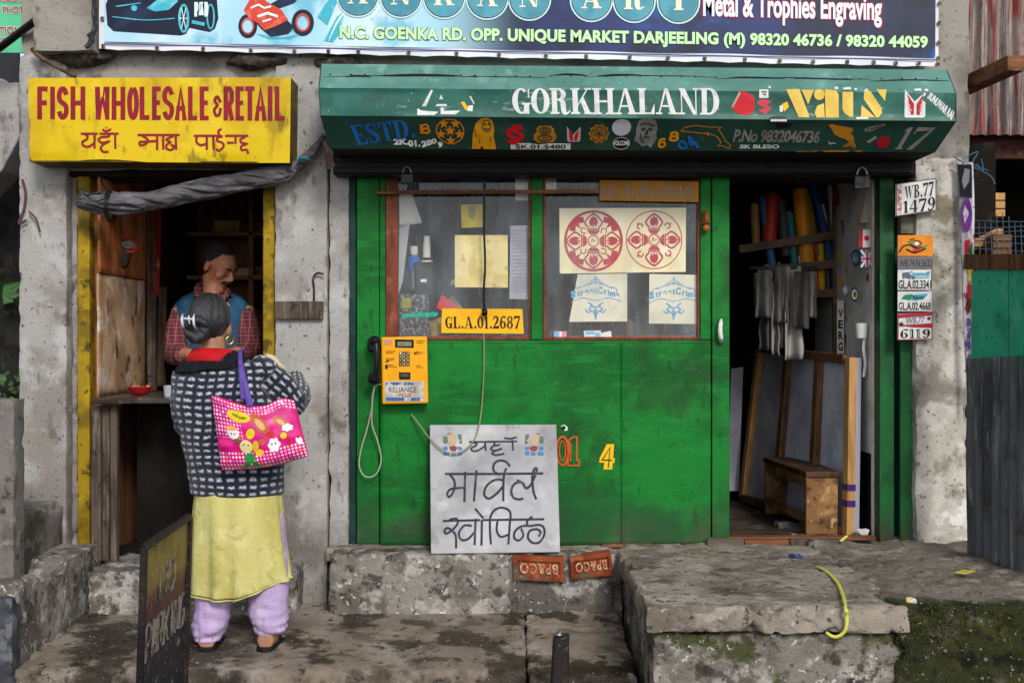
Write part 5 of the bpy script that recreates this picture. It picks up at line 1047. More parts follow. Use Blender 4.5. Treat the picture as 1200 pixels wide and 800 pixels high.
# figures on the panel (vinyl on the building's green front)
Sf = flat(D0 - .008)
def slabnum(q, f, w):
    f(q, w)
q = Decal(Sf, .006); q.ring(659, 528, 8.5, 18, 2.6); q.ring(659, 528, 4.2, 12, 1.2); q.stroke([(667, 515), (672, 511.5), (676, 511.5), (676, 539), (678.5, 539), (678.5, 545), (665.5, 545), (665.5, 539), (668.5, 539), (668.5, 520), (667, 520), (667, 515)], 1.7)
q.build("figure", mat("orange_red_vinyl", 'd2511c', [L('b33f12', 20, .5, .66, .6)], .45), gp, "orange outlined figures half hidden by the marble slab")
q = Decal(Sf, .006); q.poly([(711, 520), (719.5, 520), (718.5, 536), (720.5, 536.5), (719.8, 542), (717.8, 542), (717.4, 549.5), (707, 549.5), (708, 541.8), (702, 541.5), (702.8, 536)]); q.build("figure", YELLOWV, gp, "yellow figure four with a green core")
q = Decal(Sf, .0072); q.stroke([(712.7, 547.5), (714.8, 524), (705.5, 538.5), (717.5, 539)], 1.7); q.build("figure", GREEN, gp)
q = Decal(Sf, .006); q.poly([(657, 499), (661, 497), (665, 500), (665, 504), (661.5, 504.5), (660, 502)]); q.build("sticker", WHITE, gp); q = Decal(Sf, .0075); q.disc(660.5, 500.8, 2.3); q.build("sticker", BLACK, gp)

# payphone
ph = thing("payphone", "yellow wall payphone with black handset fixed to the green front", "telephone", P(475, 473, 6.0))
dp = 5.925
YP = mat("glossy_orange_yellow_plastic", 'eda50c', [L('e29808', 6, .5, .66, .6), L('b97a10', 30, .66, .75, .5, off=3)], .35)
MB().hexa([P(448, 473.5, dp), P(502, 472.5, dp), P(502, 472.5, 5.995), P(448, 473.5, 5.995), P(446.5, 395, dp), P(500.5, 394, dp), P(500.5, 394, 5.995), P(446.5, 395, 5.995)]).build("body", YP, ph, bevel=.008)
Sp = flat(dp)
def ph_(name, m, fn, label=None, lift=.0012): return deco(Sp, name, m, fn, label, ph, lift)
ph_("display", BLACKP, lambda q: q.poly([(463, 397.5), (485, 398), (485, 407.5), (463, 407)])); ph_("display", mat("lcd_grey_green", '8f937c', (), .3), lambda q: q.rect(466, 400.5, 482, 405.3), lift=.003)
ph_("lettering", BLACK, lambda q: (q.sans("CARD 0 12", (467, 401.5, 481, 404.3), .0),), lift=.0045)
m = MB()
for i in range(3):
    for j in range(4):
        c = P(469.6 + i * 4.3, 413.6 + j * 4.4, dp - .003); m.box(c.x - .0075, c.x + .0075, c.y - .003, c.y + .003, c.z - .0075, c.z + .0075)
m.build("keypad", BLACKP, ph, bevel=.002)
ph_("lettering", WHITE, lambda q: [q.sans("123456789*0#"[i + 3 * j], (468.6 + i * 4.3, 412.4 + j * 4.4, 470.6 + i * 4.3, 414.8 + j * 4.4), .0) for i in range(3) for j in range(4)], lift=.0075)
ph_("coin_slot", BLACKP, lambda q: q.poly([(467.5, 436), (481, 436), (481, 444.5), (468, 444.5)])); ph_("coin_slot", mat("slot_grey", '4a4540', (), .4), lambda q: q.rect(469.5, 437.5, 479, 441.5), lift=.003)
ph_("lettering", mat("phone_print_brown", '7a4a14', (), .5), lambda q: [q.rect(x, y, x + w, y + .8) for x, y, w in ((488, 399, 10), (488, 401.2, 8), (452, 411, 12), (452, 413, 9), (452, 419.5, 11), (452, 421.5, 9), (484, 412.5, 12), (485, 414.5, 8), (452, 427, 9), (455, 429, 10), (487, 428, 6), (488, 430, 8))])
ph_("emblem", mat("phone_print_tan", 'c98a6a', (), .5), lambda q: q.poly([(449.5, 397.5), (459, 397.5), (460, 403.5), (450, 404)]))
ph_("emblem", BLACK, lambda q: (q.stroke([(452, 424), (456, 422.3)], 1.4), q.stroke([(486, 414), (490, 411.8)], 1.2), q.rect(451.5, 427.5, 454.5, 432)), lift=.0025)
ph_("sticker", mat("grimy_white_label", 'c9c5ba', [L('9c978b', 9, .5, .68, .8)], .6), lambda q: q.poly([(450.5, 446.5), (497, 446.5), (497.5, 470), (451, 470.5)]), "torn white and blue operator label")
ph_("sticker", mat("washed_blue_print", '3f5f95', [L('c0c2c0', 30, .52, .6, .9)], .6), lambda q: (q.rect(452, 447.5, 485, 451), q.rect(452, 465.5, 492, 469.5)), lift=.0025)
ph_("lettering", mat("label_ink", '3c3f4c', (), .6), lambda q: q.sans("RELIANCE", (456, 453.2, 488, 459.3), .0, 1.05), lift=.0035)
ph_("lettering", mat("label_red", 'b0453f', (), .6), lambda q: q.sans("PLUS", (468, 460.5, 482, 464.6), .01), lift=.0035)
hs_ = MB(); hs_.tube(smooth_path([P(440, 399, 5.91), P(441.5, 412, 5.895), P(441, 432, 5.895), P(439.5, 445, 5.91)], 6), [.026, .024, .017, .015, .0145, .0145, .0145, .0145, .0145, .0145, .0145, .015, .0155, .016, .017, .02, .022, .024, .026][:19], 14)
hs_.ball(P(439, 399.5, 5.915), .031, .028, .026, 18, 12); hs_.ball(P(438.5, 443.5, 5.915), .034, .03, .03, 18, 12)
hs_.build("handset", BLACKP, ph, smooth=True)
m = MB(); m.box(X(432, 6), X(447, 6), Y(5.94), Y(6.01), Z(412, 6), Z(396, 6)); m.build("cradle", BLACKP, ph, bevel=.01)
CORDM = mat("grey_white_cord", 'a9a694', (), .5)
MB().tube(smooth_path([P(447, 450, 5.96), P(440, 452, 5.95), P(436.5, 462, 5.96), P(435, 480, 5.97), P(430, 503, 5.985), P(423, 527, 5.985), P(421, 546, 5.985), P(428, 558, 5.985), P(440, 556, 5.985), P(446.5, 540, 5.985), P(443, 518, 5.98), P(436, 497, 5.97), P(436.5, 470, 5.95), P(439, 452, 5.93)], 8), .0036, 8).build("handset_cord", CORDM, ph, smooth=True)
tag(MB().tube(smooth_path([P(567, 391, 5.985), P(567, 430, 5.985), P(565, 470, 5.985), P(561, 500, 5.94), P(553, 519, 5.92), P(537, 531, 5.905), P(520, 528, 5.91), P(504, 514, 5.93), P(492, 498, 5.96), P(482, 485, 5.985)], 8), .0034, 8).build("phone_wire", mat("dusty_olive_wire", '8c8a62', (), .6), smooth=True), "thin pale wire drooping from the window over the marble slab to the payphone", "wire")
tag(MB().tube(smooth_path([P(567.5, 205, 6.0), P(567, 260, 5.995), P(568.5, 310, 5.995), P(566.5, 345, 5.995), P(568, 366, 5.995)], 6), .0055, 8).bar(P(568, 362, 5.99), P(568, 370, 5.99), .026, .014).build("black_cable", BLACKP, smooth=True), "black cable hanging down the middle of the first shop window", "cable")
tag(MB().bar(P(441, 225.5, 6.0), P(703, 224.5, 6.0), .016, .02).build("wooden_rail", WOOD_X, bevel=.003), "thin brown wooden rail across the tops of both shop windows", "rail")

# padlock things
def padlock(x, y, dd, k, name, label, mt):
    t = thing(name, label, "padlock", P(x, y + 8 * k, dd))
    c = P(x, y, dd); MB().box(c.x - .03 * k, c.x + .03 * k, c.y - .012, c.y + .012, c.z - .028 * k, c.z + .022 * k).build("body", mt, t, bevel=.005)
    MB().tube([c + Vector((math.cos(a) * .02 * k, 0, .02 * k + math.sin(a) * .035 * k)) for a in [math.pi * i / 10 for i in range(11)]], .005 * k, 8).build("shackle", CHROME, t, smooth=True)
padlock(477, 209, 5.87, 1.0, "padlock", "black padlock hanging from the shutter above the first window", BLACKP)
padlock(1010, 213, 5.87, 1.25, "padlock", "steel padlock with a tall shackle hanging above the open door", mat("tarnished_padlock_steel", "4a4a4c", [L("2c2c2e", 20, .45, .62, .8)], .5, metal=.6))
bt = thing("door_bolt", "rusty brass tower bolt with an orange knob on the green stile", "bolt", P(827, 260, 6.0))
BR = mat("orange_rusted_brass", '8a4f22', [L('5a2f16', 20, .45, .62, .8)], .5, metal=.5)
m = MB(); m.box(X(823.5, 6.0), X(830.5, 6.0), Y(6.0) - .004, Y(6.0) + .012, Z(264, 6), Z(247, 6)); m.build("plate", BR, bt, bevel=.003)
m = MB(); m.tube([P(827, 247, 5.985), P(827, 265, 5.985)], .007, 10); m.tube([P(821.5, 261, 5.985), P(833, 260, 5.985)], .005, 8); m.build("rod", BR, bt, smooth=True)
MB().ball(P(827.5, 267, 5.985), .017, .014, .016).build("knob", mat("orange_knob", 'b0542a', (), .4), bt, smooth=True)
hd_ = MB().tube(smooth_path([P(845, 376, 5.995), P(844.5, 379, 5.975), P(844, 388, 5.968), P(845, 396, 5.975), P(845.5, 399, 5.995)], 5), [.008] * 4 + [.011] * 13 + [.008] * 4, 10, flat=.8).build("handle", WHITE, bld, "white enamelled pull handle", smooth=True)
for fy_ in (375.5, 400): MB().ball(P(845, fy_, 5.997), .012, .006, .012).build("fixing", CHROME, hd_, smooth=True)

# ------------------------------------------------------------------ number plates and papers
def plate(name, label, cat, q, dd, mt, marks, th=.004, par=None, group=None, surf=None, bevel=.0008):
    s_ = surf or flat(dd); pts = [s_(*p) for p in q]
    t = thing(name, label, cat, (sum(pts, Vector()) / 4), group)
    n = (pts[1] - pts[0]).cross(pts[3] - pts[0]).normalized(); n = n if n.dot(CAMP - pts[0]) > 0 else -n
    MB().slab(pts, -n * th).build("sheet" if th < .003 else "plate", mt, t, bevel=bevel if th >= .003 else 0)
    for mk in marks:
        deco(s_, mk[0], mk[1], mk[2], mk[3] if len(mk) > 3 else None, t, mk[4] if len(mk) > 4 else .0008)
    return t
def bx(x0, y0, x1, y1): return [(x0, y0), (x1, y0), (x1, y1), (x0, y1)]
YPL = mat("yellow_number_plate", 'f0b412', [L('e2a408', 5, .5, .66, .6)], .4); WPL = mat("white_number_plate", 'd6d5d2', [L('bdbbb7', 9, .5, .68, .7)], .45)
plate("number_plate", "yellow number plate with black roman figures standing inside the first window", "number plate", [(518, 361.5), (612, 362), (614, 391), (517, 390)], 6.022, YPL, [("lettering", BLACK, lambda q: q.roman("GL.A.01.2687", [(521.5, 371), (609.5, 370), (609.5, 385), (522, 384.5)], .1))])
plate("number_plate", "dull orange number plate with grey stencil figures at the top of the second window", "number plate", [(702.5, 211), (818.5, 212.5), (818.5, 237), (702.5, 235)], 6.016, mat("dull_orange_plate", 'b87a12', [L('9a6410', 5, .45, .66, .7)], .5), [("lettering", mat("plate_grey", '8a8480', (), .5), lambda q: q.roman("GL.D.01.2842", [(705, 217.5), (811, 218), (811, 232.5), (705, 230.5)], .1))])
wp = [("lettering", BLACK, lambda q: (q.roman("WB.77", [(1060, 219), (1094, 212.5), (1094, 229), (1060, 233.5)], .1), q.roman("1479", [(1058.5, 236), (1096, 230.5), (1096, 246), (1058.5, 250)], .12)))]
wp += [("border", BLACK, lambda q: q.stroke([(1050.3, 215.8), (1096.8, 209.2), (1096.8, 246.2), (1050.3, 253.2), (1050.3, 215.8)], .9)), ("emblem", mat("plate_red_pattern", 'b4606a', [L('d8d5d2', 60, .5, .58, .9)], .5), lambda q: q.poly([(1051.5, 219), (1056.5, 218.3), (1056.5, 250), (1051.5, 251)]))]
plate("number_plate", "large tilted white number plate topmost on the whitewashed pillar", "number plate", [(1049.5, 215.5), (1097.5, 208.5), (1097.5, 247), (1049.5, 254)], 5.93, WPL, wp)
def fish(q):
    q.poly([(1054, 291), (1062, 284), (1074, 283), (1090, 288), (1084, 294), (1070, 296), (1060, 294)])
plate("number_plate", "small orange plate with a dark racing emblem on the whitewashed pillar", "number plate", bx(1052, 275.5, 1093.5, 300), 5.935, ORANGE, [("emblem", BLACK, lambda q: (q.stroke([(1053.5, 296), (1058, 289), (1066, 287), (1074, 291), (1086, 288)], 1.8, 4), q.stroke([(1062, 292), (1072, 296), (1085, 291)], 2.2, 4), q.ring(1074, 285.5, 6, 4, 1.2), q.stroke([(1066, 281), (1072, 279.5)], 1.2))), ("emblem", mat("emblem_olive", '6a7a2e', (), .5), lambda q: (q.poly([(1063, 283), (1071, 281), (1069, 287)]), q.poly([(1080, 289), (1088, 286), (1084, 292)])), None, .002), ("emblem", WHITE, lambda q: q.disc(1074, 285.5, 2.2), None, .002), ("emblem", REDV, lambda q: q.poly([(1069, 292.5), (1079, 291), (1074, 295.5)]), None, .003)])
plate("number_plate", "grey plate with faded dark figures below the orange plate", "number plate", bx(1052, 300.6, 1093.5, 315.5), 5.934, mat("grey_plate", '6a6668', (), .5), [("lettering", mat("plate_charcoal", '2c2a30', (), .5), lambda q: q.sans("WB.74.N.5632", (1054, 304, 1092, 312.5), .0))])
teal_w = mat("sign_sky_blue", '2f9cb8', (), .5)
plate("number_plate", "white plate with pale blue winged emblem above black digits", "number plate", bx(1052, 316, 1091.8, 340.4), 5.935, WPL, [("lettering", BLACK, lambda q: q.sans("GL.A.02.3341", (1053, 328, 1091, 338.5), .02)), ("border", BLACK, lambda q: q.stroke([(1052.4, 340), (1091.4, 340), (1091.4, 316.4)], .6)), ("emblem", teal_w, lambda q: (q.sans("Cromwill", (1064, 317.8, 1090, 323.5), .04, 1, .3), q.rect(1066, 324.6, 1089, 325.6)), None, .002), ("emblem", mat("emblem_slate", '55606c', (), .5), lambda q: (q.poly([(1057, 320), (1064, 318.5), (1068, 323), (1066, 327), (1061, 325), (1058, 327)]), q.disc(1070, 325, 2)), None, .003)])
plate("number_plate", "white plate with teal streak emblem above black digits", "number plate", bx(1052, 341.4, 1091.6, 365.2), 5.933, WPL, [("lettering", BLACK, lambda q: q.sans("GL.A.02.4668", (1053, 354, 1090.8, 363.4), .02)), ("border", BLACK, lambda q: q.stroke([(1052.4, 364.8), (1091.2, 364.8)], .6)), ("emblem", mat("emblem_green", '1d7a5c', (), .5), lambda q: q.poly([(1056, 350), (1060, 345.5), (1068, 344.5), (1074, 348), (1066, 351.5)]), None, .002), ("emblem", teal_w, lambda q: (q.poly([(1066, 350), (1072, 345), (1087, 344), (1086, 346.5), (1074, 352)]), ), None, .003), ("lettering", BLACK, lambda q: q.sans("Racer", (1069, 346, 1084, 350.5), .02, 1, .3), None, .0045)])
def fl6119(q): q.poly([(1052, 368.5), (1092.5, 366.5), (1092.5, 369.5), (1052, 373)]); q.poly([(1052, 381), (1092.5, 378.5), (1092.5, 384), (1070, 383.5)]); q.stroke([(1052.5, 367.3), (1092.2, 366.3), (1092.2, 397.2), (1052.5, 398), (1052.5, 367.3)], 1.1)
plate("number_plate", "white plate with red stripes and two black stars lowest on the whitewashed pillar", "number plate", [(1051.8, 367), (1092.8, 366), (1092.8, 397.6), (1051.8, 398.4)], 5.935, WPL, [("border", mat("plate_crimson", '9e1f33', (), .5), fl6119), ("lettering", mat("plate_lilac_grey", '7b7a92', (), .5), lambda q: q.sans("WB.77", [(1062, 371.5), (1084, 370), (1083, 378), (1061, 380)], .03), None, .002), ("lettering", BLACK, lambda q: (q.roman("6119", (1055, 385.5, 1090, 396), .12), q.star(1056, 380, 4), q.star(1088.5, 373, 3)), None, .002), ("lettering", WPL, lambda q: [q.rect(1058 + 9 * k, 386.5, 1058.8 + 9 * k, 395) for k in range(4)], None, .004)])
m = MB(); m.box(X(1052, 6.05), X(1088, 6.05), Y(6.0), Y(6.05), Z(274, 6.02), Z(252, 6.02)); m.build("backing_board", mat("dirty_plywood_strip", '6f685c', [L('46403a', 8, .45, .62, .8)], .9), bld)

# posters in the second window
RINK = mat("crimson_print", 'ab1a30', [L('bd4052', 20, .54, .7, .6)], .7)
def vajra(q, cx, cy, r, heavy):
    q.ring(cx, cy, r, r * 1.04, 3 if heavy else 1.1, 56); q.ring(cx, cy, 6.8, 7, 1.3)
    q.stroke([(cx - 3, cy + 2), (cx - 1, cy - 2.5), (cx, cy + 1), (cx + 3, cy - 1.5)], .8, 4)
    for k in range(4):
        a = R(90 * k); c_, s_ = math.cos(a), math.sin(a)
        T = lambda u, v: (cx + (u * c_ - v * s_) * r / 36, cy + (u * s_ + v * c_) * r / 36)
        q.poly([T(8, -4), T(13, -8), T(13, 8), T(8, 4)]); q.stroke([T(14.5, -7.5), T(14.5, 7.5)], 1.5); q.poly([T(18, -2), T(23, -5.5), T(28, -2.5), T(30, 0), T(28, 2.5), T(23, 5.5), T(18, 2), T(22, 0)])
        q.stroke([T(16, -6), T(22, -10.5), T(29, -6), T(33.5, 0)], 1.8 if heavy else 2.0, 5); q.stroke([T(16, 6), T(22, 10.5), T(29, 6), T(33.5, 0)], 1.8 if heavy else 2.0, 5)
        q.stroke([T(16, 0), T(24, -.6), T(32, 0)], [1.2, 2.2, .8], 4); q.stroke([T(17, -3), T(23, -4.8), T(29, -2.4)], 1.0, 4); q.stroke([T(17, 3), T(23, 4.8), T(29, 2.4)], 1.0, 4)
        a2 = R(90 * k + 45); U = lambda u, v: (cx + (u * math.cos(a2) - v * math.sin(a2)) * r / 36, cy + (u * math.sin(a2) + v * math.cos(a2)) * r / 36)
        if heavy:
            q.poly([U(24, -8), U(30, -12), U(34, -5), U(34.5, 5), U(30, 12), U(24, 8), U(28, 2), U(21, 0), U(28, -2)]); q.stroke([U(13, 0), U(18, -3), U(21, 1), U(17, 4)], 1.2, 4)
        else:
            q.stroke([U(22, -3), U(26, -4), U(28, 0), U(25, 3), U(22, 1)], 1.5, 4); q.stroke([U(27, -3), U(30, 1)], 1.4)
plate("poster", "cream poster with two round crimson thunderbolt emblems in the second window", "poster", [(655.5, 244), (804, 243.5), (803.5, 318.5), (656, 320.5)], 6.058, PAPER_C, [("print", RINK, lambda q: vajra(q, 695.5, 282.3, 34.5, True), "heavy crimson ring emblem"), ("print", RINK, lambda q: vajra(q, 766.5, 281, 33, False), "lighter crimson ring emblem")], .0015)
BINK = mat("sky_blue_print", '4a8fbe', [L('75abd0', 22, .5, .66, .7)], .7)
def street(q, x, y):
    n = 11; t = "StreetCrime"; pos = [0, .12, .2, .3, .41, .5, .6, .72, .79, .88, 1.0]
    for i, ch in enumerate(t):
        u = pos[i]; px = x - 26 + 52 * u; py = y - 5 * math.sin(u * math.pi) + 1; h = 8.5 if ch in 'SC' else 6.5 if ch in 'ti' else 5.4; w = {'i': .8, 't': 1.6, 'r': 1.6, 'm': 3.3, 'S': 3.0, 'C': 3.0}.get(ch, 2.2)
        q.sans(ch, (px - w, py - h, px + w, py), .05)
    q.stroke([(x - 29, y + 6), (x - 15, y + 1), (x, y + 4), (x + 15, y + 1), (x + 30, y + 5)], .9, 5); q.stroke([(x - 20, y - 10), (x - 8, y - 16), (x, y - 22), (x + 8, y - 16), (x + 20, y - 10)], .9, 5)
    q.stroke([(x - 8, y - 14), (x, y - 18), (x + 8, y - 14)], 1.2, 4); q.stroke([(x, y - 25), (x, y - 15)], 1.3); q.stroke([(x - 25, y - 4), (x - 24, y - 10), (x - 18, y - 12)], .8, 4); q.stroke([(x + 25, y - 4), (x + 24, y - 10), (x + 18, y - 12)], .8, 4)
    q.stroke([(x - 9, y + 6), (x - 4, y + 10), (x - 8, y + 14), (x - 2, y + 18), (x, y + 26)], 1.6, 4); q.stroke([(x + 9, y + 6), (x + 4, y + 10), (x + 8, y + 14), (x + 2, y + 18), (x, y + 26)], 1.6, 4)
    q.stroke([(x - 6, y + 9), (x, y + 12), (x + 6, y + 9)], 1.6, 4); q.stroke([(x - 12, y + 14), (x - 9, y + 18), (x - 5, y + 16)], 1.4, 4); q.stroke([(x + 12, y + 14), (x + 9, y + 18), (x + 5, y + 16)], 1.4, 4); q.poly([(x - 2, y + 14), (x + 2, y + 14), (x, y + 22)])
plate("printed_cloth", "off white cloth panel with blue crest and lettering below the first crimson ring", "cloth", [(677, 321.5), (735, 320.5), (735, 376.5), (667, 377)], 6.064, CLOTH_C, [("print", BINK, lambda q: street(q, 698, 348))], .0015)
plate("printed_cloth", "off white cloth panel with blue crest and lettering against the window edge", "cloth", [(761, 321), (817.5, 322), (817.5, 379.5), (760.5, 379)], 6.064, CLOTH_C, [("print", BINK, lambda q: street(q, 789.5, 349))], .0015)
plate("paper_scrap", "tiny pink and blue card on the sill of the second window", "card", bx(649, 388, 664, 396), 6.05, mat("pink_card", 'd98aa8', (), .6), [("print", mat("card_blue", '6fb6dc', (), .6), lambda q: q.rect(649.5, 388.5, 656, 395.5)), ("print", WHITE, lambda q: q.rect(655.5, 388.5, 658.5, 395.5), None, .002)], .0015)
plate("paper_scrap", "white and blue packet lying on the sill of the second window", "packet", [(684, 387.5), (704, 387), (705, 396), (685, 396.5)], 6.05, WHITEP, [("print", mat("card_blue", '', ()), lambda q: (q.poly([(686, 388.5), (696, 388), (697, 391), (687, 392)]), q.rect(698, 390, 703, 394)))], .0015)
plate("paper_scrap", "crumpled white slip leaning on the sill of the second window", "paper", [(704, 390), (716, 387.5), (717, 395.5), (705, 396.5)], 6.055, WHITEP, [], .0015)
# behind the first window
plate("paper_sheet", "large square of yellowed paper taped inside the first window", "paper", [(533, 275.5), (595, 275.5), (595.3, 337), (533, 336.5)], 6.062, PAPER_Y, [], .0015)
plate("paper_sheet", "small yellow note taped above the yellowed square", "paper", [(540, 240), (567, 239.5), (567.5, 266), (541, 267)], 6.062, mat("mustard_note", 'b9a52c', [L('98861f', 9, .45, .65, .8)], .8), [("print", mat("note_grey", '8a8250', (), .8), lambda q: (q.poly([(548, 241), (558, 241), (556, 258), (550, 256)]),))], .0015)
plate("paper_sheet", "pale typed sheet hanging at the window mullion", "paper", [(598, 264.5), (620.5, 264), (620.5, 351), (597, 350)], 6.064, mat("pale_grey_paper", '9a9ba6', [L('82838f', 6, .45, .65, .7)], .8), [("print", mat("typed_grey", '7d7e8c', (), .8), lambda q: [q.rect(600, 270 + i * 4.2, 617, 270.8 + i * 4.2) for i in range(18)])], .0015)
m = MB(); m.nonormal = True; m.grid(lambda u, v: P(468 + (26 + 1 * v) * u - (0 if v > .5 else 0), 222 + 42 * (1 - v) - 3 * u * (1 - v), 6.1) + Vector((0, .03 * math.sin(u * 2.5), 0)) - Vector((.06 * u * v, 0, 0)), 12, 10)
tag(m.build("paper_sheet", WHITEP, smooth=True, solid=.001), "curled white paper hanging at the top corner of the first window", "paper")
tag(MB().slab([P(468, 262, 6.12), P(480, 263, 6.12), P(472, 330, 6.12), P(467, 345, 6.12)], (0, .002, 0)).build("paper_strip", mat("grey_white_paper", 'a3a4a8', (), .8)), "long pale paper strip behind the red brown window frame", "paper")
plate("paper_sheet", "white sheet standing in for a bright light patch at the window top", "paper", bx(604, 208, 623, 235), 6.10, WHITEP, [], .0015)  # white sheet added to stand in for a bright patch of light
plate("paper_sheet", "narrow pale slip at the top corner of the second window", "paper", bx(639, 207, 652, 222), 6.10, WHITEP, [], .0015)  # second added sheet, carries the same bright patch past the mullion
sc1 = thing("spray_can", "silver spray can with a blue label on the window ledge", "spray can", P(485, 340, 6.2))
MB().lathe(P(485, 340, 6.2), [(.026, 0), (.027, .01), (.027, .16), (.02, .175)], 20).build("can", CHROME, sc1, smooth=True, auto=40); MB().lathe(P(485, 317, 6.2), [(.0275, 0), (.0275, .07)], 20).build("label", BLUEV, sc1); MB().lathe(P(485, 299, 6.2), [(.018, 0), (.02, .012), (.02, .04), (.017, .045)], 16).build("cap", WHITEP, sc1, smooth=True, auto=40)
sc1 = thing("spray_can", "white bottle with a tall nozzle cap on the window ledge", "bottle", P(500, 340, 6.22))
MB().lathe(P(500, 340, 6.22), [(.03, 0), (.032, .02), (.032, .14), (.03, .15)], 20).build("bottle", mat("milky_plastic", 'b9b7b0', (), .4), sc1, smooth=True, auto=40); MB().lathe(P(500, 302, 6.22), [(.02, 0), (.02, .05), (.016, .1), (.014, .11)], 16).build("cap", WHITEP, sc1, smooth=True, auto=40)
spk = thing("desk_gadget", "upright black box gadget with a small white badge on the window ledge", "gadget", P(497, 345, 6.12))
MB().hexa([P(486, 346, 6.12), P(508, 346, 6.12), P(508, 346, 6.2), P(486, 346, 6.2), P(485, 307, 6.12), P(508, 307, 6.12), P(508, 307, 6.2), P(485, 307, 6.2)]).build("body", BLACKP, spk, bevel=.006)
deco(flat(6.12), "badge", WHITE, lambda q: q.rect(493, 327, 500, 330.5), None, spk); deco(flat(6.12), "screen", mat("screen_grey", '2c2d31', (), .15), lambda q: q.rect(489, 311, 505, 334), None, spk, .0005)
m = MB(); m.box(X(452, 6.1), X(820, 6.1), Y(6.075), Y(6.35), Z(398, 6.1), Z(393.5, 6.1)); m.build("window_ledge", WOOD_X, bld)
cb = thing("equipment_case", "speckled grey equipment case below the spray cans in the window", "case", P(485, 393, 6.12))
MB().hexa([P(468, 393, 6.12), P(503, 393, 6.12), P(503, 393, 6.25), P(468, 393, 6.25), P(468, 344, 6.12), P(503, 345, 6.12), P(503, 345, 6.25), P(468, 344, 6.25)]).build("body", mat("speckled_grey_case", '3c3e44', [L('85878c', 60, .52, .6, .8), L('15161a', 40, .55, .65, .8, off=3)], .6), cb, bevel=.004)
deco(flat(6.12), "badge", mat("badge_mustard", '8d8423', (), .5), lambda q: q.rect(471, 349, 482, 361), None, cb); deco(flat(6.12), "badge", BLACKP, lambda q: (q.disc(476.5, 351.5, 5, 2.6), q.disc(476.5, 359.5, 5, 2.4)), None, cb, .002)
deco(flat(6.033), "lettering", mat("teal_vinyl", '1fae97', (), .5), lambda q: q.sans("syndicate", [(471, 366), (513, 363.5), (513, 373), (470, 374)], .04, 1, .35), "teal script sticker on the glass", [o for o in bld.children if o.name.startswith("window") and not o.name.startswith("window_")][0] if False else gp, .0)
tag(MB().slab([P(511, 360, 6.15), P(518, 345, 6.15), P(538, 362, 6.15), P(530, 372, 6.15)], (0, .02, 0)).build("red_booklet", REDV, bevel=.002), "red booklet leaning behind the yellow number plate", "booklet")
tag(MB().slab([P(524, 352, 6.18), P(530, 346, 6.18), P(542, 360, 6.18), P(538, 370, 6.18)], (0, .01, 0)).build("brown_card", mat("tan_card", '8f7a4a', (), .8)), "tan card standing behind the red booklet", "card")
tag(MB().slab([P(503, 377, 6.13), P(520, 370, 6.13), P(530, 390, 6.13), P(505, 394, 6.13)], (0, .05, 0)).build("card_packet", mat("olive_brown_card", '6b5a2e', [L('9a8a4a', 12, .5, .65, .8)], .8)), "olive brown packet lying beside the speckled case", "packet")
# dark partition behind the displays; paler blotches imitate reflections in the glass
m = MB(); m.box(X(452, 6.4), X(850, 6.4), Y(6.42), Y(6.45), .33, 2.3); m.build("partition", mat("reflection_blotched_partition", '252c36', [L('171c24', 2.5, .42, .62, .85, (3, 3, .6)), L('4d5a68', 5, .52, .7, .8, (4, 4, .6), off=3), L('6b7784', 9, .6, .72, .6, (3, 3, .8), off=9)], .8), bld)

# more stock behind the first window
for i, (x, y, w, h, c_, lab) in enumerate(((515, 393, 7, 20, '4a6a8a', "small slate blue jar behind the yellow plate"), (462 + 66, 330, 5, 5, 'c9c6bf', "tiny white tag stuck on the partition"), (575, 352, 16, 7, '6a2f2a', "dull red tin lying behind the yellow plate"), (607, 392, 12, 26, '3a3f46', "dark bottle at the mullion end of the ledge"), (590, 360, 8, 24, '7a7468', "grey tube standing behind the yellow plate"))):
    if i == 1: tag(MB().slab([P(x, y, 6.4), P(x + w, y - 4, 6.4), P(x + w, y + 2, 6.4), P(x, y + h, 6.4)], (0, .003, 0)).build("paper_tag", WHITEP), lab, "tag"); continue
    c = P(x, y if i != 2 else 393, 6.24); c.z = Z(393.2, 6.1)
    tag(MB().lathe(c, [(w / 460, 0), (w / 440, .006), (w / 440, h / 240 * .8), (w / 700, h / 240 * .9), (w / 700, h / 240)], 18).build("jar", mat("stock_" + c_, c_, [L(tuple(q * .6 for q in hx(c_)), 20, .45, .62, .7)], .4), smooth=True, auto=40), lab, "jar", "stock on the window ledge")
for i, (x, h) in enumerate(((668, 26), (738, 20), (748, 30))):
    c = P(x, 393, 6.22); c.z = Z(393.2, 6.1)
    tag(MB().lathe(c, [(.024, 0), (.026, .01), (.026, h / 240 * .8), (.012, h / 240 * .92), (.012, h / 240)], 18).build("jar", mat("stock_dark_%d" % i, ('3b3e46', '54504a', '2d3a44')[i], (), .35), smooth=True, auto=40), ("squat dark bottle at the mullion side of the second window", "short brown bottle between the two blue crest cloths", "tall slate bottle between the two blue crest cloths")[i], "bottle", "stock on the window ledge")
# ================================================================== INSIDE THE PRINT SHOP
FLOORZ = .337
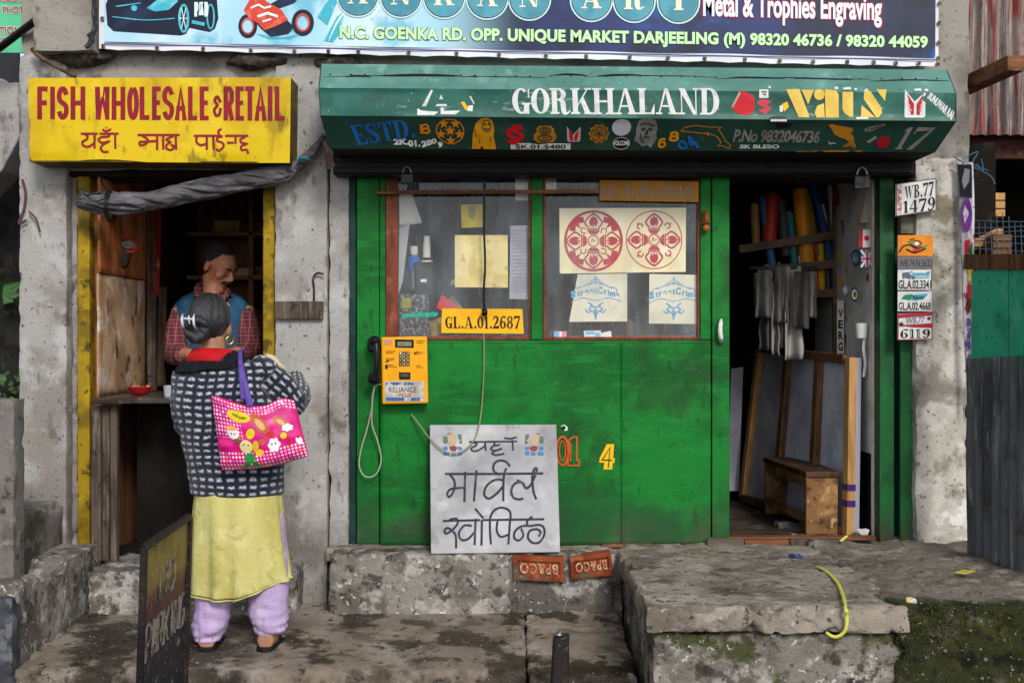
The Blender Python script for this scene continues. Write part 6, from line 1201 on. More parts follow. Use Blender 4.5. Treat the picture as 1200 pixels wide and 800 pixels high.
# framed partition board leaning along the wall
pb = thing("framed_panel", "large grey blue hardboard panel on a rough timber frame leaning inside the shop", "panel", (1.62, 1.0, FLOORZ))
a0, a1 = P(1000, 621, 6.18), P(872, 569, 7.55); a0.z = a1.z = FLOORZ + .002
b0, b1 = P(1003, 419, 6.22), P(893, 405, 7.5)
d_ = (a1 - a0); nn = d_.cross(b0 - a0).normalized(); nn = nn if nn.dot(CAMP - a0) > 0 else -nn
def bd(u, v, o=0): return (a0.lerp(a1, u)).lerp(b0.lerp(b1, u), v) + nn * o
MB().slab([bd(0, .0), bd(1, 0), bd(1, 1), bd(0, 1)], -nn * .006).build("sheet", mat("grey_blue_hardboard", 'd9dce6', [L('b4b8c8', 2.5, .42, .62, .8), L('e6e8ee', 6, .55, .7, .6, off=3)], .8), pb)
for u in (.31, .64): MB().bar(bd(u, .03, .02), bd(u, .97, .02), .05, .036, nn).build("batten", WOOD, pb, bevel=.003)
MB().bar(bd(.985, .02, .02), bd(.985, .98, .02), .05, .036, nn).build("batten", WOOD_PALE, pb, bevel=.003)
MB().bar(bd(.01, .0, .022), bd(.01, 1, .022), .055, .042, nn).build("batten", WOOD_PALE, pb, "pale new end batten", bevel=.003)
MB().bar(bd(-.004, 0, -.0), bd(-.004, 1, 0), .012, .05, nn).build("edge_strip", mat("white_edge_board", '9c9cac', (), .6), pb)
for v in (.16, .25): MB().bar(bd(.008, v, .0225), bd(.008, v + .035, .0225), .058, .045, nn).build("tape", mat("purple_tape", '45206b', (), .5), pb)
MB().bar(bd(.04, .985, .03), bd(.96, .985, .03), .045, .036, nn).build("rail", WOOD, pb, bevel=.003); MB().bar(bd(.04, .02, .03), bd(.96, .02, .03), .045, .036, nn).build("rail", WOOD, pb, bevel=.003)
MB().slab([P(857, 432, 7.62), P(871, 430, 7.62), P(866, 575, 7.64), P(852, 575, 7.64)], (0, .02, 0)).build("side_sheet", mat("grey_blue_hardboard", '', ()), pb)

bch = thing("wooden_bench", "low worn brown wooden bench with solid plank ends in the shop doorway", "bench", (1.55, .6, FLOORZ))
BW = mat("scuffed_bench_wood", '7d5937', [L('5a3c22', 3, .42, .62, .85, (1, .5, 6)), L('a9814f', 7, .5, .68, .75, off=3), L('c9a877', 25, .62, .72, .7, off=5), L('2f1f13', 22, .6, .7, .7, off=7)], .7, [(30, .3)])
BT = mat("dark_worn_bench_top", '4a3222', [L('2c1c12', 4, .42, .6, .85, (6, 1, 1)), L('7a5636', 12, .56, .7, .7, (8, 1, 1), off=3)], .55, [(30, .3)])
nl, nr, fl_, fr_ = P(945, 552, 6.2), P(984, 549, 6.22), P(894, 533, 7.0), P(938, 531, 7.0)
for q_ in (nl, nr, fl_, fr_): q_.z = .655
dn = Vector((0, 0, -.028))
MB().hexa([nl + dn, nr + dn, fr_ + dn, fl_ + dn, nl, nr, fr_, fl_]).build("seat", BT, bch, bevel=.004)
ax = (fl_ - nl).normalized(); sx_ = (nr - nl).normalized()
def plank(o, w0, w1, z0, z1, th, name, mt):
    p = nl + ax * o; e = ax * th
    A_, B_ = p + sx_ * w0, p + sx_ * w1
    f = lambda v, z: Vector((v.x, v.y, z))
    MB().hexa([f(A_, z0), f(B_, z0), f(B_ + e, z0), f(A_ + e, z0), f(A_, z1), f(B_, z1), f(B_ + e, z1), f(A_ + e, z1)]).build(name, mt, bch, bevel=.003)
wd = (nr - nl).length; LN = (fl_ - nl).length
plank(.015, .004, wd - .004, FLOORZ, .626, .03, "end_panel", BW); plank(LN - .05, .004, wd - .004, FLOORZ, .626, .03, "end_panel", BW)
def rail_(w, z0, z1):
    p, q_ = nl + ax * .046 + sx_ * w, nl + ax * (LN - .051) + sx_ * w
    MB().bar(Vector((p.x, p.y, (z0 + z1) / 2)), Vector((q_.x, q_.y, (z0 + z1) / 2)), .022, z1 - z0).build("apron" if z0 > .5 else "stretcher", BW, bch, bevel=.003)
rail_(.018, .575, .626); rail_(wd - .018, .575, .626); rail_(.018, .39, .43)

# rack of vinyl rolls
rk = thing("roll_rack", "brown wooden rack of slats holding the coloured rolls deep in the shop", "rack", P(925, 345, 6.95))
RW = mat("dusty_brown_slat", '6d5a48', [L('4b3d30', 5, .42, .62, .8)], .8)
for (xa, ya, xb, yb) in ((866, 292, 982, 275), (895, 316, 982, 309), (938, 345, 982, 343)):
    MB().bar(P(xa, ya, 6.82), P(xb, yb, 6.82), .018, .045).build("slat", RW, rk, bevel=.002)
MB().bar(P(979, 205, 6.83), P(979, 430, 6.83), .03, .03).build("upright", RW, rk, bevel=.002)
rolls = [((937, 222), (946, 312), 9.0, 'd98a1c', "orange roll leaning on the rack beside the red roll"), ((905, 228), (901, 285), 8.5, 'a52a1f', "dark red roll standing at the dim end of the rack"), ((893, 232), (905, 312), 5, '2c5c8f', "blue roll behind the dark red roll"),
         ((925, 250), (932, 316), 5, '1f6a6a', "thin teal roll between the red and orange rolls"), ((953, 214), (976, 312), 5, '24407a', "navy roll with a white core leaning far over"), ((962, 240), (972, 300), 4, 'd6d4d2', "white roll leaning beside the navy roll"),
         ((950, 286), (956, 345), 4.5, 'b3341f', "short red roll in the lower slats"), ((961, 286), (963, 345), 4.5, 'd99a22', "short amber roll in the lower slats"), ((969, 288), (971, 342), 3.5, '3a3d45', "short charcoal roll in the lower slats"), ((899, 312), (899, 336), 6, 'c98a3a', "stubby tan roll under the first slat"), ((913, 310), (917, 338), 4, '3a78b0', "stubby sky blue roll under the first slat")]
rolls += [((915, 236), (921, 300), 6, '3a3d42', "charcoal roll between the red roll and the teal roll"), ((884, 240), (886, 292), 5, '8f6a3c', "brown paper roll at the shaded end of the rack"), ((974, 218), (981, 290), 4.5, 'c9c6bf', "off white roll nearest the upright"), ((939, 300), (943, 345), 4, 'e0dcd4', "white roll peeping between the lower slats"), ((927, 318), (930, 345), 4, '7a1f2a', "wine roll in the lower slats"), ((946, 225), (958, 300), 4, '6a5a2a', "olive roll behind the orange roll")]
for i, ((xa, ya), (xb, yb), r, c_, lab) in enumerate(rolls):
    a_, b_ = P(xa, ya, 6.90), P(xb, yb, 6.90); t = thing("vinyl_roll", lab, "roll", b_, "coloured rolls on the rack")
    MB().tube([a_, b_], r / 209 * 1.0, 16).build("sheet_roll", mat("roll_" + c_, tuple(min(.9, q * 1.35) for q in hx(c_)), [L(tuple(q * .8 for q in hx(c_)), 6, .42, .62, .6, (3, 3, .5))], .45), t, smooth=True, auto=40)
    MB().tube([a_ + (a_ - b_).normalized() * .012, a_ - (a_ - b_).normalized() * .01], r / 209 * .55, 12).build("core", mat("cardboard_core", '8f7a5c', (), .9), t, smooth=True, auto=40)
tag(MB().lathe(P(1017, 262, 6.25), [(.05, 0), (.045, .02), (.012, .16), (.008, .165)], 16).build("paper_cone", mat("beige_paper", 'b5a68c', (), .8), smooth=True, auto=40), "beige paper cone hanging high beside the door jamb", "cone")

# grey trousers hanging under the rack
CLG = [mat("hanging_cloth_%s" % n, c, [L(tuple(q * .65 for q in hx(c)), 7, .42, .62, .7, (5, 5, .5))], .9, [(12, .4, (4, 4, .4))]) for n, c in (("grey", '6d6b69'), ("pale", '8f8c86'), ("ash", '55534f'), ("white", 'aaa7a1'))]
hang = [(888, 905, 316, 372, 0, "short ash grey garment nearest the dim end of the row"), (898, 915, 318, 395, 2, "dark ash garment with a ragged hem"), (908, 922, 312, 378, 0, "narrow grey garment hanging in the row"), (914, 930, 318, 408, 1, "pale garment with a square hem"), (919, 938, 312, 421, 3, "longest white garment in the hanging row"), (930, 947, 318, 385, 2, "ash garment at the open end of the row"), (892, 904, 330, 410, 2, "thin dark garment hanging low")]
hang += [(944, 958, 318, 372, 1, "short pale garment beside the ash garment at the open end"), (884, 892, 320, 360, 3, "narrow white garment deepest in the row"), (903, 911, 330, 416, 1, "thin pale garment behind the grey ones")]
for i, (xa, xb, ya, yb, mi, lab) in enumerate(hang):
    dd = 6.62 + .035 * ((i * 3) % 5); m = MB()
    def fn(u, v, xa=xa, xb=xb, ya=ya, yb=yb, dd=dd, i=i):
        w = (xb - xa) * (1.0 + .12 * v); x = (xa + xb) / 2 + (u - .5) * w + 1.2 * v * math.sin(i * 1.7)
        return P(x, ya + (yb - ya) * v * (1 + .07 * math.sin(i * 3.1) * (u - .5)), dd) + Vector((.006 * nz((v * 5, u, i)), .030 * math.sin(u * 7 + i + v) * (.35 + v) + .016 * nz((u * 3, v * 4, i)), 0))
    m.grid(fn, 20, 14)
    tag(m.build("hanging_garment", CLG[mi], smooth=True, solid=.006), lab, "garment", "garments hanging in the shop")
tag(MB().tube([P(878, 314, 6.69), P(958, 313, 6.69)], .008, 8).build("hanging_rod", CHROME, smooth=True), "thin rod carrying the row of hanging garments", "rod")

# things pinned by the door jamb
def pennant(x0, y0, x1, y1, dd, base, marks, name, label, cat):
    s_ = flat(dd); m = MB(); m.grid(lambda u, v: P(x0 + (x1 - x0) * u, y0 + (y1 - y0) * v, dd) , 4, 4)
    t = thing(name, label, cat, P((x0 + x1) / 2, y1, dd)); m.build("sheet", base, t, solid=.002)
    for mt, fn in marks: deco(s_, "print", mt, fn, None, t, .0009)
FR = mat("flag_red", 'b5182a', (), .7); FB = mat("flag_blue", '2a3f8c', (), .7)
pennant(1006.5, 269, 1023.5, 290, 6.16, WHITEP, [(FR, lambda q: (q.rect(1006.5, 269, 1011, 290), q.rect(1020, 269, 1023.5, 290), q.star(1015.5, 279, 4.5, -90, .5, 6)))], "small_flag", "small red and white maple leaf flag pinned by the door jamb", "flag")
pennant(1009, 293, 1022.5, 313, 6.165, FB, [(WHITE, lambda q: (q.stroke([(1009, 293), (1022.5, 313)], 2.4), q.stroke([(1022.5, 293), (1009, 313)], 2.4), q.rect(1014, 293, 1018, 313), q.rect(1009, 301, 1022.5, 305.5)))], "small_flag", "small blue union flag pinned below the maple leaf flag", "flag")
deco(flat(6.164), "print", FR, lambda q: (q.rect(1015, 293, 1017, 313), q.rect(1009, 302.2, 1022.5, 304.2)), None, [o for o in bpy.data.objects if o.type == 'EMPTY' and o.name.startswith("small_flag")][-1], .003)
pennant(981, 352, 989, 424, 6.62, WHITEP, [(BLACK, lambda q: [q.sans(c, (982.3, 362 + i * 13, 987.7, 372 + i * 13), .04) for i, c in enumerate("VERGE")])], "letter_strip", "white vertical strip with black letters on the shop wall", "strip")
def roundel(x, y, r, dd, cols, label):
    t = thing("round_sticker", label, "sticker", P(x, y, dd)); s_ = flat(dd)
    MB().lathe((0, 0, 0), [(r / 232, 0), (r / 232, .002)], 24)
    m = MB(); n = 26; m.slab([P(x + r * .8 * math.cos(2 * math.pi * i / n), y + r * 1.4 * math.sin(2 * math.pi * i / n), dd) for i in range(n)], (0, .003, 0)); m.build("disc", cols[0], t)
    for k, c_ in enumerate(cols[1:]): deco(s_, "print", c_, lambda q, k=k: q.disc(x, y, r * .8 * (.72 - .25 * k), r * 1.4 * (.72 - .25 * k)), None, t, .001 + .0012 * k)
roundel(1001.5, 345, 6, 6.3, [mat("ring_dark", '23262c', (), .6), WHITEP, mat("ring_olive", '8d8a2a', (), .6), mat("ring_dark", '', ())], "black white and olive oval sticker on the shop wall")
roundel(990.5, 340, 4, 6.45, [mat("ring_sky", '6f9cc0', (), .6), WHITEP], "pale blue round sticker beside the oval sticker")
roundel(1018, 325, 4, 6.2, [FR, mat("ring_dark", '', ())], "small dark red sticker below the union flag")
roundel(1003, 302, 7, 6.24, [mat("ring_navy", '1d2740', (), .6), mat("ring_steel", '55637c', (), .6)], "dark navy oval badge beside the union flag")
for (x, y, w, h, c_, lab) in ((984, 300, 4, 14, 'b08a3a', "tan slip topmost on the slatted upright"), (984.5, 335, 4, 22, 'b3862a', "amber slip on the slatted upright"), (993, 375, 4, 10, 'a03040', "small crimson scrap on the shop wall"), (992, 400, 5, 16, '6a3a20', "rust brown scrap on the shop wall"), (1008, 232, 7, 22, '38404c', "dark slate badge under the steel padlock"), (996, 250, 5, 30, '7d7a72', "grey tassel strip high on the shop wall"), (1015, 365, 4, 26, '7a6a48', "khaki strip hanging by the door jamb"), (993, 318, 5, 12, '8f5a1c', "orange brown scrap above the round stickers"), (996, 215, 8, 18, 'a9a7a5', "grey white cap badge near the top of the doorway"), (979, 232, 9, 20, '7a2430', "wine red cloth badge near the top of the doorway"), (1003, 250, 6, 26, 'b9b6ae', "pale crumpled strip between the beige cone and the tassel strip"), (1000, 322, 6, 9, '3f5a7a', "steel blue scrap above the oval sticker"), (1006, 362, 5, 12, 'c9c2b0', "cream scrap below the oval sticker"), (988, 268, 6, 20, '5a5650', "charcoal cloth tag beside the slatted upright"), (1018, 345, 4, 12, '98322e', "red scrap under the small dark red sticker"), (996, 285, 6, 14, '8a8f96', "silver grey scrap beside the navy oval badge"), (1012, 218, 6, 14, '6d5a3c', "brown leather tag behind the steel padlock")):
    dd = 6.25 + (1025 - x) * .011
    MB_ = MB(); MB_.slab([P(x - w * .5, y - h * .5, dd), P(x + w * .4, y - h * .5 - 1, dd), P(x + w * .6, y + h * .4, dd), P(x, y + h * .5, dd)], (0, .004, 0))
    tag(MB_.build("paper_scrap", mat("scrap_" + c_, c_, (), .8)), lab, "scrap")
jg = thing("paper_cup", "white paper cup and hanging white tape by the door jamb", "cup", P(1010, 396, 6.2))
m = MB(); m.lathe(P(1009.5, 396, 6.2), [(.026, 0), (.034, .075), (.032, .075), (.024, .004)], 18); m.build("cup", WHITEP, jg, smooth=True, auto=40)
m = MB(); m.tube(smooth_path([P(1014, 392, 6.2), P(1012, 408, 6.19), P(1014, 425, 6.2), P(1012, 442, 6.2)], 5), .008, 8, flat=.3); m.build("tape", WHITEP, jg, smooth=True)
m = MB(); m.slab([P(1008, 394, 6.22), P(1020, 372, 6.22), P(1021, 388, 6.22), P(1013, 396, 6.22)], (0, .01, 0)); m.build("sheet", mat("beige_paper", '', ()), jg)

# ================================================================== INSIDE THE FISH STALL
st = thing("stall_counter", "worn wooden fish stall counter with a wet dark top above grey plank legs", "counter", (-1.5, .2, .236))
ctop = mat("wet_dark_counter", '4f443c', [L('2e2620', 4, .42, .62, .85), L('8d8178', 14, .58, .7, .8, off=3), L('6a2420', 6, .62, .72, .6, off=8)], .3, [(14, .4)], rvar=.2)
m = MB(); m.hexa([P(107, 473, 5.93), P(306, 473, 5.93), Vector((X(306, 5.93), .42, Z(473, 5.93))), Vector((X(107, 5.93) - .0, .42, Z(473, 5.93)))] + [q + Vector((0, 0, .028)) for q in (P(107, 473, 5.93), P(306, 473, 5.93), Vector((X(306, 5.93), .42, Z(473, 5.93))), Vector((X(107, 5.93), .42, Z(473, 5.93))))])
m.build("top", ctop, st, bevel=.006)
m = MB(); m.box(-2.05, -1.72, .425, 1.2, 1.0, 1.035); m.build("side_shelf", ctop, st, bevel=.004)
for (a, b, dd) in ((106.5, 118, 6.0), (119, 128, 6.02), (129, 137, 6.0), (300, 307, 6.02)):
    m = MB(); m.box(X(a, dd), X(b, dd), Y(dd), Y(dd) + .04, .238, Z(473.6, dd) - .008); m.build("leg_plank", WOOD_GREY, st, bevel=.004)
m = MB(); m.box(X(138, 6.05), X(300, 6.05), .36, .38, .238, .98); m.build("back_board", DARK, st)
# side partition: stained lower sheet, upper sheet tinted for warm lamp glow
sp_ = thing("side_partition", "stained plywood side wall of the fish stall with warm glow coloured into its upper sheet", "partition", (-2.04, .5, 1.04))
PLY1 = mat("greasy_pale_plywood", 'd0ae8a', [L('a8805c', 3, .42, .62, .8, (1, 1.2, .9)), L('e6dccd', 6, .5, .66, .8, (1, 1.1, .9), off=3), L('6b4d36', 7, .58, .70, .8, (1, 1.3, .8), off=6), L('2a1d14', 5, .64, .72, .8, off=9)], .5, [(14, .4), (50, .3)], rvar=.2)
PLY2 = mat("glow_tinted_plywood", 'cf8048', [L('9d5a2e', 3, .40, .60, .85, (1, 1.5, .5)), L('d9935a', 6, .5, .66, .8, off=3), L('4a2512', 9, .57, .7, .7, (1, 3, .4), off=6)], .55, [(14, .4)], rvar=.15)  # orange tint stands in for warm lamp glow on the upper plywood
m = MB(); m.grid(lambda u, v: Vector((-2.045 + .006 * nz((u * 4, v * 4, 1)), .06 + .8 * u, 1.037 + .61 * v)), 20, 16); m.build("lower_sheet", PLY1, sp_, smooth=True, solid=.006)
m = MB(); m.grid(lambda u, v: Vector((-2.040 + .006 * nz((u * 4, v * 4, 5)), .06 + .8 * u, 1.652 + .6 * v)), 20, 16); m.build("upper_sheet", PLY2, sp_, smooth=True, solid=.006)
MB().box(-2.04, -1.99, .862, .90, 1.037, 2.3).build("post", WOOD_GREY, sp_, bevel=.004)
MB().box(-2.045, -2.03, .905, 1.9, 1.037, 2.3).build("rear_sheet", mat("brown_black_board", '3a281d', [L('20150f', 4, .42, .62, .8)], .8), sp_)
# cap hung on the partition, red cloth strip
cp_ = thing("hanging_pouch", "dark cloth pouch with a red rim hung on the glow tinted upper sheet", "pouch", P(148, 300, 6.45))
c = P(147, 292, 6.44); m = MB(); m.ball(c + Vector((-.02, 0, -.03)), .05, .05, .085); m.v = [v + noise.noise_vector(v * 20) * .014 for v in m.v]; m.build("cloth", mat("dusty_dark_cloth", '3c322e', [L('211a18', 9, .42, .62, .8)], .9), cp_, smooth=True)
m = MB(); rot = Matrix.Rotation(R(28), 3, 'Y') @ Matrix.Rotation(R(-25), 3, 'X')
m.tube([c + Vector((.01, -.01, .02)) + rot @ Vector((math.cos(a) * .052, 0, math.sin(a) * .034)) for a in [2 * math.pi * k / 20 for k in range(21)]], .0085, 8); m.build("rim", mat("red_plastic_rim", 'b3221f', (), .4), cp_, smooth=True)
m = MB(); m.ball(c + Vector((.012, -.005, .02)), .045, .03, .026); m.build("lining", mat("grey_lining", '8a8079', [L('4a423e', 25, .45, .62, .8)], .8), cp_, smooth=True)
m = MB(); m.grid(lambda u, v: Vector((-2.01 + .03 * u + .012 * math.sin(u * 8 + v * 3), .84 + .07 * u, 2.06 - .5 * v * (1 - .12 * abs(u - .5)))), 14, 14)
tag(m.build("red_cloth", mat("stained_red_cloth", 'a3241a', [L('6d1510', 6, .42, .62, .8, (4, 4, .6)), L('cf8f80', 9, .62, .72, .6, off=4)], .9), smooth=True, solid=.004), "stained red cloth hanging from the rear edge of the partition", "cloth")
m = MB(); m.grid(lambda u, v: Vector((-1.99 + .03 * u + .014 * math.sin(u * 9 + v * 4), .90 + .05 * u, 1.62 - .56 * v)), 12, 14)
tag(m.build("rag", mat("grimy_rag", '5a4636', [L('36281e', 7, .42, .62, .8, (4, 4, .6))], .95), smooth=True, solid=.005), "grimy brown rag hanging below the red cloth", "rag")
# back shelves with boxes
bs = thing("wall_shelves", "two dark brown shelves on the back wall of the fish stall", "shelf", (-1.2, 1.8, 1.5))
SHW = mat("brown_shelf_wood", '96694a', [L('6d4830', 5, .42, .62, .8)], .7)  # plain mid brown with darker mottling
for z in (Z(277, 7.6), Z(328, 7.6)): MB().box(-2.0, -.97, Y(7.55), 1.93, z, z + .025).build("board", SHW, bs, bevel=.003)
MB().box(-1.62, -1.59, Y(7.55), 1.92, 1.0, 2.3).build("upright", SHW, bs)
sitems = [(265, 277, 30, 14, '8a6a48', "tan carton on the upper shelf"), (285, 277, 12, 16, '3a2c22', "small dark tin on the upper shelf"), (300, 277, 16, 11, '6d5138', "brown carton at the end of the upper shelf"), (284, 328, 22, 9, 'b08f6a', "pale stack of trays on the lower shelf"), (304, 328, 16, 12, '7a5a3c', "brown basket on the lower shelf")]
for i, (x, y, w, h, c_, lab) in enumerate(sitems):
    zt = Z(y, 7.6) + .0255; m = MB(); x0 = X(x - w / 2, 7.6)
    n = max(1, int(h / 4))
    for k in range(n): m.box(x0 - .003 * (k % 2), x0 + w / 189 + .003 * (k % 2), 1.62, 1.85, zt + k * h / 189 / n + .0005, zt + (k + 1) * h / 189 / n)
    tag(m.build("carton", mat("carton_" + c_, tuple(min(.8, q * 1.7) for q in hx(c_)), [L(tuple(q * .6 for q in hx(c_)), 8, .42, .62, .7)], .8), bevel=.004), lab, "carton", "cartons on the stall shelves")
MB_ = MB(); MB_.box(X(288, 7.3), -.97, 1.25, 1.3, .3, Z(362, 7.3)); tag(MB_.build("fish_crate", mat("brown_insulated_box", '5c4334', [L('3d2a20', 6, .42, .62, .8), L('7d6048', 14, .58, .7, .6, off=3)], .8), bevel=.01), "tall brown crate standing behind the stall keeper", "crate")
# on the counter
bw = thing("fish_bowl", "small red bowl of cut fish on the stall counter", "bowl", P(164, 462, 6.2))
bz = Z(473, 5.93) + .029; c = Vector((X(164, 6.25), .25, bz))
MB().lathe(c, [(.03, 0), (.045, .01), (.062, .04), (.058, .042), (.04, .014)], 20).build("bowl", mat("translucent_red_plastic", 'a3201c', (), .3), bw, smooth=True, auto=40)
m = MB(); rnd = random.Random(2)
for i in range(14): m.ball(c + Vector((rnd.uniform(-.04, .04), rnd.uniform(-.04, .04), rnd.uniform(.02, .045))), .02, .014, .011, 8, 6)
m.build("fish_pieces", mat("raw_fish_red", '8d2a22', [L('c98a7a', 40, .5, .66, .8)], .3), bw, smooth=True)
c = Vector((X(195, 6.0), .06, bz))
MB().lathe(c, [(.026, 0), (.031, .055), (.029, .055), (.024, .003)], 18).build("plastic_cup", mat("cloudy_plastic", 'a9adb3', (), .15)); tag(bpy.data.objects["plastic_cup"], "small cloudy plastic cup on the counter by the customer's hand", "cup")

# ================================================================== ON THE STEPS AND STREET
# bricks set in the plinth with frogs and raised letters, upside down
BRK = mat("burnt_orange_brick", '8f4526', [L('6d2f18', 6, .42, .62, .8), L('ab6238', 14, .54, .7, .7, off=3), L('5f5445', 9, .50, .64, .9, off=6), L('9a8a72', 30, .62, .72, .7, off=9)], .9, [(30, .5), (120, .4)])
def brick(q, dd, lab, txt, seed):
    t = thing("brick", lab, "brick", P(*q[2], dd), "bricks set in the plinth")
    tl_, tr_, br_, bl_ = q
    bi = Decal.quad(q)
    fr = [P(*bi(u, v), dd) for u, v in ((0, 0), (1, 0), (1, 1), (0, 1))]; dpt = Vector((0, .09, 0)); inn = [P(*bi(u, v), dd) for u, v in ((.09, .22), (.92, .22), (.92, .78), (.09, .78))]; re_ = Vector((0, .012, 0))
    m = MB(); m.add(fr + inn + [p + re_ for p in inn] + [p + dpt for p in fr], [(0, 1, 5, 4), (1, 2, 6, 5), (2, 3, 7, 6), (3, 0, 4, 7), (4, 5, 9, 8), (5, 6, 10, 9), (6, 7, 11, 10), (7, 4, 8, 11), (8, 9, 10, 11), (0, 12, 13, 1), (1, 13, 14, 2), (2, 14, 15, 3), (3, 15, 12, 0), (12, 15, 14, 13)])
    m.nonormal = True; m.build("body", BRK, t, bevel=.004)
    v, f = glyph_text(txt, .03, 1.15)
    m = MB(); fn = lambda p, off: P(*bi(.13 + .75 * (1 - p[0]), .28 + .44 * (1 - p[1])), dd) + Vector((0, off, 0))
    n = len(v); m.add([fn(p, .003) for p in v], f)
    # raised letters: give the outline depth
    cnt = {}
    for q_ in f:
        for i in range(len(q_)):
            e = (q_[i], q_[(i + 1) % len(q_)]); cnt[tuple(sorted(e))] = cnt.get(tuple(sorted(e)), 0) + 1
    b_ = len(m.v); m.v += [fn(p, .0125) for p in v]
    m.f += [(a_, c_, b_ + c_, b_ + a_) for (a_, c_), k in cnt.items() if k == 1]
    m.build("raised_letters", mat("chalky_brick_letters", 'b3714e', [L('c9b8a0', 40, .5, .64, .8)], .9), t)
brick([(601, 650.5), (661, 653), (661, 682), (602, 679.5)], 5.765, "orange brick with upside down raised letters under the marble slab", "BP&CO", 1)
brick([(667.5, 653), (716, 646.5), (718.5, 674), (669, 679)], 5.768, "tilted orange brick with worn raised letters beside the platform", "BP&CO", 2)
# yellow strap
rp = smooth_path([P(957, 664, 5.34), P(968, 670, 5.22), P(980, 682, 5.02), P(987, 697, 4.75), P(990.5, 711, 4.522), P(992, 722, 4.515), P(991, 735, 4.515), P(986, 742.5, 4.52), P(977, 745.5, 4.525), P(967, 740, 4.53)], 8)
m = MB(); m.nonormal = True
rl = []
for i, p in enumerate(rp):
    p = Vector(p); t_ = (Vector(rp[min(i + 1, len(rp) - 1)]) - Vector(rp[max(i - 1, 0)])).normalized()
    nrm_ = Vector((0, -.25, 1)) if p.y > -1.44 else Vector((0, -1, .1)); w_ = t_.cross(nrm_).normalized() * (.0085 - .003 * i / len(rp)); p += nrm_.normalized() * .006; rl.append((p - w_, p + w_))
m.v = [q for pr in rl for q in pr]; m.f = [(2 * i, 2 * i + 1, 2 * i + 3, 2 * i + 2) for i in range(len(rl) - 1)]
tag(m.build("plastic_strap", LIME, smooth=True, solid=.0016), "lime yellow plastic strap curling over the platform edge", "strap")
tag(MB().slab([P(984, 634, 5.93), P(991, 628, 5.96), P(994, 628, 5.96), P(987, 634, 5.93)], (0, .004, .003)).build("strap_offcut", LIME), "tiny yellow strap offcut on the door sill", "offcut")
m = MB(); m.ball((X(1012, 6.1), Y(6.12), .36), .03, .03, .022, 12, 8); m.v = [v + noise.noise_vector(v * 45) * .013 for v in m.v]
tag(m.build("crumpled_paper", WHITEP), "crumpled white paper ball inside the door", "paper")
m = MB(); m.tube(smooth_path([P(924, 650, 5.58), P(935, 651, 5.56), P(944, 653, 5.54)], 4), [.006, .011, .012, .011, .012, .009, .008, .007, .004], 8, flat=.6)
tag(m.build("sweet_wrapper", mat("shiny_blue_film", '1f2f78', [L('6a7ac0', 40, .55, .66, .8)], .25), smooth=True), "crumpled shiny blue wrapper on the platform", "wrapper")
tag(MB().slab([P(1119, 671, 5.05), P(1128, 668, 5.1), P(1143, 669, 5.1), P(1132, 672.5, 5.04)], (0, 0, .004)).build("dry_leaf", mat("yellow_dry_leaf", 'b3a53f', (), .8)), "small yellow dry leaf on the mossy terrace", "leaf")
m = MB(); m.ball(P(1067, 704, 4.62), .022, .018, .014, 10, 7); m.v = [v + noise.noise_vector(v * 60) * .01 for v in m.v]
tag(m.build("litter_scrap", mat("mixed_litter", 'c9c7c2', [L('2f7aa8', 50, .5, .58, .9), L('c9b52f', 40, .56, .62, .9, off=4)], .6)), "scrap of blue and white litter in the crack beside the platform", "litter")
# iron stub
sb_ = thing("iron_stub", "short rusted iron post stub standing in front of the landing", "post", P(655, 800, 4.62))
m = MB(); a_, b_ = P(657.5, 745, 4.62), P(654, 860, 4.62)
secs = []
for i in range(9):
    p = b_.lerp(a_, i / 8); secs.append((p, .037 - .006 * i / 8, .03, 0, R(-14) if i == 8 else 0))
m.loft(secs, seg=20, ex=5, wob=.05, wf=25); m.build("shaft", BLACKIRON, sb_, smooth=True, auto=50)
m = MB(); m.ball(a_ + Vector((-.008, 0, .006)), .018, .016, .012, 12, 8); m.build("tip", CHROME, sb_, smooth=True)
# no parking board
np_ = thing("parking_board", "leaning street board of weathered yellow and maroon metal with white faded capitals", "board", (-1.25, -1.55, -.165))
tlb, trb = P(168, 641, 4.1), P(221, 605, 4.80); blb, brb = P(159, 835, 4.14), P(214, 815, 4.86); blb.z = brb.z = -.166
n_ = (trb - tlb).cross(blb - tlb).normalized(); n_ = n_ if n_.dot(CAMP - tlb) > 0 else -n_
NPB = plane3(tlb, trb, blb); NPM = mat("weathered_sign_paint", '8a7434', [L('5f5026', 5, .42, .62, .8), L('4f1f2a', .9, .0, .05, .96, mask=('z', .47, .40)), L('23252f', .9, .0, .05, 1, mask=('z', .36, .25)), L('a3936a', 24, .6, .7, .6, off=3), L('17161a', 7, .56, .7, .8, off=6), L('8d8f9a', 60, .66, .74, .7, off=9)], .5, [(40, .25)])
MB().slab([tlb, trb, brb, blb], -n_ * .006).build("face", NPM, np_)
for a_, b_ in ((tlb, trb), (trb, brb), (tlb, blb)): MB().bar(a_ + n_ * .003, b_ + n_ * .003, .022, .022, n_).build("frame", BLACKIRON, np_, bevel=.002)
MB().bar(trb + Vector((.0, .035, -.01)), brb + Vector((0, .035, 0)), .014, .014).build("leg", mat("blue_black_steel", '1c2f4a', [L('10131a', 9, .45, .6, .8)], .5), np_)
FADE = mat("faded_white_sign_paint", '9a9388', [L('5a4c3c', 22, .48, .62, .9), L('3a3034', 50, .56, .68, .8, off=4)], .6)
def nmap(u, v):  # along the board, downwards
    p = tlb.lerp(trb, u).lerp(blb.lerp(brb, u), v); dd = p.y + BACK; return (CX + p.x * F / dd, CY - (p.z - EYE) * F / dd)
q = Decal(NPB, .0012)
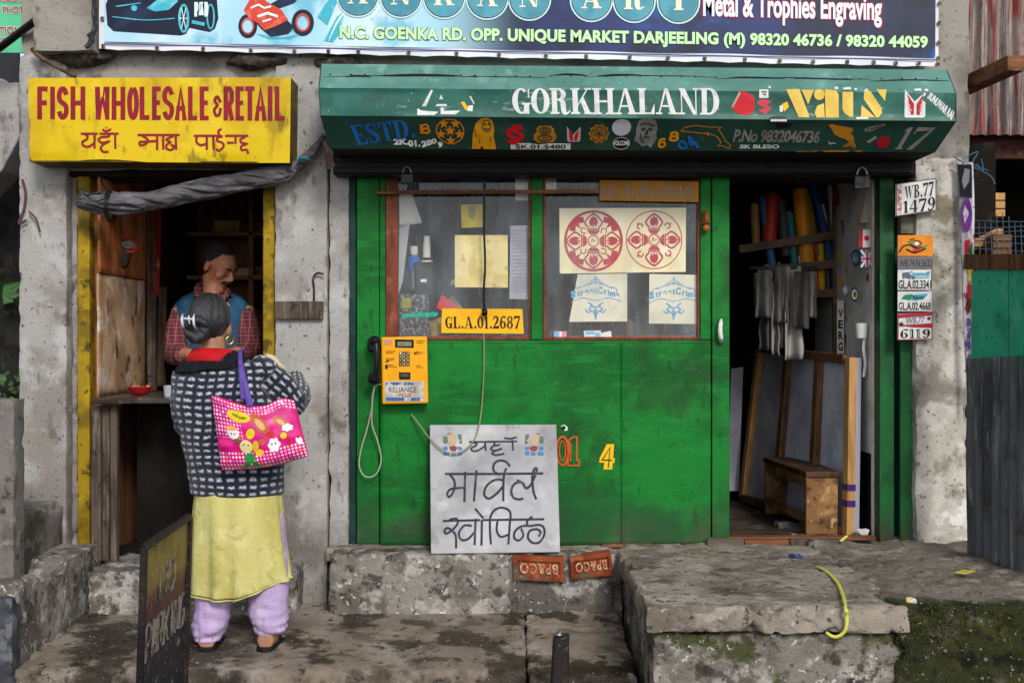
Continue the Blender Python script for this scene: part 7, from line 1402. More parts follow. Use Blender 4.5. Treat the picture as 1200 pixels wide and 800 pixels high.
def bword(t, u0, u1, v0, v1, w):
    n = len(t); 
    for i, ch in enumerate(t):
        a_ = u0 + (u1 - u0) * i / n; b_ = u0 + (u1 - u0) * (i + .78) / n
        for stt in STK[ch]:
            pts = [nmap(a_ + (b_ - a_) * x, v1 + (v0 - v1) * y) for x, y in stt]; q.stroke(pts, w)
bword("NO", .36, .72, .14, .29, 3.0); bword("PARKING", .10, .97, .36, .52, 2.8); q.build("lettering", FADE, np_, "faded white hand painted words")

# ------------------------------------------------------------------ posters wrapped on the whitewashed pillar
pz = thing("poster_strip", "tall strip of torn colourful posters curling off the edge of the whitewashed pillar", "poster", P(1130, 480, 5.9))
def pxy(u, v):
    xl = 1121 + 12 * min(1, v * 1.0) * (.35 + .65 * min(1, v * 3)); xr = 1140 + 1.5 * math.sin(v * 9)
    return xl + (xr - xl) * u, 190 + 292 * v - (12 * (1 - u) if v > .93 else 0)
SP_ = plane3(P(1121, 200, 5.93), P(1140, 200, 5.87), P(1121, 480, 5.93))
m = MB(); m.nonormal = True
m.grid(lambda u, v: SP_(*pxy(u, v), -.006 * abs(math.sin(u * 3 + v * 5))), 6, 60)
m.build("sheet", mat("torn_white_poster", 'c9c4c9', [L('8f8796', 9, .5, .64, .8, (2, 2, 1)), L('a8344a', 13, .6, .66, .9, off=3), L('3f4f9a', 12, .60, .66, .9, off=7), L('2c2733', 16, .6, .66, .9, off=11)], .6), pz, smooth=True, solid=.003)
def pdeco(c_, fn, lift=.002):
    q = Decal(SP_, lift); fn(q); q.build("print", mat("poster_" + c_, c_, [L(tuple(k * .6 for k in hx(c_)), 20, .5, .64, .8)], .6), pz)
pdeco('2a2a33', lambda q: q.poly([(1122.5, 193), (1139, 193), (1139.5, 232), (1125.5, 230)])); pdeco('9c9aa3', lambda q: q.poly([(1131, 197), (1137, 199), (1136, 213), (1130, 222), (1127.5, 212)]), .0035)
pdeco('7d3f96', lambda q: q.disc(1133, 252, 6.5, 20)); pdeco('d9cfe0', lambda q: (q.poly([(1131, 240), (1136, 250), (1131, 262), (1129, 250)])), .0035)
pdeco('c4222e', lambda q: (q.poly([(1131, 282), (1137, 280), (1136, 296), (1131, 300)]), q.poly([(1134, 330), (1139, 335), (1139, 352), (1134, 348)])))
pdeco('1f6a45', lambda q: q.poly([(1135, 290), (1140, 284), (1140.5, 308), (1136, 306)])); pdeco('dcb91f', lambda q: q.poly([(1134.5, 307), (1140.5, 309), (1140, 330), (1135, 329)])); pdeco('5a2a26', lambda q: q.poly([(1133, 346), (1140, 330), (1140, 356), (1134, 370)]))
pdeco('6a4a9a', lambda q: [q.poly([(1133.5 + (k % 2) * 2, 372 + k * 14), (1138, 374 + k * 14), (1137.5, 382 + k * 14), (1134, 381 + k * 14)]) for k in range(7)])
m = MB(); m.tube(smooth_path([P(1118, 184, 5.93), P(1128, 190, 5.9), P(1140, 196, 5.95), P(1160, 206, 6.0), P(1166, 216, 6.0)], 5), .003, 6); m.tube(smooth_path([P(1128, 186, 5.92), P(1146, 178, 5.97), P(1140, 192, 5.94), P(1158, 200, 6.0)], 5), .0026, 6); m.tube(smooth_path([P(1144, 192, 5.96), P(1152, 200, 5.97), P(1150, 186, 5.97)], 5), .0024, 6)
tag(m.build("blue_twine", mat("blue_twine", '3a6880', (), .7), smooth=True), "tangled blue twine tied round the top of the whitewashed pillar", "twine")
# plank and hook on the concrete pillar between the shops
tag(MB().box(X(323, 5.99), X(379, 5.99), -.03, -.005, Z(374, 5.99), Z(353, 5.99)).build("nailed_plank", WOOD_GREY, bevel=.004), "short weathered plank nailed across the concrete pillar", "plank")
tag(MB().tube(smooth_path([P(368, 353, 5.985), P(368, 338, 5.985), P(367, 326, 5.985), P(372, 320, 5.975), P(379, 321, 5.975)], 6), .005, 8).build("iron_hook", BLACKIRON, smooth=True), "thin black iron hook curling above the nailed plank", "hook")
m = MB(); m.tube(smooth_path([P(26, 210, 5.98), P(30, 226, 5.98), P(28, 245, 5.98), P(22, 262, 5.98), P(31, 258, 5.97)], 6), .006, 6); m.tube(smooth_path([P(34, 248, 5.98), P(42, 256, 5.96), P(47, 272, 5.97)], 5), .005, 6)
tag(m.build("frayed_string", mat("dusty_maroon_string", '5a3d42', (), .9), smooth=True), "frayed maroon string hanging under the yellow board edge", "string")
# ================================================================== PEOPLE
def hand_fingers(mb, wrist, palm_c, fdir, side, up, k=1.0, curl=.6):
    """palm and five separate curled fingers; fdir finger direction, side towards the thumb, up out of the back of the hand"""
    fdir = Vector(fdir).normalized(); up = Vector(up); up = (up - fdir * up.dot(fdir)).normalized(); side = Vector(side); side = (side - fdir * side.dot(fdir) - up * side.dot(up)).normalized()
    w, c = Vector(wrist), Vector(palm_c)
    for s_ in (-.026, -.009, .009, .026): mb.tube([w + side * s_ * .7 * k, c + side * s_ * k, c + fdir * .035 * k + side * s_ * 1.1 * k], [.016 * k, .0155 * k, .012 * k], 8)
    for s_, ln in ((-.031, .055), (-.0105, .072), (.0105, .078), (.031, .07)):
        p = c + fdir * .03 * k + side * s_ * 1.05 * k; pts = [p]; d_ = fdir.copy()
        for j in range(3):
            d_ = (d_ - up * curl * (.25 + .35 * j)).normalized(); p = p + d_ * ln * k * (.42, .33, .25)[j]; pts.append(p)
        mb.tube(pts, [.0095 * k, .009 * k, .008 * k, .0062 * k], 8)
    p = c - fdir * .02 * k + side * .03 * k
    mb.tube([p, p + (side * .022 + fdir * .018 - up * .008) * k, p + (side * .03 + fdir * .044 - up * .018) * k, p + (side * .024 + fdir * .064 - up * .028) * k], [.014 * k, .0115 * k, .0095 * k, .0075 * k], 8)
SKIN = mat("warm_brown_skin", 'a2755d', [L('855a45', 14, .45, .65, .5), L('b08a74', 30, .55, .7, .4, off=3)], .5, [(120, .08)])
SKIN_M = mat("tanned_skin", 'bd8062', [L('9c6248', 14, .45, .65, .5), L('cb9274', 30, .55, .7, .4, off=3)], .48, [(120, .08)])

# ------------------------------------------------------------------ the customer, seen from behind
WD = 5.27
def Wp(px, py, dy=0.0): return P(px, py, WD) + Vector((0, dy, 0))
def wx(px): return X(px, WD)
def wz(py): return Z(py, WD)
def ring(py, xl, xr, depth, cy=0.0, tx=0): return ((wx((xl + xr) / 2), Y(WD) + cy, wz(py)), (wx(xr) - wx(xl)) / 2, depth, tx)
wm = thing("person", "customer in a navy and white knitted cardigan seen from behind at the fish stall", "person", (wx(270), Y(WD), .0))
# skin: one body
b = MB()
hc = Wp(243, 376, .03)
b.ball(hc + Vector((0, .0, .012)), .080, .098, .102, 24, 16); b.ball(hc + Vector((0, .05, -.05)), .060, .062, .07, 20, 14)
b.tube([Wp(249, 430, .0), Wp(248, 412, .012), Wp(246, 392, .025)], [.070, .057, .054], 18)
for s_ in (-1, 1): b.ball(hc + Vector((s_ * .083, .012, -.035)), .012, .022, .034, 12, 10)
b.ball(hc + Vector((0, .118, -.02)), .014, .022, .02, 10, 8)
b.loft([ring(690, 242, 318, .09), ring(640, 238, 320, .105), ring(600, 236, 320, .11), ring(550, 232, 320, .115), ring(500, 218, 322, .115), ring(460, 214, 314, .11), ring(430, 222, 300, .085), ring(418, 236, 268, .06)], 28)
ls, le, lw = Wp(222, 437, .0), Wp(213, 500, .06), Wp(200, 466, .30)
rs, re_w, rw_ = Wp(306, 436, .0), Wp(345, 474, .05), Wp(330, 444, .30)
for s_, e_, w_ in ((ls, le, lw), (rs, re_w, rw_)):
    b.tube([s_, s_.lerp(e_, .5), e_], [.052, .045, .038], 14); b.tube([e_, e_.lerp(w_, .4), w_], [.038, .036, .025], 14)
hand_fingers(b, lw, lw + Vector((-.004, .055, .01)), (0.05, 1, .05), (1, 0, 0), (0, 0, 1), .92, .5)
hand_fingers(b, rw_, rw_ + Vector((-.02, .05, .01)), (-.4, 1, .0), (-1, -.3, 0), (0, 0, 1), .92, .8)
for (kx, ky, ax_, ay, fx) in ((250, 655, 246, 742, 244), (312, 655, 314, 738, 314)):
    b.tube([Wp(kx, 600, .01), Wp(kx, 655, .03), Wp((kx + ax_) / 2, 700, .0), Wp(ax_, 742, -.01)], [.078, .058, .048, .027], 16)
    an = Wp(ax_, 746, -.02); fx_ = -1 if ax_ < 280 else 1
    b.tube([Vector((an.x, an.y - .045, .046)), Vector((an.x + fx_ * .004, an.y + .03, .04)), Vector((an.x + fx_ * .012, an.y + .13, .026))], [.037, .036, .028], 14)
    b.tube([an + Vector((0, .01, .05)), Vector((an.x, an.y - .01, .035))], [.026, .032], 14)
    for t_ in range(5):
        q0 = Vector((an.x + fx_ * .012 + (t_ - 2) * .015, an.y + .15 - abs(t_ - 1.5 + fx_) * .005, .022)); b.tube([q0, q0 + Vector((fx_ * .004, .03, -.004))], [.010, .008], 8)
remesh(b, .0075, 4).build("body", SKIN, wm, smooth=True)
# cardigan: torso and sleeves in one knit
kn = MB()
kn.loft([ring(579, 224, 333, .142), ring(570, 223.5, 333.5, .145), ring(550, 221, 333, .145), ring(525, 215.5, 331, .142), ring(495, 208, 328, .140, -.005), ring(465, 203.5, 322, .134, -.006), ring(445, 204.5, 315, .122), ring(432, 211, 305, .105, .004), ring(422, 222, 292, .082, .01), ring(414, 232, 274, .06, .015)], 36)
kn.tube([ls, ls.lerp(le, .5) + Vector((-.008, 0, 0)), le, le.lerp(lw, .45), lw.lerp(le, .08)], [.068, .066, .056, .052, .042], 20)
kn.tube([Wp(296, 428, .0), rs + Vector((.012, -.01, 0)), rs.lerp(re_w, .5) + Vector((.004, -.008, .010)), re_w + Vector((-.012, -.0, -.002)), re_w.lerp(rw_, .25), re_w.lerp(rw_, .6), rw_.lerp(re_w, .06)], [.052, .068, .073, .070, .066, .056, .044], 22)
kk = remesh(kn, .009, 8)
def fold(v):
    d = noise.noise_vector(Vector((v.x * 7, v.y * 7, v.z * 11))) * .011 + noise.noise_vector(Vector((v.x * 17, v.y * 17, v.z * 26))) * .0045
    return v + Vector((d.x, d.y, 0 if v.z < wz(572) else d.z * .5))
bones = [(ls, le), (le, lw), (rs + Vector((.02, 0, -.01)), re_w), (re_w, rw_)]
uvs = []
for v in kk.v:
    best = None
    for i, (a_, c_) in enumerate(bones):
        t_ = max(0, min(1, (v - a_).dot(c_ - a_) / (c_ - a_).length_squared)); dd = (v - a_.lerp(c_, t_)).length
        if (i < 2 and v.x > wx(226) and dd > .055) or (dd > .085): continue
        if i < 2 and v.x > wx(216): continue
        if i >= 2 and v.x < wx(300): continue
        if best is None or dd < best[0]: best = (dd, i, t_)
    if best and best[1] >= 2 and not (best[1] == 2 and best[2] <= 0.02):
        i, t_ = best[1], best[2]; a_, c_ = bones[i]; ax_ = (c_ - a_).normalized(); r_ = v - a_.lerp(c_, t_); e1 = ax_.cross(Vector((0, 1, 0))).normalized(); e2 = ax_.cross(e1)
        uvs.append((((c_ - a_).length * t_ + (i % 2) * .26) * 1.0, math.atan2(r_.dot(e2), r_.dot(e1)) * .068))
    else:
        uvs.append((math.atan2(v.x - wx(272), -(v.y - Y(WD)) + .10) * .235, v.z * 1.0))
kk.v = [fold(v) for v in kk.v]; kk.uv = uvs
KN = bpy.data.materials.new("navy_white_knit"); KN.use_nodes = True
n = KN.node_tree.nodes; k_ = KN.node_tree.links; bs_ = n["Principled BSDF"]; bs_.inputs["Roughness"].default_value = .95; bs_.inputs["Sheen Weight"].default_value = .25; bs_.inputs["Specular IOR Level"].default_value = .2
uvn = n.new("ShaderNodeUVMap"); uvn.uv_map = "UVMap"; nzt = n.new("ShaderNodeTexNoise"); nzt.inputs["Scale"].default_value = 90; nzt.inputs["Detail"].default_value = 4
tcn = n.new("ShaderNodeTexCoord"); k_.new(tcn.outputs["Object"], nzt.inputs["Vector"])
wob_ = n.new("ShaderNodeTexNoise"); wob_.inputs["Scale"].default_value = 7; k_.new(tcn.outputs["Object"], wob_.inputs["Vector"])
mw_ = n.new("ShaderNodeMixRGB"); mw_.blend_type = 'LINEAR_LIGHT'; mw_.inputs[0].default_value = .011; k_.new(uvn.outputs[0], mw_.inputs[1]); k_.new(wob_.outputs["Color"], mw_.inputs[2])
mxv = n.new("ShaderNodeMixRGB"); mxv.blend_type = 'LINEAR_LIGHT'; mxv.inputs[0].default_value = .008; k_.new(mw_.outputs[0], mxv.inputs[1]); k_.new(nzt.outputs["Color"], mxv.inputs[2])
sp2 = n.new("ShaderNodeSeparateXYZ"); k_.new(mxv.outputs[0], sp2.inputs[0])
def mth(op, a, b=None, c=None):
    q = n.new("ShaderNodeMath"); q.operation = op
    for i, s_ in enumerate((a, b, c)):
        if s_ is None: continue
        if isinstance(s_, (int, float)): q.inputs[i].default_value = s_
        else: k_.new(s_, q.inputs[i])
    return q.outputs[0]
def stripe(s_, per, fill, soft):
    f = mth('ABSOLUTE', mth('SUBTRACT', mth('FRACT', mth('DIVIDE', s_, per)), .5))
    r = n.new("ShaderNodeMapRange"); r.inputs["From Min"].default_value = fill / 2 - soft; r.inputs["From Max"].default_value = fill / 2 + soft; r.inputs["To Min"].default_value = 1; r.inputs["To Max"].default_value = 0
    k_.new(f, r.inputs["Value"]); return r.outputs[0]
dash = mth('MULTIPLY', stripe(sp2.outputs[0], .044, .58, .09), stripe(sp2.outputs[1], .030, .38, .10))
nz2 = n.new("ShaderNodeTexNoise"); nz2.inputs["Scale"].default_value = 160; nz2.inputs["Detail"].default_value = 3; k_.new(tcn.outputs["Object"], nz2.inputs["Vector"])
br_ = n.new("ShaderNodeMapRange"); br_.inputs["From Min"].default_value = .35; br_.inputs["From Max"].default_value = .65; br_.inputs["To Min"].default_value = .45; br_.inputs["To Max"].default_value = 1.0; k_.new(nz2.outputs["Fac"], br_.inputs["Value"])
mx1 = n.new("ShaderNodeMixRGB"); mx1.inputs[1].default_value = (*hx('1a1f33'), 1); mx1.inputs[2].default_value = (*hx('d6d8dc'), 1); k_.new(mth('MULTIPLY', dash, br_.outputs[0]), mx1.inputs[0]); k_.new(mx1.outputs[0], bs_.inputs["Base Color"])
bm_ = n.new("ShaderNodeBump"); bm_.inputs["Strength"].default_value = .7; bm_.inputs["Distance"].default_value = .012; k_.new(mth('ADD', dash, mth('MULTIPLY', nz2.outputs["Fac"], .8)), bm_.inputs["Height"]); k_.new(bm_.outputs[0], bs_.inputs["Normal"])
kk.build("cardigan", KN, wm, smooth=True)
# charcoal shawl collar and red neck band
CHAR = mat("charcoal_rib_knit", '17171d', [L('26262e', 60, .45, .65, .8, (1, 1, .3))], .95, [(140, .9), (60, .6, (1, 1, .2))])
m = MB(); m.nonormal = False
def col_(u, v):
    a = math.pi * (1.18 - 1.36 * u) ; ca, sa = math.cos(a), math.sin(a)     # round the back from one shoulder to the other
    tilt = (1 - u) * 0 
    rx = .088 + .070 * v; ry = .082 + .040 * v
    z = wz(415.5 - 3.5 * ca) - .062 * v ** 1.15 * (.72 + .28 * abs(sa)) - .010 * abs(ca) * v
    b_ = .010 * math.sin(math.pi * min(1, v * 1.02)) ** .7
    p = Vector((wx(249.5) + ca * (rx + b_), Y(WD) - sa * (ry + b_) + .012, z))
    return p + noise.noise_vector(p * 22) * .003 + Vector((ca, -sa, 0)) * .0022 * math.sin(v * 42)
m.grid(col_, 72, 20)
m.build("collar", CHAR, wm, smooth=True, solid=.014)
m = MB(); m.loft([((wx(249.5), Y(WD) - .012, wz(425)), .112, .098, R(-6)), ((wx(249.5), Y(WD) - .006, wz(416)), .100, .084, R(-6)), ((wx(249), Y(WD) - .0, wz(410.5)), .086, .073, R(-8)), ((wx(249), Y(WD) - .0, wz(411)), .080, .068, R(-8))], 32, cap=False, wob=.03, wf=14)
m.build("neck_band", mat("red_cotton", 'c8121c', [L('a30d16', 9, .45, .65, .7)], .8, [(90, .2)]), wm, smooth=True, solid=.003)
# tunic
def wav(px0, py, base): return base
tn = MB(); rows = []; NS = 72
hem = lambda a: 690 + 9 * math.sin(a) * 0
prof = [(556, 232, 324, .120), (580, 228.5, 329.5, .134), (600, 226.5, 332, .140), (625, 226, 334, .14), (650, 225.5, 337, .138), (672, 224.5, 340, .138), (700, 224, 341, .136)]
vs_, fs = [], []
for j, (py, xl, xr, dp_) in enumerate(prof):
    for i in range(NS + 1):
        a = -math.pi * 1.5 + 2 * math.pi * i / NS   # starts at the front, runs round
        ca, sa = math.cos(a), math.sin(a)
        x = (xl + xr) / 2 + (xr - xl) / 2 * ca; yy = dp_ * sa
        t_ = j / (len(prof) - 1)
        y_ = py
        if j == len(prof) - 1: y_ = 691 + 6 * max(0, -sa) * math.cos((x - 255) / 50) - 15 * max(0, ca) + 0 * max(0, -ca)
        v = P(x, y_, WD) + Vector((0, yy, 0))
        r_ = .010 * t_ * math.sin(a * 9 + 1.2 * math.sin(a * 3)) + .006 * t_ * math.sin(a * 17 + 2) + .008 * nz((ca * 2, sa * 2, py * .02))
        v += Vector((ca, sa, 0)) * r_; vs_.append(v)
for j in range(len(prof) - 1):
    for i in range(NS):
        if j >= 0 and i in (int(NS * .755), int(NS * .76)) and prof[j][0] >= 580: continue
        fs.append((j * (NS + 1) + i, j * (NS + 1) + i + 1, (j + 1) * (NS + 1) + i + 1, (j + 1) * (NS + 1) + i))
m = MB(); m.nonormal = True; m.add(vs_, fs)
TUN = mat("pale_lime_cotton", 'c9c078', [L('b3a95c', 5, .42, .64, .7, (1, 1, .5)), L('d8d196', 11, .52, .7, .6, off=3), L('9c9552', 22, .6, .72, .5, off=6)], .9, [(6, .8, (2, 2, .6)), (16, .6, (1, 1, .8)), (40, .4), (300, .2)])
m.build("tunic", TUN, wm, smooth=True, solid=.003, subd=1)
m = MB(); hp = [vs_[(len(prof) - 1) * (NS + 1) + i] for i in range(NS + 1)]; m.tube(hp[:], .0038, 6, cap=False); m.build("hem", TUN, wm, smooth=True)
# lilac trousers
TR = mat("lilac_cotton", 'bba4cc', [L('a18bb4', 6, .42, .64, .6), L('d3c4dc', 12, .54, .7, .6, off=3), L('8f7d94', 16, .60, .74, .5, off=6)], .85, [(10, .5, (1, 1, 2.4)), (24, .35, (1, 1, 2)), (300, .12)])
for sgn, rws in ((-1, [(600, 230, 282, .09), (660, 228, 276, .085), (695, 229, 273, .082), (712, 229.5, 271, .08), (728, 227.5, 268, .08), (738, 227, 264.5, .074), (745, 229, 262, .066), (748.5, 231, 260, .056)]), (1, [(600, 280, 332, .09), (660, 284, 338, .085), (690, 290, 338, .082), (706, 292, 337.5, .08), (722, 294, 337, .08), (731, 297, 336, .074), (737.5, 299, 333.5, .066), (741, 301, 331, .056)])):
    secs = []
    for py, xl, xr, dp_ in rws: secs.append(((wx((xl + xr) / 2), Y(WD) - .005, wz(py)), (wx(xr) - wx(xl)) / 2, dp_))
    # finer rings for wrinkles
    fine = smooth_path([(*s_[0], s_[1], s_[2]) for s_ in secs], 6)
    m = MB(); m.loft([((q[0], q[1], q[2]), q[3], q[4]) for q in fine], 40)
    def wr(v):
        lo_ = max(0, min(1, (wz(690) - v.z) / .18)); s_ = (abs(math.sin(v.z * 62 + v.x * 30 * sgn + 4 * nz(v, 6))) - .6) * .007 * lo_ + nz((v.x * 14, v.y * 14, v.z * 40)) * .012 * lo_
        an_ = math.atan2(v.y - Y(WD), v.x - wx(249 if sgn < 0 else 315)); s_ += math.sin(an_ * 15 + 3 * nz(v, 9)) * .0032 * (lo_ ** .5)
        c_ = Vector((wx(249 if sgn < 0 else 315), Y(WD), v.z)); d_ = (v - c_); d_.z = 0
        return v + d_.normalized() * s_
    m.v = [wr(v) for v in m.v]; m.build("trouser_leg", TR, wm, smooth=True)
# sandals
for fx_, ax_ in ((-1, 246), (1, 314)):
    an = Wp(ax_, 746, -.02); m = MB(); out = [(-.034, -.06), (-.04, .0), (-.042, .06), (-.047, .12), (-.03, .185), (.01, .195), (.042, .16), (.046, .1), (.04, .04), (.038, -.02), (.03, -.062), (0, -.076)]
    th = R(-3 * fx_); pts = [Vector((an.x + (x * fx_ * -1) * math.cos(th) - y * math.sin(th), an.y + (x * fx_ * -1) * math.sin(th) + y * math.cos(th), .003)) for x, y in out]
    m.slab(pts, (0, 0, .017)); so = m.build("sandal", RUBBER, wm, bevel=.004)
    m = MB(); a_, c_ = pts[2], pts[8]; m.tube(smooth_path([a_ + Vector((0, .0, .01)), a_.lerp(c_, .3) + Vector((0, .03, .075)), a_.lerp(c_, .7) + Vector((0, .03, .075)), c_ + Vector((0, 0, .01))], 5), .012, 8, flat=.4)
    m.build("strap", RUBBER, so, smooth=True)
# hair swept into a low bun
HAIR = mat("black_oiled_hair", '16161b', [L('2a2b33', 7, .5, .68, .9, (1.6, 1, .5)), L('3c3e47', 60, .56, .72, .5, (2.4, 2.4, .3), off=4)], .32, [(160, .6, (2.0, 2.0, .16)), (45, .4, (2, 2, .3))], spec=1.4)  # blue-grey streaks paint part of the hair's sheen
m = MB(); m.ball(hc + Vector((0, -.006, .006)), .0885, .104, .1125, 48, 36)
hv = []
for v in m.v:
    r_ = v - hc
    if r_.z < -.02: k_ = min(1, (-.02 - r_.z) / .085); v = Vector((hc.x + r_.x * (1 - .22 * k_ * k_) - .012 * k_, v.y + .012 * k_, v.z))
    a_ = math.atan2(r_.x, -r_.y); v = v + (v - hc).normalized() * (.0022 * math.sin(a_ * 34 + r_.z * 30) + .003 * nz((a_ * 4, r_.z * 8, 0)))
    hv.append(v)
m.v = hv
def hkeep(c):
    r_ = c - hc
    if r_.y > .035 + .25 * r_.z and r_.z < .075: return False     # the face side
    if abs(r_.x) > .062 and r_.z < -.012 and r_.y > -.035: return False   # round the ears
    return r_.z > -.098
m.f = [q for q in m.f if hkeep(sum((m.v[i] for i in q), Vector()) / len(q))]
hr = m.build("hair", HAIR, wm, smooth=True, solid=.006)
m = MB(); bc = Wp(237, 386, -.085)
for i in range(5):
    a0 = i * 1.25; pts = [bc + Vector((math.cos(a0 + t_ * .55) * .042 * (1 - t_ * .09), -.012 - .014 * math.sin(t_ * .8) + .004 * i, math.sin(a0 + t_ * .55) * .05 * (1 - t_ * .09))) for t_ in range(8)]
    m.tube(pts, [.010, .018, .022, .024, .024, .021, .016, .010], 10)
m.ball(bc + Vector((0, .012, 0)), .052, .036, .062, 18, 12)
m.v = [v + noise.noise_vector(v * 45) * .003 for v in m.v]; m.build("bun", HAIR, hr, smooth=True)
rnd = random.Random(9); m = MB(); bd_ = (bc - hc); bd_.normalize()
for i in range(420):   # combed strands drawn back into the bun
    a = rnd.uniform(0, 2 * math.pi); st_ = Vector((math.cos(a) * rnd.uniform(.75, 1), rnd.uniform(-.5, .35), math.sin(a) * rnd.uniform(.6, 1))).normalized()
    if st_.z < -.55: continue
    om = math.acos(max(-1, min(1, st_.dot(bd_)))); s_ = []; e_ = rnd.uniform(.82, 1.0)
    for t_ in range(8):
        k = t_ / 7 * e_; d_ = (st_ * math.sin((1 - k) * om) + bd_ * math.sin(k * om)) / max(.05, math.sin(om))
        lowk = min(1, max(0, (-.02 - d_.z * .1125) / .085))
        q_ = Vector((d_.x * .0893 * (1 - .22 * lowk * lowk) - .012 * lowk, -.006 + d_.y * .1048 + .012 * lowk, .006 + d_.z * .1133))
        s_.append(hc + q_ * rnd.uniform(1.0, 1.012))
    m.tube(s_, [.0005, .001, .0012, .0012, .0012, .0012, .001, .0005], 4)
m.build("strands", HAIR, hr, smooth=True)["kind"] = "stuff"
m = MB(); cc = Wp(232, 377, -.142)
for dx in (-.030, .018):
    m.tube([cc + Vector((dx, .012, .030)), cc + Vector((dx + .002, -.012, .012)), cc + Vector((dx + .004, -.012, -.012)), cc + Vector((dx + .006, .014, -.036))], [.003, .0055, .0055, .003], 8)
m.tube([cc + Vector((-.032, -.012, .012)), cc + Vector((.022, -.012, .008))], .0045, 8); m.tube([cc + Vector((.0, -.010, .024)), cc + Vector((.004, -.012, -.012))], .0035, 8)
m.build("hair_clip", mat("pearly_clip_plastic", 'c9c9d0', (), .25), wm, smooth=True)
GOLD = mat("polished_gold", 'd9a441', (), .2, metal=1.0)
for ex in (-1, 1):
    c = hc + Vector((ex * .088, .0, -.083)); m = MB(); m.tube([c + Vector((math.cos(a) * .016, math.sin(a) * .010 * ex, math.sin(a) * .018)) for a in [2 * math.pi * i / 20 for i in range(21)]], .0042, 8, cap=False); m.build("earring", GOLD, wm, smooth=True)

# handbag
bag = thing("handbag", "bright pink polka dot handbag with a purple strap hanging from the customer's shoulder", "handbag", P(300, 548, 5.02))
BD = 5.06; BQ = [(247.5, 463), (345, 470), (361.5, 534), (259.5, 551)]
def bmap(u, v):   # v down
    tl_, tr_, br_, bl_ = BQ; x = (tl_[0] * (1 - u) + tr_[0] * u) * (1 - v) + (bl_[0] * (1 - u) + br_[0] * u) * v; y = (tl_[1] * (1 - u) + tr_[1] * u) * (1 - v) + (bl_[1] * (1 - u) + br_[1] * u) * v
    y += (9 * math.sin(u * math.pi) ** 1.5 * (1 - v) - 5 * math.exp(-((u - .85) / .12) ** 2) * (1 - v)) + 5 * math.sin(u * math.pi) * v ** 3
    return x, y
def bulge(u, v): return .055 * (max(0, math.sin(math.pi * min(1, max(0, u)))) ** .5) * (.35 + .65 * math.sin(math.pi * (.12 + .8 * v)) ** .6) * min(1, (1 - v) * 9) ** .5 + .006 * nz((u * 7, v * 6, 2)) + .004 * math.sin(v * 30 + u * 5) * max(0, .35 - u) * 3
def bfront(u, v, o=0.0):
    x, y = bmap(u, v); return P(x, y, BD) + Vector((0, -bulge(u, v) - o, 0))
m = MB(); nu, nv = 48, 36; m.grid(lambda u, v: bfront(u, v), nu, nv); off = len(m.v)
m.grid(lambda u, v: P(*bmap(u, v), BD) + Vector((0, .045 * math.sin(math.pi * u) ** .5 * math.sin(math.pi * (.1 + .85 * v)) ** .6 + .004, 0)), nu, nv)
edge = [i for i in range(nu + 1)]; 
def eidx(k): return [k * 0 + i for i in range(nu + 1)] + [j * (nu + 1) + nu for j in range(1, nv + 1)] + [nv * (nu + 1) + i for i in range(nu - 1, -1, -1)] + [j * (nu + 1) for j in range(nv - 1, 0, -1)]
e = eidx(0); m.f += [(e[i], e[(i + 1) % len(e)], off + e[(i + 1) % len(e)], off + e[i]) for i in range(len(e))]
m.uv = [((i % (nu + 1)) / nu, ((i % ((nu + 1) * (nv + 1))) // (nu + 1)) / nv) for i in range(2 * (nu + 1) * (nv + 1))]
BM = bpy.data.materials.new("pink_dotted_laminate"); BM.use_nodes = True; n = BM.node_tree.nodes; k_ = BM.node_tree.links; bs_ = n["Principled BSDF"]; bs_.inputs["Roughness"].default_value = .28
uvn = n.new("ShaderNodeUVMap"); uvn.uv_map = "UVMap"; sp2 = n.new("ShaderNodeSeparateXYZ"); k_.new(uvn.outputs[0], sp2.inputs[0])
fx = mth('SUBTRACT', mth('FRACT', mth('MULTIPLY', sp2.outputs[0], 25)), .5); fy = mth('SUBTRACT', mth('FRACT', mth('MULTIPLY', sp2.outputs[1], 19)), .5)
dist = mth('SQRT', mth('ADD', mth('MULTIPLY', fx, fx), mth('MULTIPLY', fy, fy))); dot = mth('LESS_THAN', dist, .30)
edge_m = mth('MAXIMUM', mth('GREATER_THAN', sp2.outputs[1], .74), mth('MAXIMUM', mth('LESS_THAN', sp2.outputs[1], .17), mth('MULTIPLY', mth('LESS_THAN', sp2.outputs[0], .34), mth('LESS_THAN', sp2.outputs[1], .55))))
wn_ = n.new("ShaderNodeTexWhiteNoise"); wn_.noise_dimensions = '2D'; cb_ = n.new("ShaderNodeCombineXYZ"); k_.new(mth('FLOOR', mth('MULTIPLY', sp2.outputs[0], 25)), cb_.inputs[0]); k_.new(mth('FLOOR', mth('MULTIPLY', sp2.outputs[1], 19)), cb_.inputs[1]); k_.new(cb_.outputs[0], wn_.inputs["Vector"])
rp_ = n.new("ShaderNodeValToRGB"); rp_.color_ramp.interpolation = 'CONSTANT'; el = rp_.color_ramp.elements; el[0].color = (*hx('f4dbe6'), 1); el[1].position = .55; el[1].color = (*hx('e9a9c9'), 1)
for ps, c_ in ((.72, '8f7fd0'), (.82, 'e9a24a'), (.9, 'c9c7e8')): x_ = el.new(ps); x_.color = (*hx(c_), 1)
k_.new(wn_.outputs["Value"], rp_.inputs[0])
nb2 = n.new("ShaderNodeTexNoise"); nb2.inputs["Scale"].default_value = 4; k_.new(uvn.outputs[0], nb2.inputs["Vector"]); mr2 = n.new("ShaderNodeMapRange"); mr2.inputs["From Min"].default_value = .42; mr2.inputs["From Max"].default_value = .6; k_.new(nb2.outputs["Fac"], mr2.inputs["Value"])
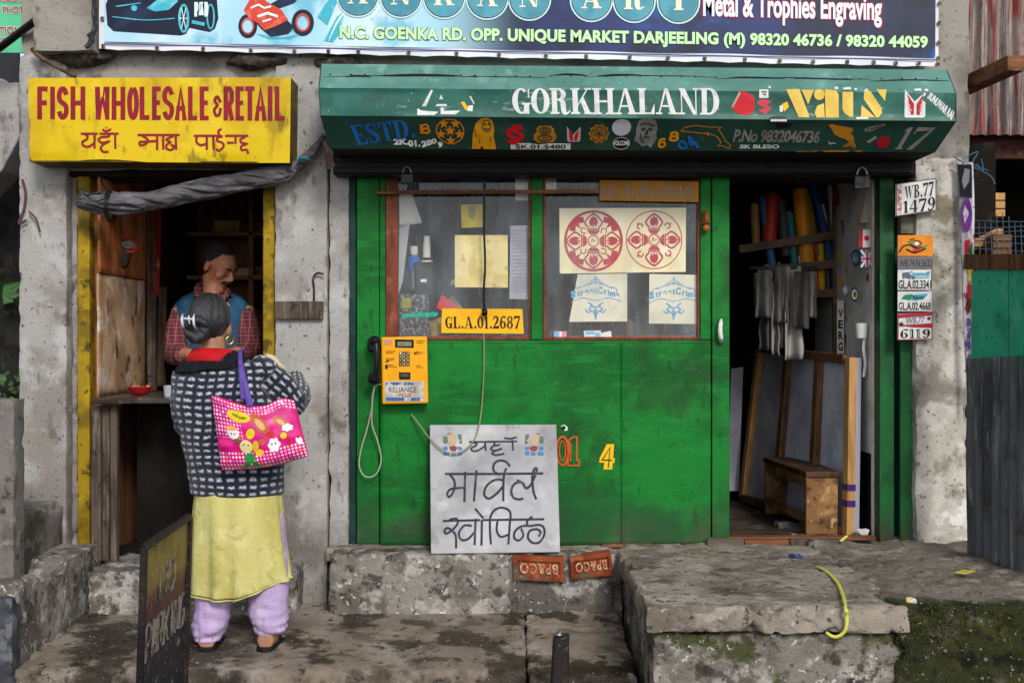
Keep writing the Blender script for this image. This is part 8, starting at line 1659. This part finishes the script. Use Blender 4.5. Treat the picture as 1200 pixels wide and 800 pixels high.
pk = n.new("ShaderNodeMixRGB"); pk.inputs[1].default_value = (*hx('dd1581'), 1); pk.inputs[2].default_value = (*hx('c41270'), 1); k_.new(mr2.outputs[0], pk.inputs[0])
mx1 = n.new("ShaderNodeMixRGB"); k_.new(mth('MULTIPLY', dot, edge_m), mx1.inputs[0]); k_.new(pk.outputs[0], mx1.inputs[1]); k_.new(rp_.outputs[0], mx1.inputs[2]); k_.new(mx1.outputs[0], bs_.inputs["Base Color"])
m.build("body", BM, bag, smooth=True)
# printed shapes: patches that follow the bulge
def bprint(c_, shapes, o, name="print"):
    m = MB(); m.nonormal = True
    for cx, cy, rx, ry, rot, nn in shapes:
        rings = 4; base = len(m.v); m.v.append(bfront(cx, cy, o))
        for r_ in range(1, rings + 1):
            for i in range(nn * 4):
                a = 2 * math.pi * i / (nn * 4); kx = r_ / rings * (1 + .12 * math.cos(a * (nn % 4 + 3)) if nn != 8 else 1); x, y = rx * math.cos(a) * kx, ry * math.sin(a) * kx
                m.v.append(bfront(cx + x * math.cos(rot) - y * math.sin(rot), cy + (x * math.sin(rot) + y * math.cos(rot)), o))
        N_ = nn * 4
        m.f += [(base, base + 1 + (i + 1) % N_, base + 1 + i) for i in range(N_)]
        for r_ in range(rings - 1):
            m.f += [(base + 1 + r_ * N_ + i, base + 1 + r_ * N_ + (i + 1) % N_, base + 1 + (r_ + 1) * N_ + (i + 1) % N_, base + 1 + (r_ + 1) * N_ + i) for i in range(N_)]
    m.build(name, mat("bag_" + c_, c_, (), .3), bag, smooth=True)
bprint('e3c51e', [(.33, .2, .14, .09, .05, 8), (.44, .46, .05, .085, .3, 8), (.80, .58, .035, .05, 0, 8), (.5, .76, .05, .05, .6, 8)], .0015)
bprint('7a8a1e', [(.30, .19, .05, .02, .3, 6), (.38, .21, .05, .02, -.2, 6)], .0028, "letter_print")
bprint('b96a3c', [(.57, .30, .075, .19, -.35, 8), (.80, .36, .05, .13, -.5, 8), (.55, .6, .04, .05, .2, 7)], .0015)
bprint('e9a57a', [(.57, .31, .04, .11, -.35, 8), (.80, .36, .025, .07, -.5, 8)], .0028)
bprint('efe8e6', [(.23, .47, .07, .09, .1, 8), (.68, .68, .065, .11, .1, 7), (.86, .47, .06, .06, -.3, 7), (.95, .70, .035, .07, 0, 8)], .002)
bprint('e6a06a', [(.22, .40, .07, .035, -.1, 8)], .003)
bprint('e3d89a', [(.36, .66, .075, .10, .1, 8)], .002); bprint('d9b81f', [(.47, .66, .035, .09, .2, 8)], .0025)
bprint('1f8a3a', [(.38, .83, .06, .07, .2, 7), (.33, .92, .03, .05, .5, 8), (.43, .93, .03, .05, -.4, 8)], .0024)
bprint('c4262a', [(.66, .5, .05, .05, .1, 8), (.95, .64, .02, .02, 0, 8), (.84, .72, .02, .05, 0, 8)], .0031)
bprint('6a5a3a', [(.27, .58, .05, .035, .1, 7)], .0032); bprint('3a2a26', [(.34, .63, .008, .012, 0, 8), (.39, .64, .008, .012, 0, 8), (.66, .66, .008, .014, 0, 8), (.70, .66, .008, .014, 0, 8), (.21, .48, .008, .012, 0, 8), (.25, .48, .008, .012, 0, 8)], .0036)
PUR = mat("purple_webbing", '5f4a9a', [L('4a387f', 30, .45, .65, .7)], .7)
m = MB()
pa = smooth_path([P(284.5, 468, 5.03), P(283, 445, 5.06), P(281.5, 425, 5.10), P(281.5, 413.5, 5.15), P(283, 409.5, 5.24), P(285, 415, 5.34)], 5); m.tube(pa, .010, 8, flat=.35)
pb_ = smooth_path([P(293, 476, 5.015), P(289.5, 460, 5.03), P(285, 440, 5.07), P(282.5, 424, 5.11)], 5); m.tube(pb_, [.016 - .008 * i / (len(pb_) - 1) for i in range(len(pb_))], 8, flat=.35)
m.build("strap", PUR, bag, smooth=True)
m = MB(); m.loft([(P(324, 447, 5.44), .02, .03), (P(323, 440, 5.44), .055, .05), (P(322, 432, 5.44), .066, .05), (P(320, 424, 5.44), .05, .04), (P(318, 417, 5.44), .02, .02)], 24, wob=.3, wf=16)
m.v = [Vector((v.x, v.y, v.z - (v.x - X(322, 5.44)) * .38)) for v in m.v]
tag(m.build("cloth_bundle", mat("cream_towelling", 'd8c6a6', [L('bda98a', 20, .45, .65, .7)], .95, [(80, .6)]), smooth=True), "cream cloth bundle held over the customer's forearm", "bundle")

# ------------------------------------------------------------------ the stall keeper
MD = 6.55
def Mp(px, py, dy=0.0): return P(px, py, MD) + Vector((0, dy, 0))
mn = thing("person", "stall keeper with moustache in a blue vest over a checked shirt behind the counter", "person", (X(252, MD), Y(MD), .24))
HT = Matrix.Translation(Mp(256, 311)) @ Matrix.Rotation(R(60), 4, 'Z') @ Matrix.Rotation(R(-6), 4, 'Y') @ Matrix.Rotation(R(36), 4, 'X')
hb = MB()
hb.ball((0, .018, .038), .077, .096, .088, 28, 20); hb.ball((0, -.028, -.042), .058, .062, .066, 22, 16); hb.ball((0, -.074, -.088), .026, .024, .022, 14, 10)
hb.ball((0, -.045, .02), .062, .05, .07, 20, 14)
for s_ in (-1, 1):
    hb.ball((s_ * .042, -.062, -.014), .026, .024, .024, 12, 10); hb.ball((s_ * .012, -.104, -.026), .0115, .012, .010, 10, 8)
    hb.ball((s_ * .079, .008, -.004), .010, .021, .034, 12, 10, Matrix.Rotation(R(18 * s_), 3, 'Z')); hb.ball((s_ * .034, -.083, .031), .027, .015, .011, 12, 8)
    hb.ball((s_ * .032, -.083, .011), .017, .011, .0095, 12, 8)
hb.tube([(0, -.086, .026), (0, -.106, -.002), (0, -.118, -.022)], [.009, .0125, .0155], 12)
hb.ball((0, -.092, -.054), .024, .012, .007, 12, 8); hb.ball((0, -.090, -.066), .020, .012, .008, 12, 8)
hb.v = [HT @ v for v in hb.v]
b = MB(); b.add(hb.v, hb.f)
nb0 = HT @ Vector((0, .008, -.065))
b.tube([nb0, nb0.lerp(Mp(251, 350, .0), .5), Mp(250, 354, .01)], [.055, .056, .066], 16)
b.loft([((X(249, MD), Y(MD) + .02, .26), .13, .10), ((X(249, MD), Y(MD) + .02, .7), .15, .11), ((X(249, MD), Y(MD) + .02, 1.1), .165, .115), ((X(248, MD), Y(MD) + .02, Z(385, MD)), .178, .115), ((X(248, MD), Y(MD) + .02, Z(358, MD)), .165, .09), ((X(248, MD), Y(MD) + .02, Z(347, MD)), .08, .06)], 24)
s1, e1_, w1 = Mp(212, 364, .02), Mp(210, 416, -.09), Mp(243, 414, -.32)
s2, e2_, w2 = Mp(284, 362, .03), Mp(296, 412, -.05), Mp(284, 414, -.30)
for s_, e_, w_ in ((s1, e1_, w1), (s2, e2_, w2)):
    b.tube([s_, s_.lerp(e_, .5), e_], [.056, .05, .042], 14); b.tube([e_, e_.lerp(w_, .45), w_], [.042, .038, .026], 14)
hand_fingers(b, w1, w1 + Vector((.05, -.02, .006)), (1, -.35, 0), (0, -1, .2), (0, .2, 1), 1.0, .7)
hand_fingers(b, w2, w2 + Vector((-.03, -.045, .004)), (-.7, -.8, 0), (-.7, .6, .2), (0, .2, 1), 1.0, .9)
remesh(b, .0058, 3, .4).build("body", SKIN_M, mn, smooth=True)
HM = mat("greying_black_hair", '1c1a1a', [L('4b4846', 60, .52, .68, .7, (1, 1, 3))], .6, [(150, .5, (1, 1, 4))])
m = MB(); m.ball((0, .022, .034), .0800, .0975, .0965, 72, 56)
def keep(c):
    j = .008 * nz(c, 90) + .004 * nz(c, 220)
    return (c.z + j > .078 + .5 * max(0, -c.y - .02) + (.25 * abs(c.x) if c.y < -.02 else 0) and c.y + j > -.05) or (c.y + j > (-.034 if c.z > .012 else -.004) and c.z + j > -.082 + max(0, .06 - c.y) * 1.9 and not (abs(c.x) > .06 and abs(c.y - .008) < .016 and c.z < .03))
m.f = [q for q in m.f if keep(sum((m.v[i] for i in q), Vector()) / len(q))]
m.v = [HT @ (v + noise.noise_vector(v * 60) * .0022) for v in m.v]; m.build("hair", HM, mn, smooth=True, solid=.004)
m = MB(); m.tube(smooth_path([(-.036, -.088, -.050), (-.02, -.104, -.042), (0, -.110, -.039), (.02, -.104, -.042), (.036, -.088, -.050)], 4), [.004, .006, .0075, .009, .0095, .010, .0105, .011, .0112, .011, .0105, .010, .0095, .009, .0075, .006, .004], 10); m.v = [HT @ (v + noise.noise_vector(v * 90) * .002) for v in m.v]; m.build("moustache", HM, mn, smooth=True)
for s_ in (-1, 1):
    m = MB(); m.tube([HT @ Vector(q) for q in ((s_ * .012, -.099, .036), (s_ * .032, -.097, .041), (s_ * .052, -.080, .036))], [.004, .0055, .003], 8); m.build("eyebrow", HM, mn, smooth=True)
    m = MB(); m.ball(HT @ Vector((s_ * .032, -.079, .003)), .0118); ey = m.build("eye", mat("eye_white", '8f8078', (), .3), mn, smooth=True)
    m = MB(); m.ball(HT @ Vector((s_ * .032, -.0865, -.003)), .0056); m.build("iris", mat("dark_iris", '1a100b', (), .2), ey, smooth=True)
# checked shirt sleeves and collar
PL = bpy.data.materials.new("maroon_check_cotton"); PL.use_nodes = True; n = PL.node_tree.nodes; k_ = PL.node_tree.links; bs_ = n["Principled BSDF"]; bs_.inputs["Roughness"].default_value = .9
tcn = n.new("ShaderNodeTexCoord"); sp2 = n.new("ShaderNodeSeparateXYZ"); k_.new(tcn.outputs["Object"], sp2.inputs[0])
h_ = stripe(sp2.outputs[2], .042, .42, .06); w_s = stripe(mth('ADD', sp2.outputs[0], mth('MULTIPLY', sp2.outputs[1], .8)), .042, .42, .06); thn = mth('MAXIMUM', stripe(mth('ADD', sp2.outputs[2], .021), .042, .10, .03), stripe(mth('ADD', sp2.outputs[0], .021), .042, .10, .03))
c1 = n.new("ShaderNodeMixRGB"); c1.inputs[1].default_value = (*hx('45151f'), 1); c1.inputs[2].default_value = (*hx('7d3037'), 1); k_.new(mth('MULTIPLY', mth('ADD', h_, w_s), .5), c1.inputs[0])
c2 = n.new("ShaderNodeMixRGB"); c2.inputs[2].default_value = (*hx('a07a74'), 1); k_.new(c1.outputs[0], c2.inputs[1]); k_.new(mth('MULTIPLY', thn, .6), c2.inputs[0]); k_.new(c2.outputs[0], bs_.inputs["Base Color"])
for s_, e_, w_ in ((s1, e1_, w1), (s2, e2_, w2)):
    m = MB(); m.tube([s_.lerp(e_, .04), s_.lerp(e_, .3), s_.lerp(e_, .7), e_, e_.lerp(w_, .25), e_.lerp(w_, .62)], [.054, .066, .064, .060, .056, .046], 20); mm = remesh(m, .008, 5); mm.v = [v + noise.noise_vector(Vector((v.x * 12, v.y * 12, v.z * 22))) * .008 for v in mm.v]; mm.build("sleeve", PL, mn, smooth=True)
m = MB(); m.tube(smooth_path([Mp(232, 336, .0), Mp(238, 350, -.085), Mp(252, 361, -.12), Mp(264, 352, -.09), Mp(267, 342, -.02), Mp(254, 333, .09), Mp(237, 331, .06), Mp(231, 338, .0)], 5), .021, 10, flat=.6); m.loft([((X(250, MD), Y(MD) + .012, Z(350, MD)), .094, .088, R(14)), ((X(249, MD), Y(MD) + .008, Z(343, MD)), .084, .078, R(24)), ((X(248, MD), Y(MD) + .004, Z(337, MD)), .076, .072, R(30)), ((X(248, MD), Y(MD) + .004, Z(338, MD)), .068, .064, R(30))], 28, cap=False); m.build("shirt_collar", PL, mn, smooth=True)
m = MB(); m.loft([((X(249, MD), Y(MD) + .018, .9), .178, .130), ((X(249, MD), Y(MD) + .018, 1.12), .185, .134), ((X(248, MD), Y(MD) + .018, Z(388, MD)), .192, .134), ((X(248, MD), Y(MD) + .02, Z(370, MD)), .208, .118), ((X(248, MD), Y(MD) + .02, Z(358, MD)), .200, .098), ((X(248, MD), Y(MD) + .02, Z(349, MD)), .160, .080), ((X(248, MD), Y(MD) + .02, Z(342, MD)), .100, .066)], 40)
m.v = [v + noise.noise_vector(v * 9) * .008 for v in m.v]
# open V at the neck
m.f = [q for q in m.f if len(q) == 4 and not ((sum(m.v[i].y for i in q) / 4) < Y(MD) - .02 and abs(sum(m.v[i].x for i in q) / 4 - X(252, MD)) < max(0, (sum(m.v[i].z for i in q) / 4 - Z(385, MD)) * .55))]
m.build("vest", mat("blue_quilted_vest", '27506e', [L('1c3d57', 5, .42, .62, .8), L('34658a', 12, .55, .7, .6, off=3)], .75, [(16, .4)]), mn, smooth=True, solid=.008)
m = MB(); m.loft([((X(250, MD), Y(MD) - .075, Z(410, MD)), .10, .035), ((X(250, MD), Y(MD) - .066, Z(372, MD)), .10, .04), ((X(251, MD), Y(MD) - .04, Z(352, MD)), .07, .04)], 20); m.build("shirt_front", PL, mn, smooth=True)
